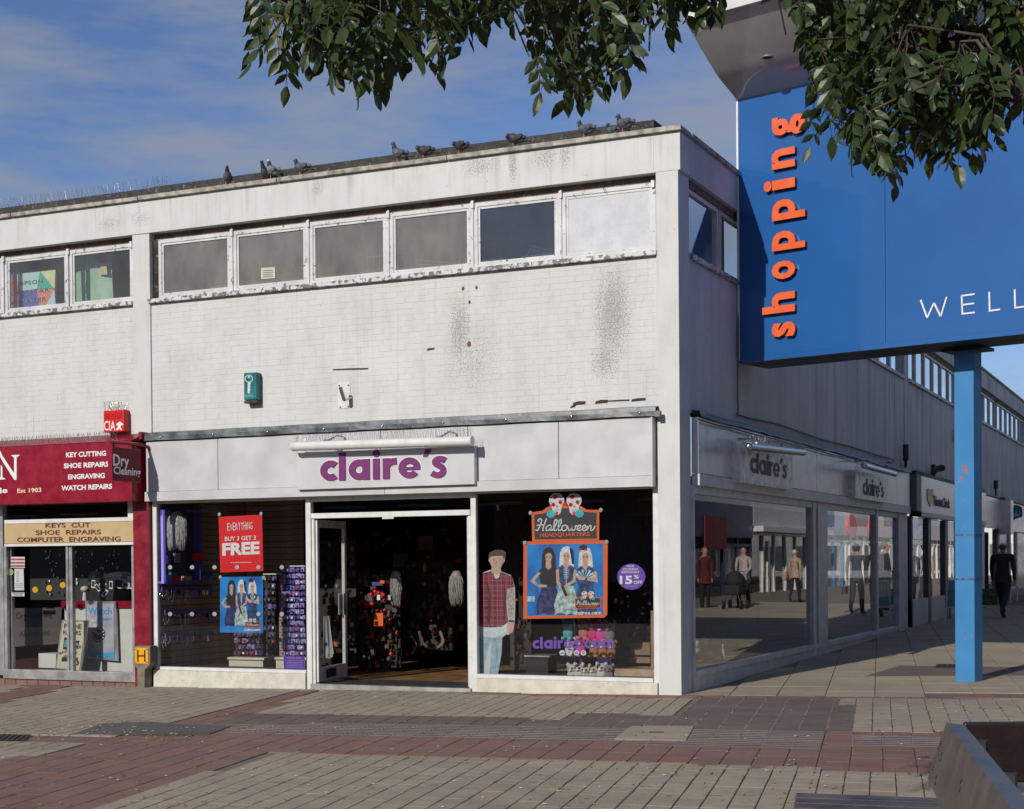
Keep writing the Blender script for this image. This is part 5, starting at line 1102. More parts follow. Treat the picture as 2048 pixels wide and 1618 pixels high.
# plush toys
def plush(cx, cy, s_, y, body, label, ears='bear', belly=None, tilt=0.):
    Z = z5; c = FY(*Z(cx, cy), y); t = empty('plush_toy', c+Vector((0, 0, -.2*s_)), label, 'soft toy', 'soft toys on the stand in the right window'); e = body
    mb_ = MB(); mb_.ball(c+Vector((tilt*.05, 0, -.1*s_)), .075*s_, .065*s_, .085*s_, e); mb_.build('body', t)
    mb_ = MB(); mb_.ball(c, .078*s_, .07*s_, .068*s_, e); o = mb_.build('head', t)
    for sx in (-1, 1):
        mb_ = MB(); mb_.ball(c+Vector((sx*.062*s_, .01, (.06 if ears == 'bear' else .09)*s_)), .03*s_, .018*s_, (.03 if ears == 'bear' else .06)*s_, e); mb_.build('ear', t)
        mb_ = MB(); mb_.ball(c+Vector((sx*.03*s_, -.064*s_, .008*s_)), .014*s_, .01*s_, .017*s_, BLACK, 8, 6); mb_.build('eye', t)
        mb_ = MB(); mb_.ball(c+Vector((sx*.045*s_, -.055*s_, -.165*s_)), .032*s_, .04*s_, .026*s_, belly or e); mb_.build('foot', t)
    mb_ = MB(); mb_.ball(c+Vector((0, -.066*s_, -.022*s_)), .026*s_, .018*s_, .018*s_, belly or PW, 8, 6); mb_.build('muzzle', t)
pm = {k: mat('plush '+k, c, .9, .2, bump=.6, bscale=90) for k, c in dict(teal=(.10, .38, .40), pink=(.50, .17, .20), magenta=(.60, .04, .18), grey=(.20, .20, .22), white=(.58, .56, .54), tan=(.36, .16, .06), cream=(.55, .48, .38), hot=(.66, .06, .36)).items()}
ts = empty('toy_stand', FY(1180, 1353, .55), 'wire tiered stand holding rows of soft toys in the right shop window', 'display stand')
mb = MB()
for px in (1150, 1200): mb.tube([FY(px, 1353, .62), FY(px, 1200, .62)], .012, 6, STEEL)
for py in (1275, 1312, 1350): mb.tube([FY(1128, py, .5), FY(1232, py, .5)], .008, 5, STEEL); mb.tube([FY(1128, py, .7), FY(1232, py, .7)], .008, 5, STEEL)
mb.build('wire_frame', ts)
for a in ((660, 205, 1.0, 'teal', 'teal soft toy at the left of the top row under the poster'), (870, 200, 1.0, 'pink', 'salmon pink koala soft toy in the top row under the poster'), (1000, 225, 1.0, 'magenta', 'magenta soft toy in the top row beside the pink koala'), (1110, 240, 1.0, 'hot', 'hot pink soft toy in the top row left of the grey one'), (1220, 235, 1.05, 'grey', 'grey soft toy at the right of the top row'),
          (680, 455, .9, 'white', 'white soft toy at the left of the middle row behind the violet lettering'), (830, 440, .9, 'hot', 'hot pink soft toy in the middle row behind the violet lettering'), (1010, 470, .85, 'tan', 'brown soft toy in the middle row, left of two more brown ones'), (1130, 480, .85, 'tan', 'brown soft toy in the middle of three brown ones'), (1250, 490, .85, 'tan', 'brown soft toy at the right end of the middle row'),
          (705, 800, .85, 'white', 'white soft toy with a blue hood at the left of the bottom row'), (800, 795, .85, 'white', 'white kitten soft toy second from the left in the bottom row'), (895, 820, .8, 'cream', 'cream soft toy in the middle of the bottom row'), (1000, 815, .85, 'cream', 'cream soft toy with a red mouth in the bottom row'), (1110, 790, .9, 'white', 'large white soft toy right of the cream ones'), (1215, 805, .8, 'grey', 'grey striped soft toy at the right of the bottom row')):
    plush(a[0], a[1], a[2], .42, pm[a[3]], a[4], belly=pm['teal'] if a[3] == 'teal' else pm['pink'] if a[3] in ('pink', 'grey') else None)
# shelving and dark merchandise in the right window and through the doorway
def clutter(name, label, l, r_, t, b, y, depth, n, mats, seed, smin=4, smax=14, cat='display rack'):
    rr = random.Random(seed); T = empty(name, FY((l+r_)/2, b, y+depth/2), label, cat)
    fbox('back_panel', T, DKW, l, r_, t, b, y+depth, .03)
    for i in range(n):
        a = rr.uniform(l, r_-smin); c = rr.uniform(t, b-smin); wd_ = rr.uniform(smin, smax)*.7; h = rr.uniform(smin, smax); m_ = rr.choice(mats); p = FY(a+wd_/2, c+h/2, y+rr.uniform(0, depth*.9)); sx = wd_*.0031; sz = h*.0031
        mb_ = MB()
        if rr.random() < .55: mb_.obox(p, Vector((sx, rr.uniform(-.4, .4)*sx, 0)), (0, .015, 0), (rr.uniform(-.2, .2)*sz, 0, sz), m_)
        else: mb_.ball(p, sx*.9, .05, sz*1.1, m_, 8, 6)
        mb_.build('hanging_item', T)
    return T
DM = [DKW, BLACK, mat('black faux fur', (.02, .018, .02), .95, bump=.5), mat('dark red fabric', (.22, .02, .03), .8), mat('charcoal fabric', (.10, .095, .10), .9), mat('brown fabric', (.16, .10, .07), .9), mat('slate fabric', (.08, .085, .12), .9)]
BR = [ORANGE, STEEL, REDPR, TXTW, CARD, ALU]
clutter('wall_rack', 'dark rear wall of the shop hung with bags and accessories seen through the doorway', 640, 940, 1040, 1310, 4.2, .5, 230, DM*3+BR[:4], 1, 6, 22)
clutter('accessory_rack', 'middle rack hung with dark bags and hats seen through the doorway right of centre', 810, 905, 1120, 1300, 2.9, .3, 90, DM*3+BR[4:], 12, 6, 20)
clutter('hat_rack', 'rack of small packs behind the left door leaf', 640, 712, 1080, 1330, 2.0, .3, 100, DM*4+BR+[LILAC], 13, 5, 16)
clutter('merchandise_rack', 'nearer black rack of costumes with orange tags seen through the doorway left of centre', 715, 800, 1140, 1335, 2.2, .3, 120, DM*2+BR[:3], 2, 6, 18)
bk = empty('rack_end', FY(738, 1340, 2.0), 'tall cream rack end panel with a bright metal edge inside the doorway', 'display rack')
fbox('panel', bk, CARD, 735, 775, 1150, 1343, 2.62, .03); fbox('metal_edge', bk, ALU, 731.5, 735, 1150, 1346, 2.58, .05); fbox('orange_tag_panel', bk, ORANGE, 748, 766, 1226, 1252, 2.1, .02); fbox('header', bk, ORANGE, 738, 774, 1140, 1148, 2.5, .04)
for q in ((750, 1183), (742, 1190), (757, 1186), (744, 1208), (767, 1190), (770, 1200)): 
    mb = MB(); mb.ball(FY(*q, 2.0), .035, .03, .03, REDPR, 8, 6); mb.build('red_rose', bk)
fbox('price_tag', bk, TXTW, 754, 760, 1190, 1200, 1.98, .01); fbox('price_tag', bk, TXTW, 774, 781, 1190, 1200, 1.98, .01); fbox('hat_box', bk, flat('blue felt', (.03, .06, .25)), 744, 765, 1164, 1171, 2.0, .1); fbox('hat_brim', bk, ORANGE, 760, 776, 1161, 1167, 1.98, .08)
wf = MB()
for i in range(9): a = i*.5; 
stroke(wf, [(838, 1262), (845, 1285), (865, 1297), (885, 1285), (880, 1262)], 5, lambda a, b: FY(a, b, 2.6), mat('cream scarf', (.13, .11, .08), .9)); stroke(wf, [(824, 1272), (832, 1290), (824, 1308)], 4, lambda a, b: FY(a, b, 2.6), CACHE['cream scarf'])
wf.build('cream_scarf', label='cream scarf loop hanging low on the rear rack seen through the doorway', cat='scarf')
for n_, (l, r_, t, b) in enumerate(((836, 860, 1072, 1100), (786, 810, 1108, 1135))): fbox('brown_bag', None, CARD, l, r_, t, b, 4.0, .1, label=['small brown bag high on the rear rack right of centre', 'dull brown bag hanging above the streaked wig'][n_], cat='bag')
mb = MB(); p0 = FY(668, 1236, .75)
for i in range(12): mb.add([FY(647+i*.9, 1232, .9+.02*math.sin(i*2)), FY(648+i*.9, 1232, .9), FY(650+i*1.6, 1318-(i % 3)*5, .93+.03*math.sin(i)), FY(646+i*1.4, 1316-(i % 2)*6, .9)], [(0, 1, 2, 3)], mat('white tulle', (.45, .46, .48), .8))
mb.build('tulle_skirt', label='white tulle skirt hanging behind the left door leaf', cat='skirt')
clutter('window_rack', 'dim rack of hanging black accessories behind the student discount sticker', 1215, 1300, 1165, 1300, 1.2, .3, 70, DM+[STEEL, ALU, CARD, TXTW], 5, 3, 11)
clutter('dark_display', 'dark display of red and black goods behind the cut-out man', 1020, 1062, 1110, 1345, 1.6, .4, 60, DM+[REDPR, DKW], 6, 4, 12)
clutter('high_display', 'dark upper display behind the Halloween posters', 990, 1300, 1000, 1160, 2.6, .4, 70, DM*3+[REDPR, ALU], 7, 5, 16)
bn = empty('glass_display_box', FY(1070, 1352, .5), 'dark smoked glass display box with a pale lid low in the right window', 'display box')
fbox('lid', bn, ALU, 1048, 1099, 1311, 1314, .45, .35); fbox('box', bn, mat('smoked acrylic', (.03, .03, .035), .1), 1052, 1096, 1314.5, 1350, .5, .28); fbox('base', bn, TXTW, 1045, 1100, 1350, 1353, .42, .4)
for n_, (l, r_, t, b) in enumerate(((1260, 1300, 1285, 1310), (1258, 1300, 1314, 1326))): fbox('shelf_step', None, mat('brown shelf', (.2, .13, .085), .6), l, r_, t, b, .9, .5, label=['upper brown display step at the lower right of the right window', 'lower brown display step at the lower right of the right window'][n_], cat='display step')
fbox('window_floor', SI, mat('window deck', (.05, .042, .04), .6), 947, 1302, 1353.5, 1372, .10, .9); fbox('window_floor', SI, CACHE['window deck'], 318, 608, 1338.5, 1360, .10, .9)
fbox('holographic_bag', None, mat('holographic foil', (.25, .2, .75), .15, .5, .6, 40), 1195, 1222, 1313, 1326, .48, .05, label='shiny blue violet foil bag between the toy rows', cat='bag')
fbox('ceiling_curve', SI, mat('brown bulkhead', (.10, .07, .05), .6), 1240, 1302, 985, 1030, 1.3, .3)
# side window display
sdp = empty('side_display_step', (-.5, 1.2, 0), 'low pale wooden display step with toys just inside the side shop window', 'display step')
p1 = RX(1377, 1240, -.25); p2 = RX(1432, 1225, -.25)
bx('slatted_back', sdp, mat('pale timber slats', (.30, .20, .12), .6, .2), -.55, -.52, .45, 1.75, .28, 1.0)
for k in range(5): bx('slat', sdp, CACHE['pale timber slats'], -.515, -.50, .45, 1.75, .32+k*.13, .43+k*.13)
bx('edge_post', sdp, WHITE, -.52, -.48, 1.76, 1.80, .28, 1.02); bx('deck', sdp, BRW, -1.4, -.1, .45, 6.3, .1, .27)
for i, (px, py, k) in enumerate(((1392, 1300, 'white'), (1408, 1293, 'teal'), (1418, 1320, 'magenta'))):
    c = RX(px, py, -.3); mb = MB(); mb.ball(c, .07, .09, .06, pm[k]); mb.ball(c+Vector((.02, -.05, .08)), .05, .055, .05, pm['white']); mb.build('plush_toy', label=['white', 'teal and white', 'magenta and white'][i]+' soft toy low in the side window near the corner', cat='soft toy')
mb = MB(); c = RX(1446, 1318, -.3); mb.tube([c-Vector((0, 0, .12)), c+Vector((0, 0, .06)), c+Vector((0, 0, .16)), c+Vector((0, 0, .2))], [.04, .035, .012, .015], 10, pm['white']); mb.build('bottle', label='small white bottle standing inside the side shop window', cat='bottle')
bx('side_blind', SI, mat('navy backing panel', (.02, .02, .05), .5), -1.5, -1.46, .45, 13.5, .0, 2.6)
# ================================================================== gateway sign
P0 = Vector((.02, 2.386, 0)); SD = Vector((math.cos(R(15)), -math.sin(R(15)), 0)); SN = Vector((-math.sin(R(15)), -math.cos(R(15)), 0))
def S(s_, off, z): return P0+SD*s_+SN*off+Vector((0, 0, z))
gw = empty('gateway_sign', S(4.8, 0, 4.245), 'big blue gateway sign spanning the alley with upright orange shopping letters', 'sign')
BLUG = G('glossy blue sign panel'); n_ = BLUG.noise(BLUG.pos(), .8, 3); BLUG.b.inputs['Coat Weight'].default_value = .8; BLUG.b.inputs['Coat Roughness'].default_value = .06
BLUG = BLUG.done(BLUG.mix(BLUG.rng(n_, .3, .7), (.011, .09, .30), (.016, .11, .36)), .3)
def sbox(nm, par, mt, s0, s1, o0, o1, z0, z1, **kw):
    mb_ = MB(); mb_.hexa([S(s0, o1, z0), S(s1, o1, z0), S(s1, o0, z0), S(s0, o0, z0), S(s0, o1, z1), S(s1, o1, z1), S(s1, o0, z1), S(s0, o0, z1)], mt); return mb_.build(nm, par, **kw)
SW = 9.7
for a, b in ((0.03, 2.12), (2.126, 4.2), (4.206, 6.3), (6.306, 8.4), (8.406, SW)): sbox('sign_panel', gw, BLUG, a, b, -.04, 0, 4.30, 7.72)
sbox('sign_edge', gw, TXTW, .0, .028, -.06, .012, 4.27, 7.73)
BEAM = mat('dark navy steel beam', (.006, .01, .028), .45, .2)
sbox('bottom_beam', gw, BEAM, .0, SW, -.75, -.041, 4.235, 4.33); sbox('bottom_lip', gw, BLUG, .03, SW, -.04, .006, 4.235, 4.298)
sbox('back_panel', gw, BLUG, .0, SW, -.80, -.76, 4.235, 7.72); sbox('top_deck', gw, WHITE, 0, SW, -.8, -.05, 7.74, 7.80)
SOF = G('glossy white soffit'); SOF.b.inputs['Coat Weight'].default_value = 1; SOF.b.inputs['Coat Roughness'].default_value = .04
SOF = SOF.done(SOF.mix(SOF.rng(SOF.noise(SOF.pos(), 2.5, 5, .65), .4, .75), (.50, .47, .45), (.40, .37, .34)), .35)
prof = spline([(-.02, 7.715), (.13, 7.79), (.43, 7.915), (.67, 8.06), (.88, 8.2), (1.22, 8.44)], 4)
mb = MB()
for a, b in ((0.0, 2.4), (2.402, 4.8), (4.802, SW)):
    V = []
    for o_, z in prof: V += [S(a, o_, z), S(b, o_, z)]
    for o_, z in prof: V += [S(a, o_-.03, z+.06), S(b, o_-.03, z+.06)]
    k = len(prof); mb.add(V, [(2*i, 2*i+2, 2*i+3, 2*i+1) for i in range(k-1)], SOF, True)
    mb.add(V, [(2*k+2*i, 2*k+2*i+1, 2*k+2*i+3, 2*k+2*i+2) for i in range(k-1)]+[(2*i, 2*k+2*i, 2*k+2*i+2, 2*i+2) for i in range(k-1)]+[(2*i+1, 2*i+3, 2*k+2*i+3, 2*k+2*i+1) for i in range(k-1)], BEAM)
mb.build('curved_soffit', gw)
sbox('soffit_rim', gw, WHITE, .0, SW, 1.2, 1.26, 8.43, 8.56)
mb = MB(); dp = S(.80, .56, 7.995); mb.tube([dp, dp-Vector((0, 0, .02))], .075, 16, mat('dull grey trim', (.2, .2, .2), .5)); mb.tube([dp-Vector((0, 0, .02)), dp-Vector((0, 0, .024))], .055, 12, DARK); mb.build('downlight', gw)
ORL = mat('orange acrylic letter', (.80, .13, .04), .35, .05); ORS = mat('dark red letter return', (.30, .03, .01), .4)
sp_ = lambda a, b: PL(a, b, S(0, 0, 0), SN)
for ch, y0, y1, xt in (('s', 671.5, 642.5, 1551), ('h', 623, 582.5, 1530), ('o', 556, 519.5, 1549.5), ('p', 498, 459.5, 1549.5), ('p', 437, 396, 1549.5), ('i', 376, 354.5, 1529), ('n', 333.5, 294, 1549), ('g', 270, 230, 1549)):
    base = sp_(1594.5, y0); top = sp_(1594.5, y1); V, Fs = font_mesh(ch, .035); x0, x1, a, b = bounds(V)
    xh = bounds(font_mesh('x', .035)[0])[3]; yb = bounds(font_mesh('x', .035)[0])[2]; unit = (sp_(1594.5, y0)-sp_(1549.5, y0)).length/(xh-yb)
    adv = Vector((0, 0, (top-base).z)); up = -SD; mb = MB()
    f = lambda v, h: base+adv*((v.x-x0)/(x1-x0))+up*((v.y-yb)*unit)+SN*h
    cnt = set((fc[i], fc[(i+1) % len(fc)]) for fc in Fs for i in range(len(fc))); side = [e for e in cnt if (e[1], e[0]) not in cnt]; n0 = len(V)
    mb.add([f(v, .065) for v in V], Fs, ORL); mb.add([f(v, .065) for v in V]+[f(v, .02) for v in V], [(p, p+n0, q+n0, q) for p, q in side], ORS); mb.build('letter', gw)
mb = MB()
for pts in ([(1843, 599), (1855, 637), (1868, 604), (1882, 634), (1894, 594)],): pass
def thin(pts, wd=3.2):
    A = [sp_(*p) for p in pts]
    for a, b in zip(A, A[1:]):
        d = (b-a).normalized(); n = d.cross(SN).normalized()*wd*.0031
        mb.add([a-n+SN*.012, a+n+SN*.012, b+n+SN*.012, b-n+SN*.012, a-n+SN*.002, a+n+SN*.002, b+n+SN*.002, b-n+SN*.002], [(0, 1, 2, 3), (0, 4, 5, 1), (1, 5, 6, 2), (2, 6, 7, 3), (3, 7, 4, 0)], TXTW)
for L in ([(1842, 600), (1855, 636)], [(1855, 636), (1868.5, 606)], [(1868.5, 606), (1882, 633)], [(1882, 633), (1894, 594)], [(1924, 591), (1925.5, 629)], [(1923, 592), (1950, 588.5)], [(1925, 610), (1949, 607)], [(1925, 628), (1950.5, 625)],
          [(1979, 584), (1980, 622.5)], [(1979, 622), (2001, 619)], [(2030, 579), (2031, 617)], [(2030, 616), (2052, 613)], [(2078, 572), (2079, 611)], [(2078, 610), (2100, 607)], [(2125, 566), (2127, 604)]): thin(L)
mb.build('welcome_lettering', gw)
bp_ = GR(1938, 1364); post = empty('gateway_post', bp_, 'sky blue square steel post with chipped paint holding up the gateway sign', 'post')
BP = G('chipped blue post paint'); p = BP.pos(); x_, y_, z_ = BP.sep(p)
cb_ = BP.mix(BP.rng(BP.noise(p, 2, 4), .3, .7), (.035, .19, .43), (.05, .225, .49)); nn = BP.noise(p, 7, 5, .65)
hgt = BP.math('MAXIMUM', BP.rng(z_, .22, .02, 0, .13), BP.math('MULTIPLY', BP.rng(z_, 1.9, 2.3), BP.rng(z_, 3.2, 2.7, 0, .07)))
cb_ = BP.mix(BP.rng(BP.math('ADD', nn, hgt), .675, .69), cb_, (.52, .085, .05)); cb_ = BP.mix(BP.rng(BP.noise(p, 21, 3, .6), .72, .74), cb_, (.15, .13, .15)); BP = BP.done(cb_, .4)
pc = bp_.copy(); hw = .128
mb = MB(); mb.hexa([pc+SD*a+SN*b+Vector((0, 0, z)) for z in (-.02, 4.235-pc.z) for a, b in ((-hw, hw), (hw, hw), (hw, -hw), (-hw, -hw))], BP); bevel(mb.build('shaft', post), .012, 2)
for z in (1.28, 1.83): mb = MB(); mb.hexa([pc+SD*a+SN*b+Vector((0, 0, z+h)) for h in (0, .02) for a, b in ((-hw-.003, hw+.003), (hw+.003, hw+.003), (hw+.003, -hw-.003), (-hw-.003, -hw-.003))], mat('worn grey band', (.10, .14, .2), .7, .5, scale=20)); mb.build('clamp_band', post)
mb = MB(); mb.hexa([pc+SD*a+SN*b+Vector((0, 0, 4.19-pc.z+h)) for h in (0, .04) for a, b in ((-.26, .2), (.26, .2), (.26, -.2), (-.26, -.2))], BEAM); mb.build('cap_plate', post)
post2 = copy_tree(post); post2.location = (7.9, 1.0, gz(7.9, 1)); post2['label'] = 'second sky blue post of the gateway beyond the right edge of the view'
post['group'] = post2['group'] = 'blue posts of the gateway sign'
# ================================================================== side signs
for i, (l, r_, tl, tr, bl, br, tx0, tx1, b0, b1, xh, lab) in enumerate(((1481, 1586, 881, 908, 965, 980, 1501, 1573, 945, 960, 30.5, 'first side sign of the accessories shop, under the longer silver strip light'), (1711, 1776, 941, 955, 996, 1006, 1726, 1767, 989, 996.5, 24.5, 'second side sign of the accessories shop with rippled silvery face'))):
    xf = .20; t = empty('side_shop_sign', RX((l+r_)/2, (bl+br)/2, .1), lab, 'shop sign'); a = RX(l, bl, xf); b = RX(r_, br, xf); z0 = (a.z+b.z)/2; z1 = (RX(l, tl, xf).z+RX(r_, tr, xf).z)/2
    bx('panel', t, mat('silvery sign face', (.74, .73, .72), .22, .25, scale=7, bump=.12, bscale=9), .086, xf, a.y, b.y, z0, z1)
    mb = MB(); q0 = RX(tx0, b0, xf); q1 = RX(tx1, b1, xf); geo_text(mb, "claire's", q0, Vector((0, (q1-q0).y, 0)), Vector((0, 0, (RX(tx0, b0-xh, xf)-q0).z)), GREYL, depth=.004, w=.26); mb.build('lettering', t)
striplight('strip_light', 'silver strip light on the side wall above the first side sign', RX(1498, 893, .42), RX(1606, 905, .42), .05, (.15, .6), STEEL, Vector((-1, 0, 0)), True, .3)
striplight('strip_light', 'silver strip light on the side wall above the second side sign', RX(1728, 931, .42), RX(1790, 948, .42), .05, (.2, .8), STEEL, Vector((-1, 0, 0)), False, .3)
# ================================================================== buildings further down the alley
def upper(Bd, y0, y1):
    bx('wall', Bd, SIDE, -.2, -.002, y0, y1, 3.38, 5.27); bx('fascia', Bd, SIDE, -.3, .028, y0, y1, 6.2572, 6.713); bevel(bx('coping', Bd, COPING, -.32, .068, y0+.003, y1-.003, 6.716, 6.775), .006)
    bx('roof', Bd, FELT, -8, -.33, y0, y1, 6.6, 6.70)
    for p in PIER:
        if y0 <= p < y1-.2 and p > 15: bx('pier', Bd, SIDE, -.1, .004, p-.2, p+.2, 3.39, 6.256)
    for p, q in zip(PIER, PIER[1:]):
        a = max(p+.2, y0+.02); b = min(q-.2, y1-.02)
        if b-a > 1.2: side_windows(Bd, a, b, max(1, round((b-a)/1.22)))
B3 = empty('travel_shop_building', (0, 20, 0), 'shaded alley building with the heart emblem travel shop on its ground floor', 'building'); upper(B3, 14.905, 25.6)
B4 = empty('red_shop_building', (0, 27.4, 0), 'narrow shop unit with a bright red interior beyond the blue post', 'building'); upper(B4, 25.605, 29.2)
B5 = empty('charity_shop_building', (0, 36, 0), 'alley building above the charity shop with an oval blue hanging sign', 'building'); upper(B5, 29.205, 43.8)
B6 = empty('far_alley_building', (0, 58, 0), 'farthest white building on the left side of the alley', 'building'); upper(B6, 43.805, 73)
rbx('flashing', B3, BLACK, 14.95, 25.6, 3.36, 3.44, 0, .14); rbx('fascia_return', B3, mat('grey fascia return', (.16, .16, .17), .5), 14.95, 15.5, 2.5, 3.36, 0, .16)
for a, b in ((15.5, 17.9), (17.905, 20.9), (20.905, 25.55)): rbx('fascia_panel', B3, SPAN, a, b, 2.60, 3.355, .0, .15)
rbx('fascia_trim', B3, mat('green trim', (.10, .32, .06), .3), 21, 25.55, 2.5, 2.60, 0, .16); rbx('fascia_trim', B3, SIDEF, 14.95, 20.99, 2.5, 2.598, 0, .16)
rbx('riser', B3, SIDEF, 14.95, 21.5, .0, .75, -.04, .04)
GFR = mat('dark grey frame', (.09, .10, .105), .4)
for a, b in ((14.95, 15.1), (17.0, 17.35), (19.3, 19.7), (21.4, 21.75), (22.9, 23.2), (24.3, 24.8)): rbx('frame', B3, GFR, a, b, .0, 2.5, -.06, .05)
for a, b in ((15.1, 17.0), (17.35, 19.3), (19.7, 21.4)): rbx('shop_window', B3, GLS, a, b, .76, 2.49, -.02, -.014)
rbx('shop_window', B3, GLS, 23.2, 24.3, .1, 2.49, -.02, -.014)
dd = rbx('door', B3, GFR, 21.75, 22.9, .05, .25, -.03, .02); rbx('glass_panel', dd, GLS, 21.8, 22.85, .25, 2.2, -.01, -.005); rbx('handle', dd, ALU, 22.0, 22.3, 1.0, 1.2, .0, .04); rbx('head_rail', dd, GFR, 21.75, 22.9, 2.2, 2.5, -.03, .02)
rbx('pilaster', B3, SIDEF, 24.82, 25.58, .0, 2.5, -.05, .10)
tk = empty('travel_shop_sign', RX(1870, 1000, .16), 'heart emblem and grey travel shop lettering on the pale side fascia', 'shop sign')
HRT = mat('gold heart', (.50, .33, .04), .35); mb = MB(); hx = lambda a, b: RX(a, b, .165)
mb.prism([hx(*p) for p in ((1861, 1013), (1856, 1000), (1855, 984), (1857.5, 977), (1861, 978.5), (1862.5, 982), (1864.5, 979), (1867, 980.5), (1867, 988), (1865, 1002))], (-.02, 0, 0), HRT); mb.build('heart', tk)
mb = MB(); a = RX(1867.5, 1011, .16); b = RX(1899, 1017, .16); text(mb, 'Thomas Cook', a, Vector((0, (b-a).y, 0)), Vector((0, 0, (RX(1867.5, 991, .16)-a).z)), GREYL, depth=.01, bold=.02); mb.build('lettering', tk)
rbx('fascia_panel', B4, SPAN, 25.62, 29.1, 2.45, 3.3, 0, .1); rbx('frame', B4, REDPR, 25.7, 25.9, 0, 2.45, -.1, .05); rbx('frame', B4, GFR, 28.7, 29.15, 0, 2.45, -.1, .05)
REDL = G('glowing red shop wall'); REDL.b.inputs['Emission Color'].default_value = (.8, .06, .04, 1); REDL.b.inputs['Emission Strength'].default_value = .25; REDL = REDL.done((.6, .03, .03), .5)  # wall glows by itself in place of shop lighting
WL = G('glowing pale shop fittings'); WL.b.inputs['Emission Color'].default_value = (.8, .75, .65, 1); WL.b.inputs['Emission Strength'].default_value = .3; WL = WL.done((.6, .58, .5), .5)  # shelf unit emits a little too, standing in for shop lighting
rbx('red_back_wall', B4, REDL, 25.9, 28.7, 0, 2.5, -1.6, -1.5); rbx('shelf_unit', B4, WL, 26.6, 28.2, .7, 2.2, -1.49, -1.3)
for z in (.9, 1.5, 1.9): rbx('red_shelf', B4, REDPR, 26.2, 28.6, z, z+.12, -1.29, -1.0)
rbx('counter', B4, TXTW, 26, 28.6, 0, .6, -.4, -.1); rbx('ceiling', B4, CEILM, 25.9, 28.7, 2.5, 2.56, -1.5, 0)
rbx('fascia_panel', B5, SPAN, 29.25, 29.9, 2.3, 3.3, 0, .35); rbx('fascia_panel', B5, SPAN, 29.91, 43.7, 2.42, 3.3, 0, .12); rbx('flashing', B5, LEAD, 29.25, 43.7, 3.31, 3.38, 0, .2)
rbx('riser', B5, mat('dark plinth tile', (.025, .03, .045), .3), 29.3, 43.7, 0, .62, -.04, .04); rbx('white_rail', B5, TXTW, 29.3, 43.7, .62, .70, -.04, .05); rbx('white_rail', B5, TXTW, 29.3, 43.7, -.1, -.02+.12, .04, .06)
PBG = mat('pale blue window vinyl', (.14, .22, .36), .15, .1)
for a, b in ((29.3, 31.6), (33.6, 37), (37.4, 43.6)): rbx('blue_window', B5, PBG, a, b, .7, 2.42, -.03, .0)
for a, b in ((31.6, 31.85), (33.3, 33.6), (37.0, 37.4)): rbx('frame', B5, SIDEF, a, b, 0, 2.42, -.05, .05)
rbx('doorway', B5, DKW, 31.85, 33.3, 0, 2.42, -.9, -.8); rbx('white_card', B5, TXTW, 32.0, 33.2, 1.1, 1.5, -.3, -.28)
rbx('fascia_panel', B6, SPAN, 43.9, 72.9, 2.42, 3.3, 0, .12); rbx('shop_window', B6, GLS, 44, 72.9, .4, 2.42, -.03, 0); rbx('riser', B6, SIDEF, 44, 72.9, -.1, .4, -.03, .03)
# oval hanging sign
yo_ = 31.2; ov = empty('oval_hanging_sign', FY(1996, 1041, yo_), 'blue oval Sue Ryder sign hanging from a bracket over the alley', 'hanging sign'); OVB = mat('oval sign blue', (.015, .13, .30), .4)
Z7 = lambda x, y: (1800+x/4.758, 960+y/4.758)
pts = [(935, 290), (945, 250), (985, 235), (1060, 238), (1130, 240), (1160, 262), (1166, 310), (1160, 350), (1120, 362), (1080, 382), (1000, 385), (940, 372), (922, 330)]
mb = MB(); pz(mb, Z7, pts, yo_, OVB, .06); mb.build('board', ov)
mb = MB(); scr = lambda a, b: FY(*Z7(a, b), yo_-.01)
for st in ([(965, 292), (950, 288), (948, 305), (965, 318), (962, 338), (942, 340)], [(972, 318), (974, 338), (988, 325), (990, 340)], [(996, 330), (1008, 320), (998, 338), (1014, 336)], [(1040, 342), (1040, 295)], [(1030, 296), (1058, 292), (1056, 312), (1038, 318), (1064, 342)], [(1068, 322), (1074, 338), (1086, 320), (1078, 360)], [(1104, 296), (1102, 340), (1090, 335), (1094, 322), (1104, 322)], [(1108, 330), (1120, 320), (1112, 338), (1124, 336)], [(1126, 340), (1128, 322), (1142, 320)]): stroke(mb, st, 5, scr, TXTW)
mb.build('lettering', ov); mb = MB(); mb.tube([FY(*Z7(700, 222), yo_), FY(*Z7(1112, 222), yo_)], .015, 6, SIDEF)
for x in (975, 1105): mb.tube([FY(*Z7(x, 222), yo_), FY(*Z7(x, 240), yo_)], .012, 6, TXTW)
mb.build('bracket', ov)
ov2 = empty('oval_wall_sign', RX(1980, 1020, .36), 'dark blue oval sign fixed flat on the alley wall behind the blue post', 'shop sign'); mb = MB(); c = Vector((.36, 29.55, 2.82)); mb.prism([c+Vector((0, math.cos(a)*.3, math.sin(a)*.3)) for a in [i*.3 for i in range(21)]], (-.0, .0, -.0), OVB); mb = MB(); mb.prism([FY(*Z7(*p), yo_+1.2) for p in ((790, 240), (830, 236), (880, 250), (905, 290), (900, 350), (850, 385), (785, 385), (760, 310))], (0, .06, 0), mat('deep blue oval', (.01, .035, .09), .4)); mb.build('board', ov2)
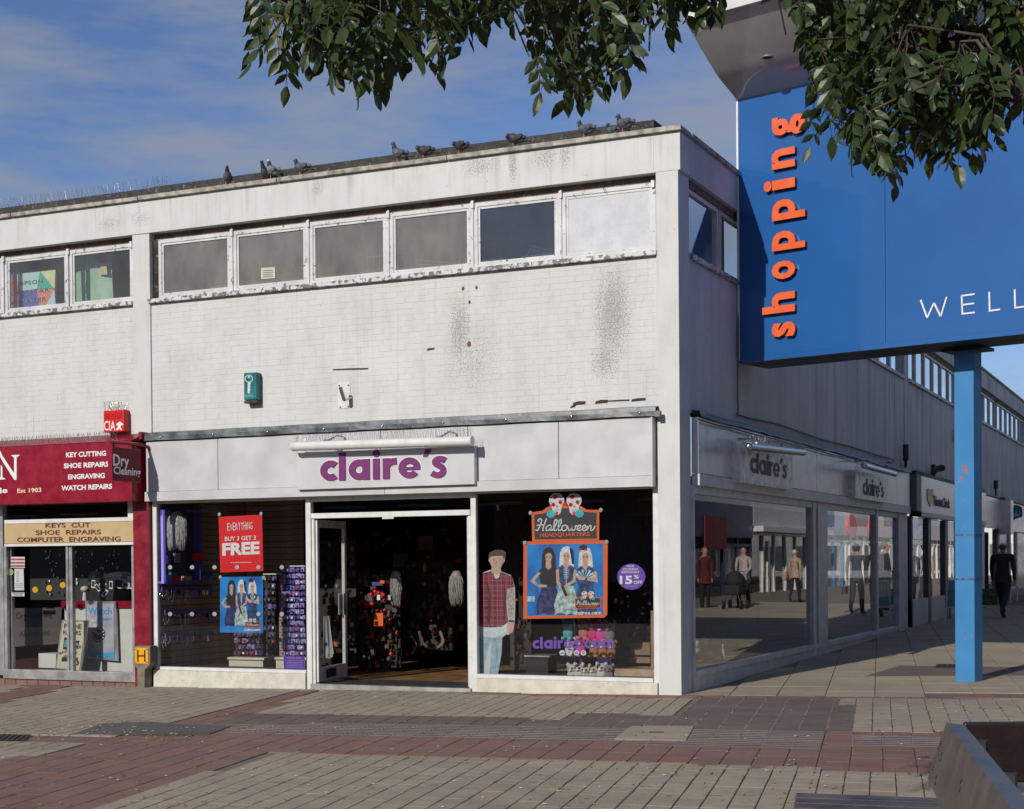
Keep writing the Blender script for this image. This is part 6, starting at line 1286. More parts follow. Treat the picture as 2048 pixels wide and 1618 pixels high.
# small wall fittings in the alley
for i, (px, t_, b_, w_) in enumerate(((1811.5, 889, 921, 4), (1991.5, 961, 978, 3))):
    y = RX(px, 900).y; mb = MB(); mb.tube([RX(px, b_, .12), RX(px, t_, .12)], [.06, .06], 10, BLACK); mb.tube([RX(px, b_, .12), RX(px, b_+12, .06)], .03, 6, BLACK); mb.build('wall_light', label=['black cylinder lamp on the alley wall at the end of the accessories shop', 'far black cylinder lamp on the alley wall above the oval hanging sign'][i], cat='wall light')
mb = MB(); mb.tube([RX(1867, 929, .05), RX(1867, 957, .05)], .05, 6, BLACK); mb.tube([RX(1867, 948, .05), RX(1880, 935, .5)], .04, 6, BLACK); mb.tube([RX(1874, 938, .4), RX(1884, 936, .7)], .07, 8, BLACK); mb.build('wall_camera', label='black bracket camera on the alley wall above the travel shop', cat='camera')
rbx('junction_box', None, ALU, RX(1905, 870).y, RX(1911, 870).y, RX(1908, 881).z, RX(1908, 861).z, .0, .12, label='small grey junction box high on the alley wall left of the blue post', cat='junction box')
# ================================================================== opposite side of the alley (seen in the shop windows)
def oy(px): return RX(px, 1100, -10).y
OB = []
WOP = mat('opposite white wall', (.60, .60, .60), .6, .1)
def opp(name, label, y0, y1, fas, frm, doors, gl=None, fz=(2.6, 3.5), up=True):
    Bd = empty(name, (10, (y0+y1)/2, gz(10, min(y0, 20))), label, 'building'); b0 = .12
    def ob(n, mt, a, b, z0, z1, x0, x1): return bx(n, Bd, mt, x0, x1, a, b, z0+b0, z1+b0)
    ob('wall', WOP, y0, y1, 3.5, 6.9, 10, 18); ob('fascia', fas, y0+.03, y1-.03, fz[0], fz[1]-.02, 9.85, 10); ob('party_wall', WOP, y0, y0+.25, -.4, 3.49, 10, 18); ob('back', DKW, y0+.25, y1, -.4, 3.49, 13, 18)
    ob('riser', frm, y0+.05, y1-.05, -.3, .25, 9.98, 10.1)
    n = max(2, round((y1-y0)/1.7)); st = (y1-y0)/n
    for i in range(n+1): yy = y0+i*st; ob('frame', frm, yy-.07 if i else yy, yy+.07, -.2, fz[0], 9.93, 10.05)
    ob('head_rail', frm, y0, y1, fz[0]-.32, fz[0]-.22, 9.94, 10.04)
    for i in range(n):
        if i in doors:
            d = ob('door', frm, y0+(i+.42)*st, y0+(i+.58)*st, .0, 2.2, 9.95, 10.02)
            for q in (-.12, .12): bx('handle', d, STEEL, 9.90, 9.94, y0+(i+.5)*st+q-.06, y0+(i+.5)*st+q+.06, 1.0, 1.4)
        ob('shop_window', gl or GLT, y0+i*st+.07, y0+(i+1)*st-.07, .26, fz[0]-.33, 10.0, 10.01)
    if up:
        nn = round((y1-y0)/1.3); s2 = (y1-y0)/nn
        for i in range(nn): o = ob('window', FRAME, y0+i*s2+.05, y0+(i+1)*s2-.05, 5.4, 6.3, 9.96, 10.0); bx('pane', o, mat('dark opposite pane', (.02, .025, .03), .1), 9.95, 9.959, y0+i*s2+.12, y0+(i+1)*s2-.12, 5.4+b0+.07, 6.3+b0-.07)
    return Bd, ob
NV = mat('navy fascia', (.012, .014, .07), .35); BLUF = mat('bright blue shopfront', (.02, .16, .42), .4); PKF = mat('dusky pink fascia', (.45, .25, .28), .4)
o1 = oy(1376)-3; o2 = oy(1500); o3 = oy(1648); o4 = oy(1684); o5 = oy(1755); 
for a in ((0.3, 12), (12, o1)): opp('opposite_building', 'white shop building on the right side of the alley %s' % ('at the corner' if a[0] < 1 else 'behind the corner unit'), a[0], a[1], WOP, WHITE, (2,))
bA, oA = opp('navy_shop_building', 'navy fronted shop across the alley reflected in the first side window', o1, o2, NV, NV, (), fz=(2.3, 3.5)); oA('red_panel', mat('dim red panel', (.16, .008, .012), .5), oy(1400), oy(1443), 1.9, 3.0, 9.8, 9.84)
mb = MB(); text(mb, 'BUY 3 GET 3', Vector((9.79, oy(1402), 1.75)), Vector((0, oy(1441)-oy(1402), 0)), Vector((0, 0, .2)), TXTW)
bB, oB = opp('white_shop_building', 'white fronted shop with double doors across the alley reflected in the first side window', o2, o3, WOP, WHITE, (1,), fz=(2.75, 3.5)); oB('canopy', WOP, o2+.2, o3-.2, 2.55, 2.75, 9.5, 9.95)
bC, oC = opp('blue_shop_building', 'bright blue fronted shop across the alley reflected beside the side pillar', o3, o4, BLUF, BLUF, ())
bD, oD = opp('pink_shop_building', 'pink fascia shop with red round signs across the alley', o4, o5+3, PKF, WHITE, (0,))
for a in (1697, 1740): c = Vector((9.8, oy(a), 3.15)); mb = MB(); mb.prism([c+Vector((0, math.cos(t)*1.1, math.sin(t)*.55)) for t in [i*.314 for i in range(20)]], (.05, 0, 0), REDPR); mb.build('round_sign', bD)
bE, oE = opp('blue_fascia_building', 'shop with blue fascia and green strip across the alley', o5+3.01, oy(1855), mat('royal blue fascia', (.02, .05, .42), .3), WHITE, (1,)); oE('green_strip', CACHE['green trim'], o5+3.1, oy(1855)-.1, 2.35, 2.55, 9.9, 9.99)
opp('far_opposite_building', 'farthest white building on the right side of the alley', oy(1855)+.01, 118, WOP, WHITE, (3,))
# closing building at the far end of the alley, and an added row of shops behind the viewer darkening reflections
eb = empty('end_building', (0, 122, 0), 'pale building closing the far end of the alley', 'building'); bx('wall', eb, WOP, -30, 30, 120, 128, -.5, 8)
for i in range(18): o = bx('window', eb, GFR, -27+i*3, -25.4+i*3, 119.95, 119.99, 4.5, 6); bx('window', eb, GFR, -27+i*3, -25.2+i*3, 119.95, 119.99, .6, 2.8)
RWM = mat('dull brick terrace', (.11, .07, .055), .85, .3)
rw = empty('added_rear_terrace', (0, -52, -.7), 'long brick terrace of shops behind the viewer, added to darken the window reflections', 'building'); bx('wall', rw, RWM, -75, 60, -60, -52, -2, 9.5); bx('roof_parapet', rw, WOP, -75, 60, -60.1, -51.8, 9.5, 10)
for i in range(30): bx('window', rw, DARK, -72+i*4.4, -69.6+i*4.4, -51.98, -51.9, 4.6, 6.4); bx('shop_window', rw, DARK, -72+i*4.4, -68.4+i*4.4, -51.98, -51.9, -.5, 2.0); bx('sill', rw, WOP, -72.1+i*4.4, -69.5+i*4.4, -51.98, -51.8, 4.45, 4.6)
# A-board
ab = empty('a_board', GR(1906, 1250), 'pale teal folding A-board standing outside the travel shop left of the blue post', 'sign board')
ya = GR(1900, 1250).y; TQB = mat('pale teal poster board', (.16, .30, .33), .4, .1)
mb = MB(); pxpoly(mb, [Z7(455, 948), Z7(640, 952), Z7(630, 1225), Z7(430, 1215)], ya, SIDEF, .03); mb.build('frame', ab)
mb = MB(); pxpoly(mb, [Z7(468, 965), Z7(628, 968), Z7(618, 1210), Z7(448, 1200)], ya-.01, TQB); text_px(mb, 'FREE', Z7(485, 1055), Z7(620, 1055), 14, flat('faint white print', (.32, .42, .45)), lambda a, b: FY(a, b, ya-.012), bold=.03); mb.build('print', ab)
for x, x2 in ((440, 422), (628, 634)): mb = MB(); mb.tube([FY(*Z7(x, 1210), ya), FY(*Z7(x2, 1375), ya)], .03, 4, WHITE); mb.build('leg', ab)
for x, x2 in ((470, 476), (600, 610)): mb = MB(); mb.tube([FY(*Z7(x, 960), ya+.05), FY(*Z7(x2, 1300), ya+.6)], .025, 4, GFR); mb.build('leg', ab)
# ================================================================== people
def fabric(n, c, r_=.85): return mat(n, c, r_, .2, scale=12)
SK = mat('skin', (.42, .24, .17), .5, .08)
def person(label, loc, head_dir, H, top, legs, hair, shoe=None, stride=.0, long_coat=False, sleeve=None, hairlen=0, bald=False, armL=(0, 0), armR=(0, 0), female=False, group=None, bulk=1., walk_arm=.0):
    """standing or walking figure facing +Y before it is turned by head_dir"""
    shoe = shoe or BLACK; k = H; sh = (.10 if female else .115)*bulk**.5
    V = []; E_ = []; Rr = []
    def v(x, y, z, r1, r2=None, par=None):
        V.append((x*k, y*k, z*k)); Rr.append((r1*k, (r2 or r1)*k)); i = len(V)-1
        if par is not None: E_.append((par, i))
        return i
    b = bulk
    pel = v(0, 0, .53, .082*b, .062*b); wa = v(0, .0, .62, .072*b, .056*b, pel); ch = v(0, -.004, .73, .088*b, .06*b, wa); up_ = v(0, -.006, .80, .075*b, .05*b, ch); nk = v(0, 0, .845, .033, .033, up_); hd = v(0, .012, .885, .042, .048, nk); hc = v(0, .014, .935, .05, .058, hd); ht = v(0, .008, .975, .036, .042, hc)
    for sd_, st in ((-1, stride), (1, -stride)):
        hp_ = v(sd_*.052, 0, .49, .062*b, .06*b, pel); kn = v(sd_*.05, st*.45+abs(st)*.25, .28, .042*b, .044*b, hp_); an = v(sd_*.05, st*.9-abs(min(0, st))*.25, .055+(.05 if st < 0 else 0), .026, .03, kn)
        ft = v(sd_*.052, st*.9-abs(min(0, st))*.25+.03, .022+(.035 if st < 0 else 0), .027, .022, an); v(sd_*.058, st*.9-abs(min(0, st))*.25+.105, .018+(.01 if st < 0 else 0), .024, .016, ft)
    for sd_, (ax, ay), ws in ((-1, armL, walk_arm), (1, armR, -walk_arm)):
        s0 = v(sd_*sh, -.004, .805, .038*b, .036*b, up_); el = v(sd_*(sh+.016+ax*.3), -.01+ay*.25+ws*.4, .645+abs(ay)*.02, .028*b, .028*b, s0); wr = v(sd_*(sh+.012+ax*.6-abs(ay)*.25), .02+ay+ws*.9, .50+abs(ay)*.75, .018, .018, el)
        pm_ = v(sd_*(sh+.012+ax*.6-abs(ay)*.25), .028+ay*1.12+ws, .465+abs(ay)*.8, .013, .02, wr)
        for q in range(4): f1 = v(sd_*(sh+.014+ax*.6-abs(ay)*.25), .014+ay*1.15+ws+q*.0095, .437+abs(ay)*.82-(.002*abs(q-1.5)), .0052, .0052, pm_); v(sd_*(sh+.008+ax*.6-abs(ay)*.25), .016+ay*1.16+ws+q*.0092, .418+abs(ay)*.83, .0045, .0045, f1)
        th = v(sd_*(sh+.004+ax*.6-abs(ay)*.25), .052+ay*1.15+ws, .452+abs(ay)*.8, .006, .006, pm_)
    me = bpy.data.meshes.new('body'); me.from_pydata(V, E_, []); o = bpy.data.objects.new('body', me); COL.objects.link(o)
    o.modifiers.new('s', 'SKIN'); sk = me.skin_vertices[0].data
    for i, r_ in enumerate(Rr): sk[i].radius = r_
    sk[0].use_root = True; ss = o.modifiers.new('u', 'SUBSURF'); ss.levels = 1; ss.render_levels = 1
    dg = bpy.context.evaluated_depsgraph_get(); m2 = bpy.data.meshes.new_from_object(o.evaluated_get(dg)); bpy.data.objects.remove(o)
    ms = [SK, top, legs, shoe, sleeve or top]; m2.materials.clear()
    for q in ms: m2.materials.append(q)
    hem = .40 if long_coat else .475
    for f in m2.polygons:
        c = f.center/k; f.use_smooth = True; side = abs(c.x) > sh*.86 and c.z > .40
        if c.z > .832: i = 0
        elif side and c.z < .49+abs(armR[1] if c.x > 0 else armL[1])*.72: i = 0 if abs(c.x) > sh*.9 and c.z < .487+abs(armR[1] if c.x > 0 else armL[1])*.72 else 1
        elif side: i = 4
        elif c.z > hem: i = 1
        elif c.z > .062: i = 2
        else: i = 3
        f.material_index = i
    t = empty('person', loc, label, 'person', group); t.rotation_euler = (0, 0, head_dir)
    bo = bpy.data.objects.new('body', m2); COL.objects.link(bo); bo.parent = t; ORG[t.name] = Vector()
    if not bald or True:
        mb_ = MB(); mb_.ball((0, -.016*k, .938*k), .055*k, .060*k, .056*k, hair, 14, 9) if not bald else mb_.ball((0, -.018*k, .922*k), .0525*k, .054*k, .032*k, hair, 14, 9)
        if hairlen: mb_.ball((0, -.03*k, (.945-hairlen*.5)*k), .056*k, .04*k, hairlen*k, hair, 12, 8)
        mb_.build('hair', t)
    mb_ = MB(); [mb_.ball((sx*.018*k, .066*k, .934*k), .006*k, .004*k, .004*k, BLACK, 6, 5) for sx in (-1, 1)]; mb_.build('eyes', t); mb_ = MB(); mb_.ball((0, .074*k, .918*k), .006*k, .009*k, .012*k, SK, 8, 6); mb_.build('nose', t)
    mb_ = MB(); mb_.ball((0, .066*k, .902*k), .013*k, .004*k, .003*k, mat('lips', (.35, .12, .1), .5), 8, 5); mb_.build('mouth', t)
    for sx in (-1, 1): mb_ = MB(); mb_.ball((sx*.052*k, .004*k, .925*k), .006*k, .011*k, .017*k, SK, 8, 6); mb_.build('ear', t)
    mb_ = MB(); mb_.tube([(math.cos(a_)*.038*k, math.sin(a_)*.040*k, (.842+.006*math.sin(a_+2.2))*k) for a_ in [i_*.42 for i_ in range(16)]], .009*k, 6, sleeve if sleeve is not None and sleeve is not SK else top); mb_.build('collar', t)
    if not long_coat:
        mb_ = MB(); V_ = []; n = 18
        for z, rx, ry in ((.56, .086*b, .066*b), (.51, .092*b, .072*b), (.468, .094*b, .074*b)): V_ += [(math.cos(2*math.pi*i/n)*(rx+.003*math.sin(i*2.3))*k, math.sin(2*math.pi*i/n)*ry*k, (z+.004*math.sin(i*1.7))*k) for i in range(n)]
        mb_.add(V_, [(j*n+i, j*n+(i+1) % n, (j+1)*n+(i+1) % n, (j+1)*n+i) for j in range(2) for i in range(n)], top, True); mb_.build('jacket_hem', t)
    if long_coat:
        mb_ = MB(); V_ = []; n = 20
        for z, rx, ry in ((.60, .088*b, .068*b), (.52, .10*b, .078*b), (.44, .112*b, .085*b), (.405, .115*b, .088*b)): V_ += [(math.cos(2*math.pi*i/n)*rx*k, math.sin(2*math.pi*i/n)*ry*k, z*k) for i in range(n)]
        mb_.add(V_, [(j*n+i, j*n+(i+1) % n, (j+1)*n+(i+1) % n, (j+1)*n+i) for j in range(3) for i in range(n)], top, True); mb_.build('coat_skirt', t)
    return t
BLKC = fabric('black wool coat', (.022, .022, .027)); DNM = fabric('dark denim', (.014, .018, .035)); GRYH = mat('short grey hair', (.06, .055, .05), .8); BRH = mat('dark brown hair', (.02, .012, .008), .6)
pg = 'people walking in the alley'
mp_ = GR(2006, 1237)
person('balding man in a black coat walking away from the camera beyond the blue post', mp_, R(-14), 1.76, BLKC, DNM, GRYH, stride=.15, long_coat=False, bald=True, armL=(.03, 0), armR=(.03, 0), bulk=1.18, walk_arm=.03, group=pg)
bgp = mp_+Vector((-.30, .04, .52)); bgt = empty('shopping_bag', bgp, 'green patterned shopping bag carried by the man in the black coat', 'bag')
mb = MB(); GRN = mat('green leaf print bag', (.06, .13, .02), .5, .6, scale=14); c = bgp
mb.prism([c+Vector((-.2, -.08, .15)), c+Vector((-.17, -.08, -.22)), c+Vector((.15, -.08, -.22)), c+Vector((.19, -.08, .15))], (0, .18, 0), GRN); mb.build('bag', bgt); mb = MB(); mb.tube([c+Vector((-.1, .0, .14)), c+Vector((-.02, 0, .30)), c+Vector((.04, 0, .30)), c+Vector((.12, 0, .14))], .01, 6, GRN); mb.build('handle', bgt)
def GRM(px, py):                        # mirror image position on the side windows -> the real place
    d = ray(px, py); n = Vector((.013, -.0117, 1)); p = CAM+d*(-(CAM.dot(n))/(d.dot(n))); return Vector((-p.x, p.y, gz(-p.x, p.y)))
pl = GRM(1490, 1216)
person('woman in a pale cardigan with dark curly hair pushing a black pram', pl, R(178), 1.68, fabric('pale cardigan', (.42, .36, .33)), fabric('dark jeans', (.02, .02, .03)), BRH, hairlen=.06, female=True, stride=.13, armL=(0, .12), armR=(0, .12), group=pg)
pr0 = pl+Vector((0, -.75, 0)); pt = empty('pram', pr0, 'black hooded pram pushed by the woman in the pale cardigan', 'pram')
mb = MB(); mb.ball(pr0+Vector((0, -.05, .75)), .26, .36, .28, BLKC, 14, 9); mb.build('hood', pt); mb = MB(); mb.box(pr0.x-.22, pr0.x+.22, pr0.y-.4, pr0.y+.3, pr0.z+.4, pr0.z+.66, BLKC); bevel(mb.build('seat', pt), .05, 3)
mb = MB(); mb.tube([pr0+Vector((-.2, .2, .5)), pr0+Vector((-.2, .52, 1.0)), pr0+Vector((.2, .52, 1.0)), pr0+Vector((.2, .2, .5))], .015, 6, BLACK); mb.build('handlebar', pt)
for sx, sy in ((-.24, -.3), (.24, -.3), (-.24, .25), (.24, .25)): mb = MB(); cc_ = pr0+Vector((sx, sy, .13)); mb.tube([cc_-Vector((.02, 0, 0)), cc_+Vector((.02, 0, 0))], .125, 16, BLACK); mb.build('wheel', pt); mb = MB(); mb.tube([cc_, cc_+Vector((-sx*.4, 0, .32))], .014, 6, STEEL); mb.build('strut', pt)
person('person in a dark red coat near the shop with the navy front', GRM(1412, 1216), R(150), 1.66, fabric('dark red coat', (.09, .008, .012)), fabric('black trousers', (.012, .012, .014)), mat('ginger hair', (.25, .08, .03), .7), female=True, long_coat=True, hairlen=.04, group=pg)
pb2 = GRM(1592, 1199)
person('white haired woman in a beige top carrying a tan shoulder bag', pb2, R(5), 1.62, fabric('beige top', (.38, .29, .22)), fabric('navy trousers', (.015, .018, .035)), HAIRW, female=True, stride=.13, group=pg)
mb = MB(); c = pb2+Vector((.30, 0, .82)); mb.box(c.x-.06, c.x+.06, c.y-.16, c.y+.16, c.z-.15, c.z+.12, mat('tan leather bag', (.42, .24, .16), .5)); bevel(mb.build('shoulder_bag', label='tan leather shoulder bag on the side of the white haired woman', cat='bag'), .03, 3)
pn = GRM(1716, 1229)
person('man in a navy jacket holding a small black handbag', pn, R(8), 1.74, fabric('navy jacket', (.014, .022, .05)), fabric('black jeans', (.01, .011, .018)), BRH, armL=(.02, 0), bulk=1.02, stride=.09, walk_arm=.04, group=pg)
mb = MB(); c = pn+Vector((.30, .02, .62)); mb.box(c.x-.05, c.x+.05, c.y-.14, c.y+.14, c.z-.12, c.z+.06, BLACK); mb.tube([c+Vector((0, -.1, .05)), c+Vector((0, 0, .22)), c+Vector((0, .1, .05))], .01, 5, BLACK); mb.build('handbag', label='small black handbag held by the man in the navy jacket', cat='bag')
person('man in a dark teal jumper standing near the pink fascia shop', GRM(1773, 1222), R(65), 1.80, fabric('dark teal jumper', (.01, .05, .055)), fabric('black jeans', (.01, .011, .018)), GRYH, armR=(0, .10), stride=.04, group=pg)
person('person in a long black coat near the blue fascia shop', GRM(1822, 1215), R(185), 1.70, BLKC, DNM, BRH, long_coat=True, bulk=1.15, group=pg)
CHK = G('blue checked shirt'); x_, y_, z_ = CHK.sep(CHK.pos()); f1 = lambda c: CHK.math('LESS_THAN', CHK.math('FRACT', CHK.math('MULTIPLY', c, 14.)), .4)
CHK = CHK.done(CHK.mix(CHK.math('MAXIMUM', f1(y_), f1(z_)), (.42, .44, .5), (.03, .05, .16)), .8)
person('man in a blue checked shirt and jeans walking far down the alley', GRM(1853, 1197), R(10), 1.74, CHK, DNM, GRYH, sleeve=SK, stride=.14, group=pg)

# ================================================================== pigeons
def pigeon(label, px, py, yaw, pose='sit', light=0, scale=1., yy=.03, i=0):
    p = FY(px, py, yy); base = Vector((p.x, yy, 6.776)) if yy < .3 else Vector((p.x, .38, 6.996))
    t = empty('pigeon', (0, 0, 0), label, 'pigeon', 'pigeons perched along the roof edge')
    c1 = [(.11, .115, .13), (.19, .20, .22), (.05, .05, .058)][light]; PB_ = mat('pigeon plumage %d' % light, c1, .6, .35, scale=30); NKM = mat('iridescent neck', (.03, .045, .05), .3, .3, scale=40); WNG = mat('pigeon wing %d' % light, tuple(x*.75 for x in c1), .7, .5, scale=25)
    V = []
    def seg(P, Rs, m_, nm, n=10): mb_ = MB(); mb_.tube(P, Rs, n, m_, caps=True); mb_.build(nm, t)
    if pose == 'sit': body = [(-.10, 0, .075), (-.07, 0, .082), (-.02, 0, .095), (.03, 0, .11), (.07, 0, .135), (.085, 0, .16)]; neck = [(.055, 0, .13), (.08, 0, .165), (.09, 0, .195)]; hd = (.095, 0, .208)
    elif pose == 'tall': body = [(-.10, 0, .06), (-.07, 0, .08), (-.02, 0, .105), (.03, 0, .13), (.06, 0, .16), (.07, 0, .185)]; neck = [(.05, 0, .155), (.075, 0, .20), (.085, 0, .235)]; hd = (.09, 0, .25)
    else: body = [(-.11, 0, .07), (-.07, 0, .085), (-.02, 0, .10), (.03, 0, .12), (.07, 0, .13), (.09, 0, .135)]; neck = [(.06, 0, .125), (.085, .02, .15), (.08, .05, .15)]; hd = (.06, .062, .135)
    seg(body, [.012, .036, .052, .055, .042, .022], PB_, 'body', 12)
    seg(neck, [.038, .028, .021], NKM, 'neck'); mb_ = MB(); mb_.ball(hd, .024, .02, .02, mat('white head', (.6, .6, .6), .7) if light == 1 and pose == 'tall' else PB_, 10, 7); mb_.build('head', t)
    mb_ = MB(); d = Vector((.03, 0, -.006)) if pose != 'preen' else Vector((-.02, .01, -.025)); mb_.tube([Vector(hd)+d*.6, Vector(hd)+d*1.5], [.006, .0015], 6, BLACK); mb_.build('beak', t)
    for sy in (-1, 1):
        mb_ = MB(); mb_.ball(Vector(hd)+Vector((.012, sy*.017, .003)), .003, .002, .003, ORANGE, 6, 5); mb_.build('eye', t)
        mb_ = MB(); mb_.ball((-.035, sy*.036, .105), .088, .018, .036, WNG, 12, 7, Matrix.Rotation(R(14), 3, 'Y')); mb_.build('wing', t)
        mb_ = MB(); mb_.tube([(.01, sy*.022, .065), (.012, sy*.022, .004)], .006, 6, mat('pink leg', (.5, .12, .10), .6)); mb_.tube([(-.005, sy*.022, .003), (.035, sy*.028, .003)], .004, 5, CACHE['pink leg']); mb_.tube([(.01, sy*.022, .003), (.03, sy*.012, .003)], .004, 5, CACHE['pink leg']); mb_.build('leg', t)
    mb_ = MB(); mb_.hexa([(-.085, -.022, .075), (-.085, .022, .075), (-.19, .03, .052), (-.19, -.03, .052), (-.085, -.02, .088), (-.085, .02, .088), (-.19, .028, .058), (-.19, -.028, .058)], WNG); mb_.build('tail', t)
    t.location = base; t.rotation_euler = (0, 0, yaw); t.scale = (scale*1.14,)*3
for a in (('dark plump pigeon on its own at the far left of the roof edge', 455, 0, R(-60), 'sit', 0), ('pigeon half hidden behind the white headed one', 534, 0, R(-100), 'tall', 2, 1., .19), ('pale grey pigeon with a white head standing on the coping', 545, 0, R(155), 'tall', 1), ('grey pigeon facing left, right of the white headed one', 603, 0, R(170), 'sit', 0),
          ('upright pigeon looking left, first of the middle group', 798, 0, R(165), 'tall', 0), ('preening pigeon beside the upright one in the middle group', 850, 0, R(170), 'preen', 2), ('dark hunched pigeon preening its chest right of the middle group', 922, 0, R(150), 'preen', 2), ('dark pigeon with its head tucked under the left tree branch gap', 1030, 0, R(175), 'preen', 2),
          ('fluffed grey pigeon just below the hanging leaves', 1172, 0, R(160), 'sit', 0), ('small pigeon partly hidden behind its neighbour at the right end', 1226, 0, R(150), 'sit', 0, .9, .2), ('plump grey pigeon at the right end of the roof edge', 1250, 0, R(155), 'sit', 0, 1.05)):
    kw = dict(zip(('scale', 'yy'), a[6:])); zz = 6.82; b0, b1 = FY(a[1], 200, kw.get('yy', .03)), None
    # find the pixel row where the roof edge lies, then stand the bird on it
    pigeon(a[0], a[1], 300, a[3], a[4], a[5], **kw)
mb = MB(); mb.ball(FY(750, 318, .5)+Vector((0, 0, 0)), .02, .02, .03, BLACK); 
# ================================================================== bench
def PZ(px, py, z): d = ray(px, py); return CAM+d*((z-CAM.z)/d.z)
BW = mat('dark stained timber', (.105, .084, .072), .38, .35, scale=4, bump=.5, bscale=28, dirt=(.12, .10, .085)); BWR = mat('shade darkened red brown timber', (.016, .008, .006), .45, .3, scale=5, bump=.4)  # end plank's red brown is darkened to hold the tree's shade
bench = empty('bench', PZ(1880, 1560, 0), 'heavy dark timber bench at the bottom right corner with a thick sloping backrest plank', 'bench')
A = PZ(1591, 1585, .40); B = PZ(2075, 1602, .40); dn = (PZ(1586, 1617, .40)-A); dn.z = 0; dn.normalize(); across = (B-A); across.z = 0; wdt = across.length; across.normalize()
nrow = 8; pw = .17; E2 = across*(wdt+.25)
for k in range(nrow):
    a = A+dn*(k*pw); b = A+dn*((k+1)*pw-.010); h = Vector((0, 0, .07)); mb = MB()
    mb.hexa([b-h, b-h+E2, a-h+E2, a-h, b, b+E2, a+E2, a], BW); bevel(mb.build('seat_plank', bench), .008, 2)
def thick(P, d, nm, mt=BW, bw=.012): mb_ = MB(); mb_.prism(P, d, mt); return bevel(mb_.build(nm, bench), bw, 2)
T0 = PZ(1893, 1444, .80); T1 = PZ(2022, 1618, .80); dl = (T1-T0); dl.z = 0; dl.normalize(); sidev = Vector((dl.y, -dl.x, 0)); 
if sidev.dot(CR) > 0: sidev = -sidev            # towards the left of the picture
L = 3.6; bot = T0+sidev*.09-Vector((0, 0, .29))
tk_ = .085
P = [T0, T0+dl*L, bot+dl*L, bot+dl*(-.02), bot+Vector((0, 0, .07))-dl*.035+sidev*-.02]
thick(P, -sidev*tk_+Vector((0, 0, -.012)), 'backrest_plank')
C0 = T0-sidev*tk_*1.0-dl*.0+Vector((0, 0, -.005)); ac = CR.copy(); ac.z = 0; ac.normalize()
mb = MB(); mb.hexa([C0+Vector((0, 0, -.30)), C0+ac*1.6+Vector((0, 0, -.30)), C0+ac*1.6-dl*.08+Vector((0, 0, -.30)), C0-dl*.08+Vector((0, 0, -.30)), C0, C0+ac*1.6, C0+ac*1.6-dl*.08, C0-dl*.08], BWR); bevel(mb.build('end_plank', bench), .01, 2)
for q in (.35, 1.5): c = T0+dl*q-sidev*.12; MB().box(c.x-.04, c.x+.04, c.y-.04, c.y+.04, gz(c.x, c.y)-.05, .75, BLACK).build('post', bench)
for q, w_ in ((.1, .1), (.1, .9), (2.0, .1), (2.0, .9)): c = A+dn*q+across*wdt*w_; MB().box(c.x-.045, c.x+.045, c.y-.045, c.y+.045, gz(c.x, c.y)-.05, .33, BLACK).build('leg', bench)
for (u, v_) in ((.02, .35), (.03, .78), (.16, .45), (.19, .52), (.22, .80), (.25, .88), (.9, .4), (.93, .5)):
    c = T0+dl*(u*1.4+.03)+(bot-T0)*v_; nn_ = (bot-T0).cross(dl).normalized(); nn_ = nn_ if nn_.dot(sidev) > 0 else -nn_; MB().tube([c-nn_*.004, c+nn_*.004], .010, 8, BLACK).build('bolt', bench)
# ================================================================== tree overhead
g = G('ash leaf'); g.t.nodes.remove(g.b); df = g.n('BsdfPrincipled'); tl = g.n('BsdfTranslucent'); mxs = g.n('MixShader')
oi_ = g.n('ObjectInfo').outputs['Random']; cn_ = g.noise(g.pos(), 3.5, 3)
lc = g.mix(g.rng(cn_, .35, .68), (.026, .046, .012), (.05, .078, .02)); lc = g.mix(g.rng(oi_, .93, .99, 0, .6), lc, (.16, .15, .03)); g.l(lc, df.inputs['Base Color']); df.inputs['Roughness'].default_value = .42
g.l(g.mix(.5, lc, (.10, .14, .02)), tl.inputs[0]); mxs.inputs[0].default_value = .22; g.l(df.outputs[0], mxs.inputs[1]); g.l(tl.outputs[0], mxs.inputs[2]); g.l(mxs.outputs[0], g.out.inputs[0]); LEAF = g.mat
BARK = mat('grey brown bark', (.09, .065, .05), .9, .4, scale=8, bump=.8, bscale=30)
def leaflet(mb_, o, d, up, ln, wd):
    d = d.normalized(); s_ = d.cross(up).normalized(); n = s_.cross(d).normalized(); P = [o]
    prof_ = ((.18, .55), (.42, 1.), (.68, .78), (.88, .32))
    mid = [o]+[o+d*ln*t-n*ln*.10*t*t for t, _ in prof_]+[o+d*ln-n*ln*.14]
    Lf = [mid[i+1]+s_*wd/2*prof_[i][1]+n*wd*.10 for i in range(4)]; Rt = [mid[i+1]-s_*wd/2*prof_[i][1]+n*wd*.10 for i in range(4)]
    V = mid+Lf+Rt; F = [(0, 1, 6), (0, 10, 1)]
    for i in range(3): F += [(1+i, 2+i, 7+i, 6+i), (1+i, 10+i, 11+i, 2+i)]
    F += [(4, 5, 9), (4, 13, 5)]; mb_.add(V, F, LEAF, True)
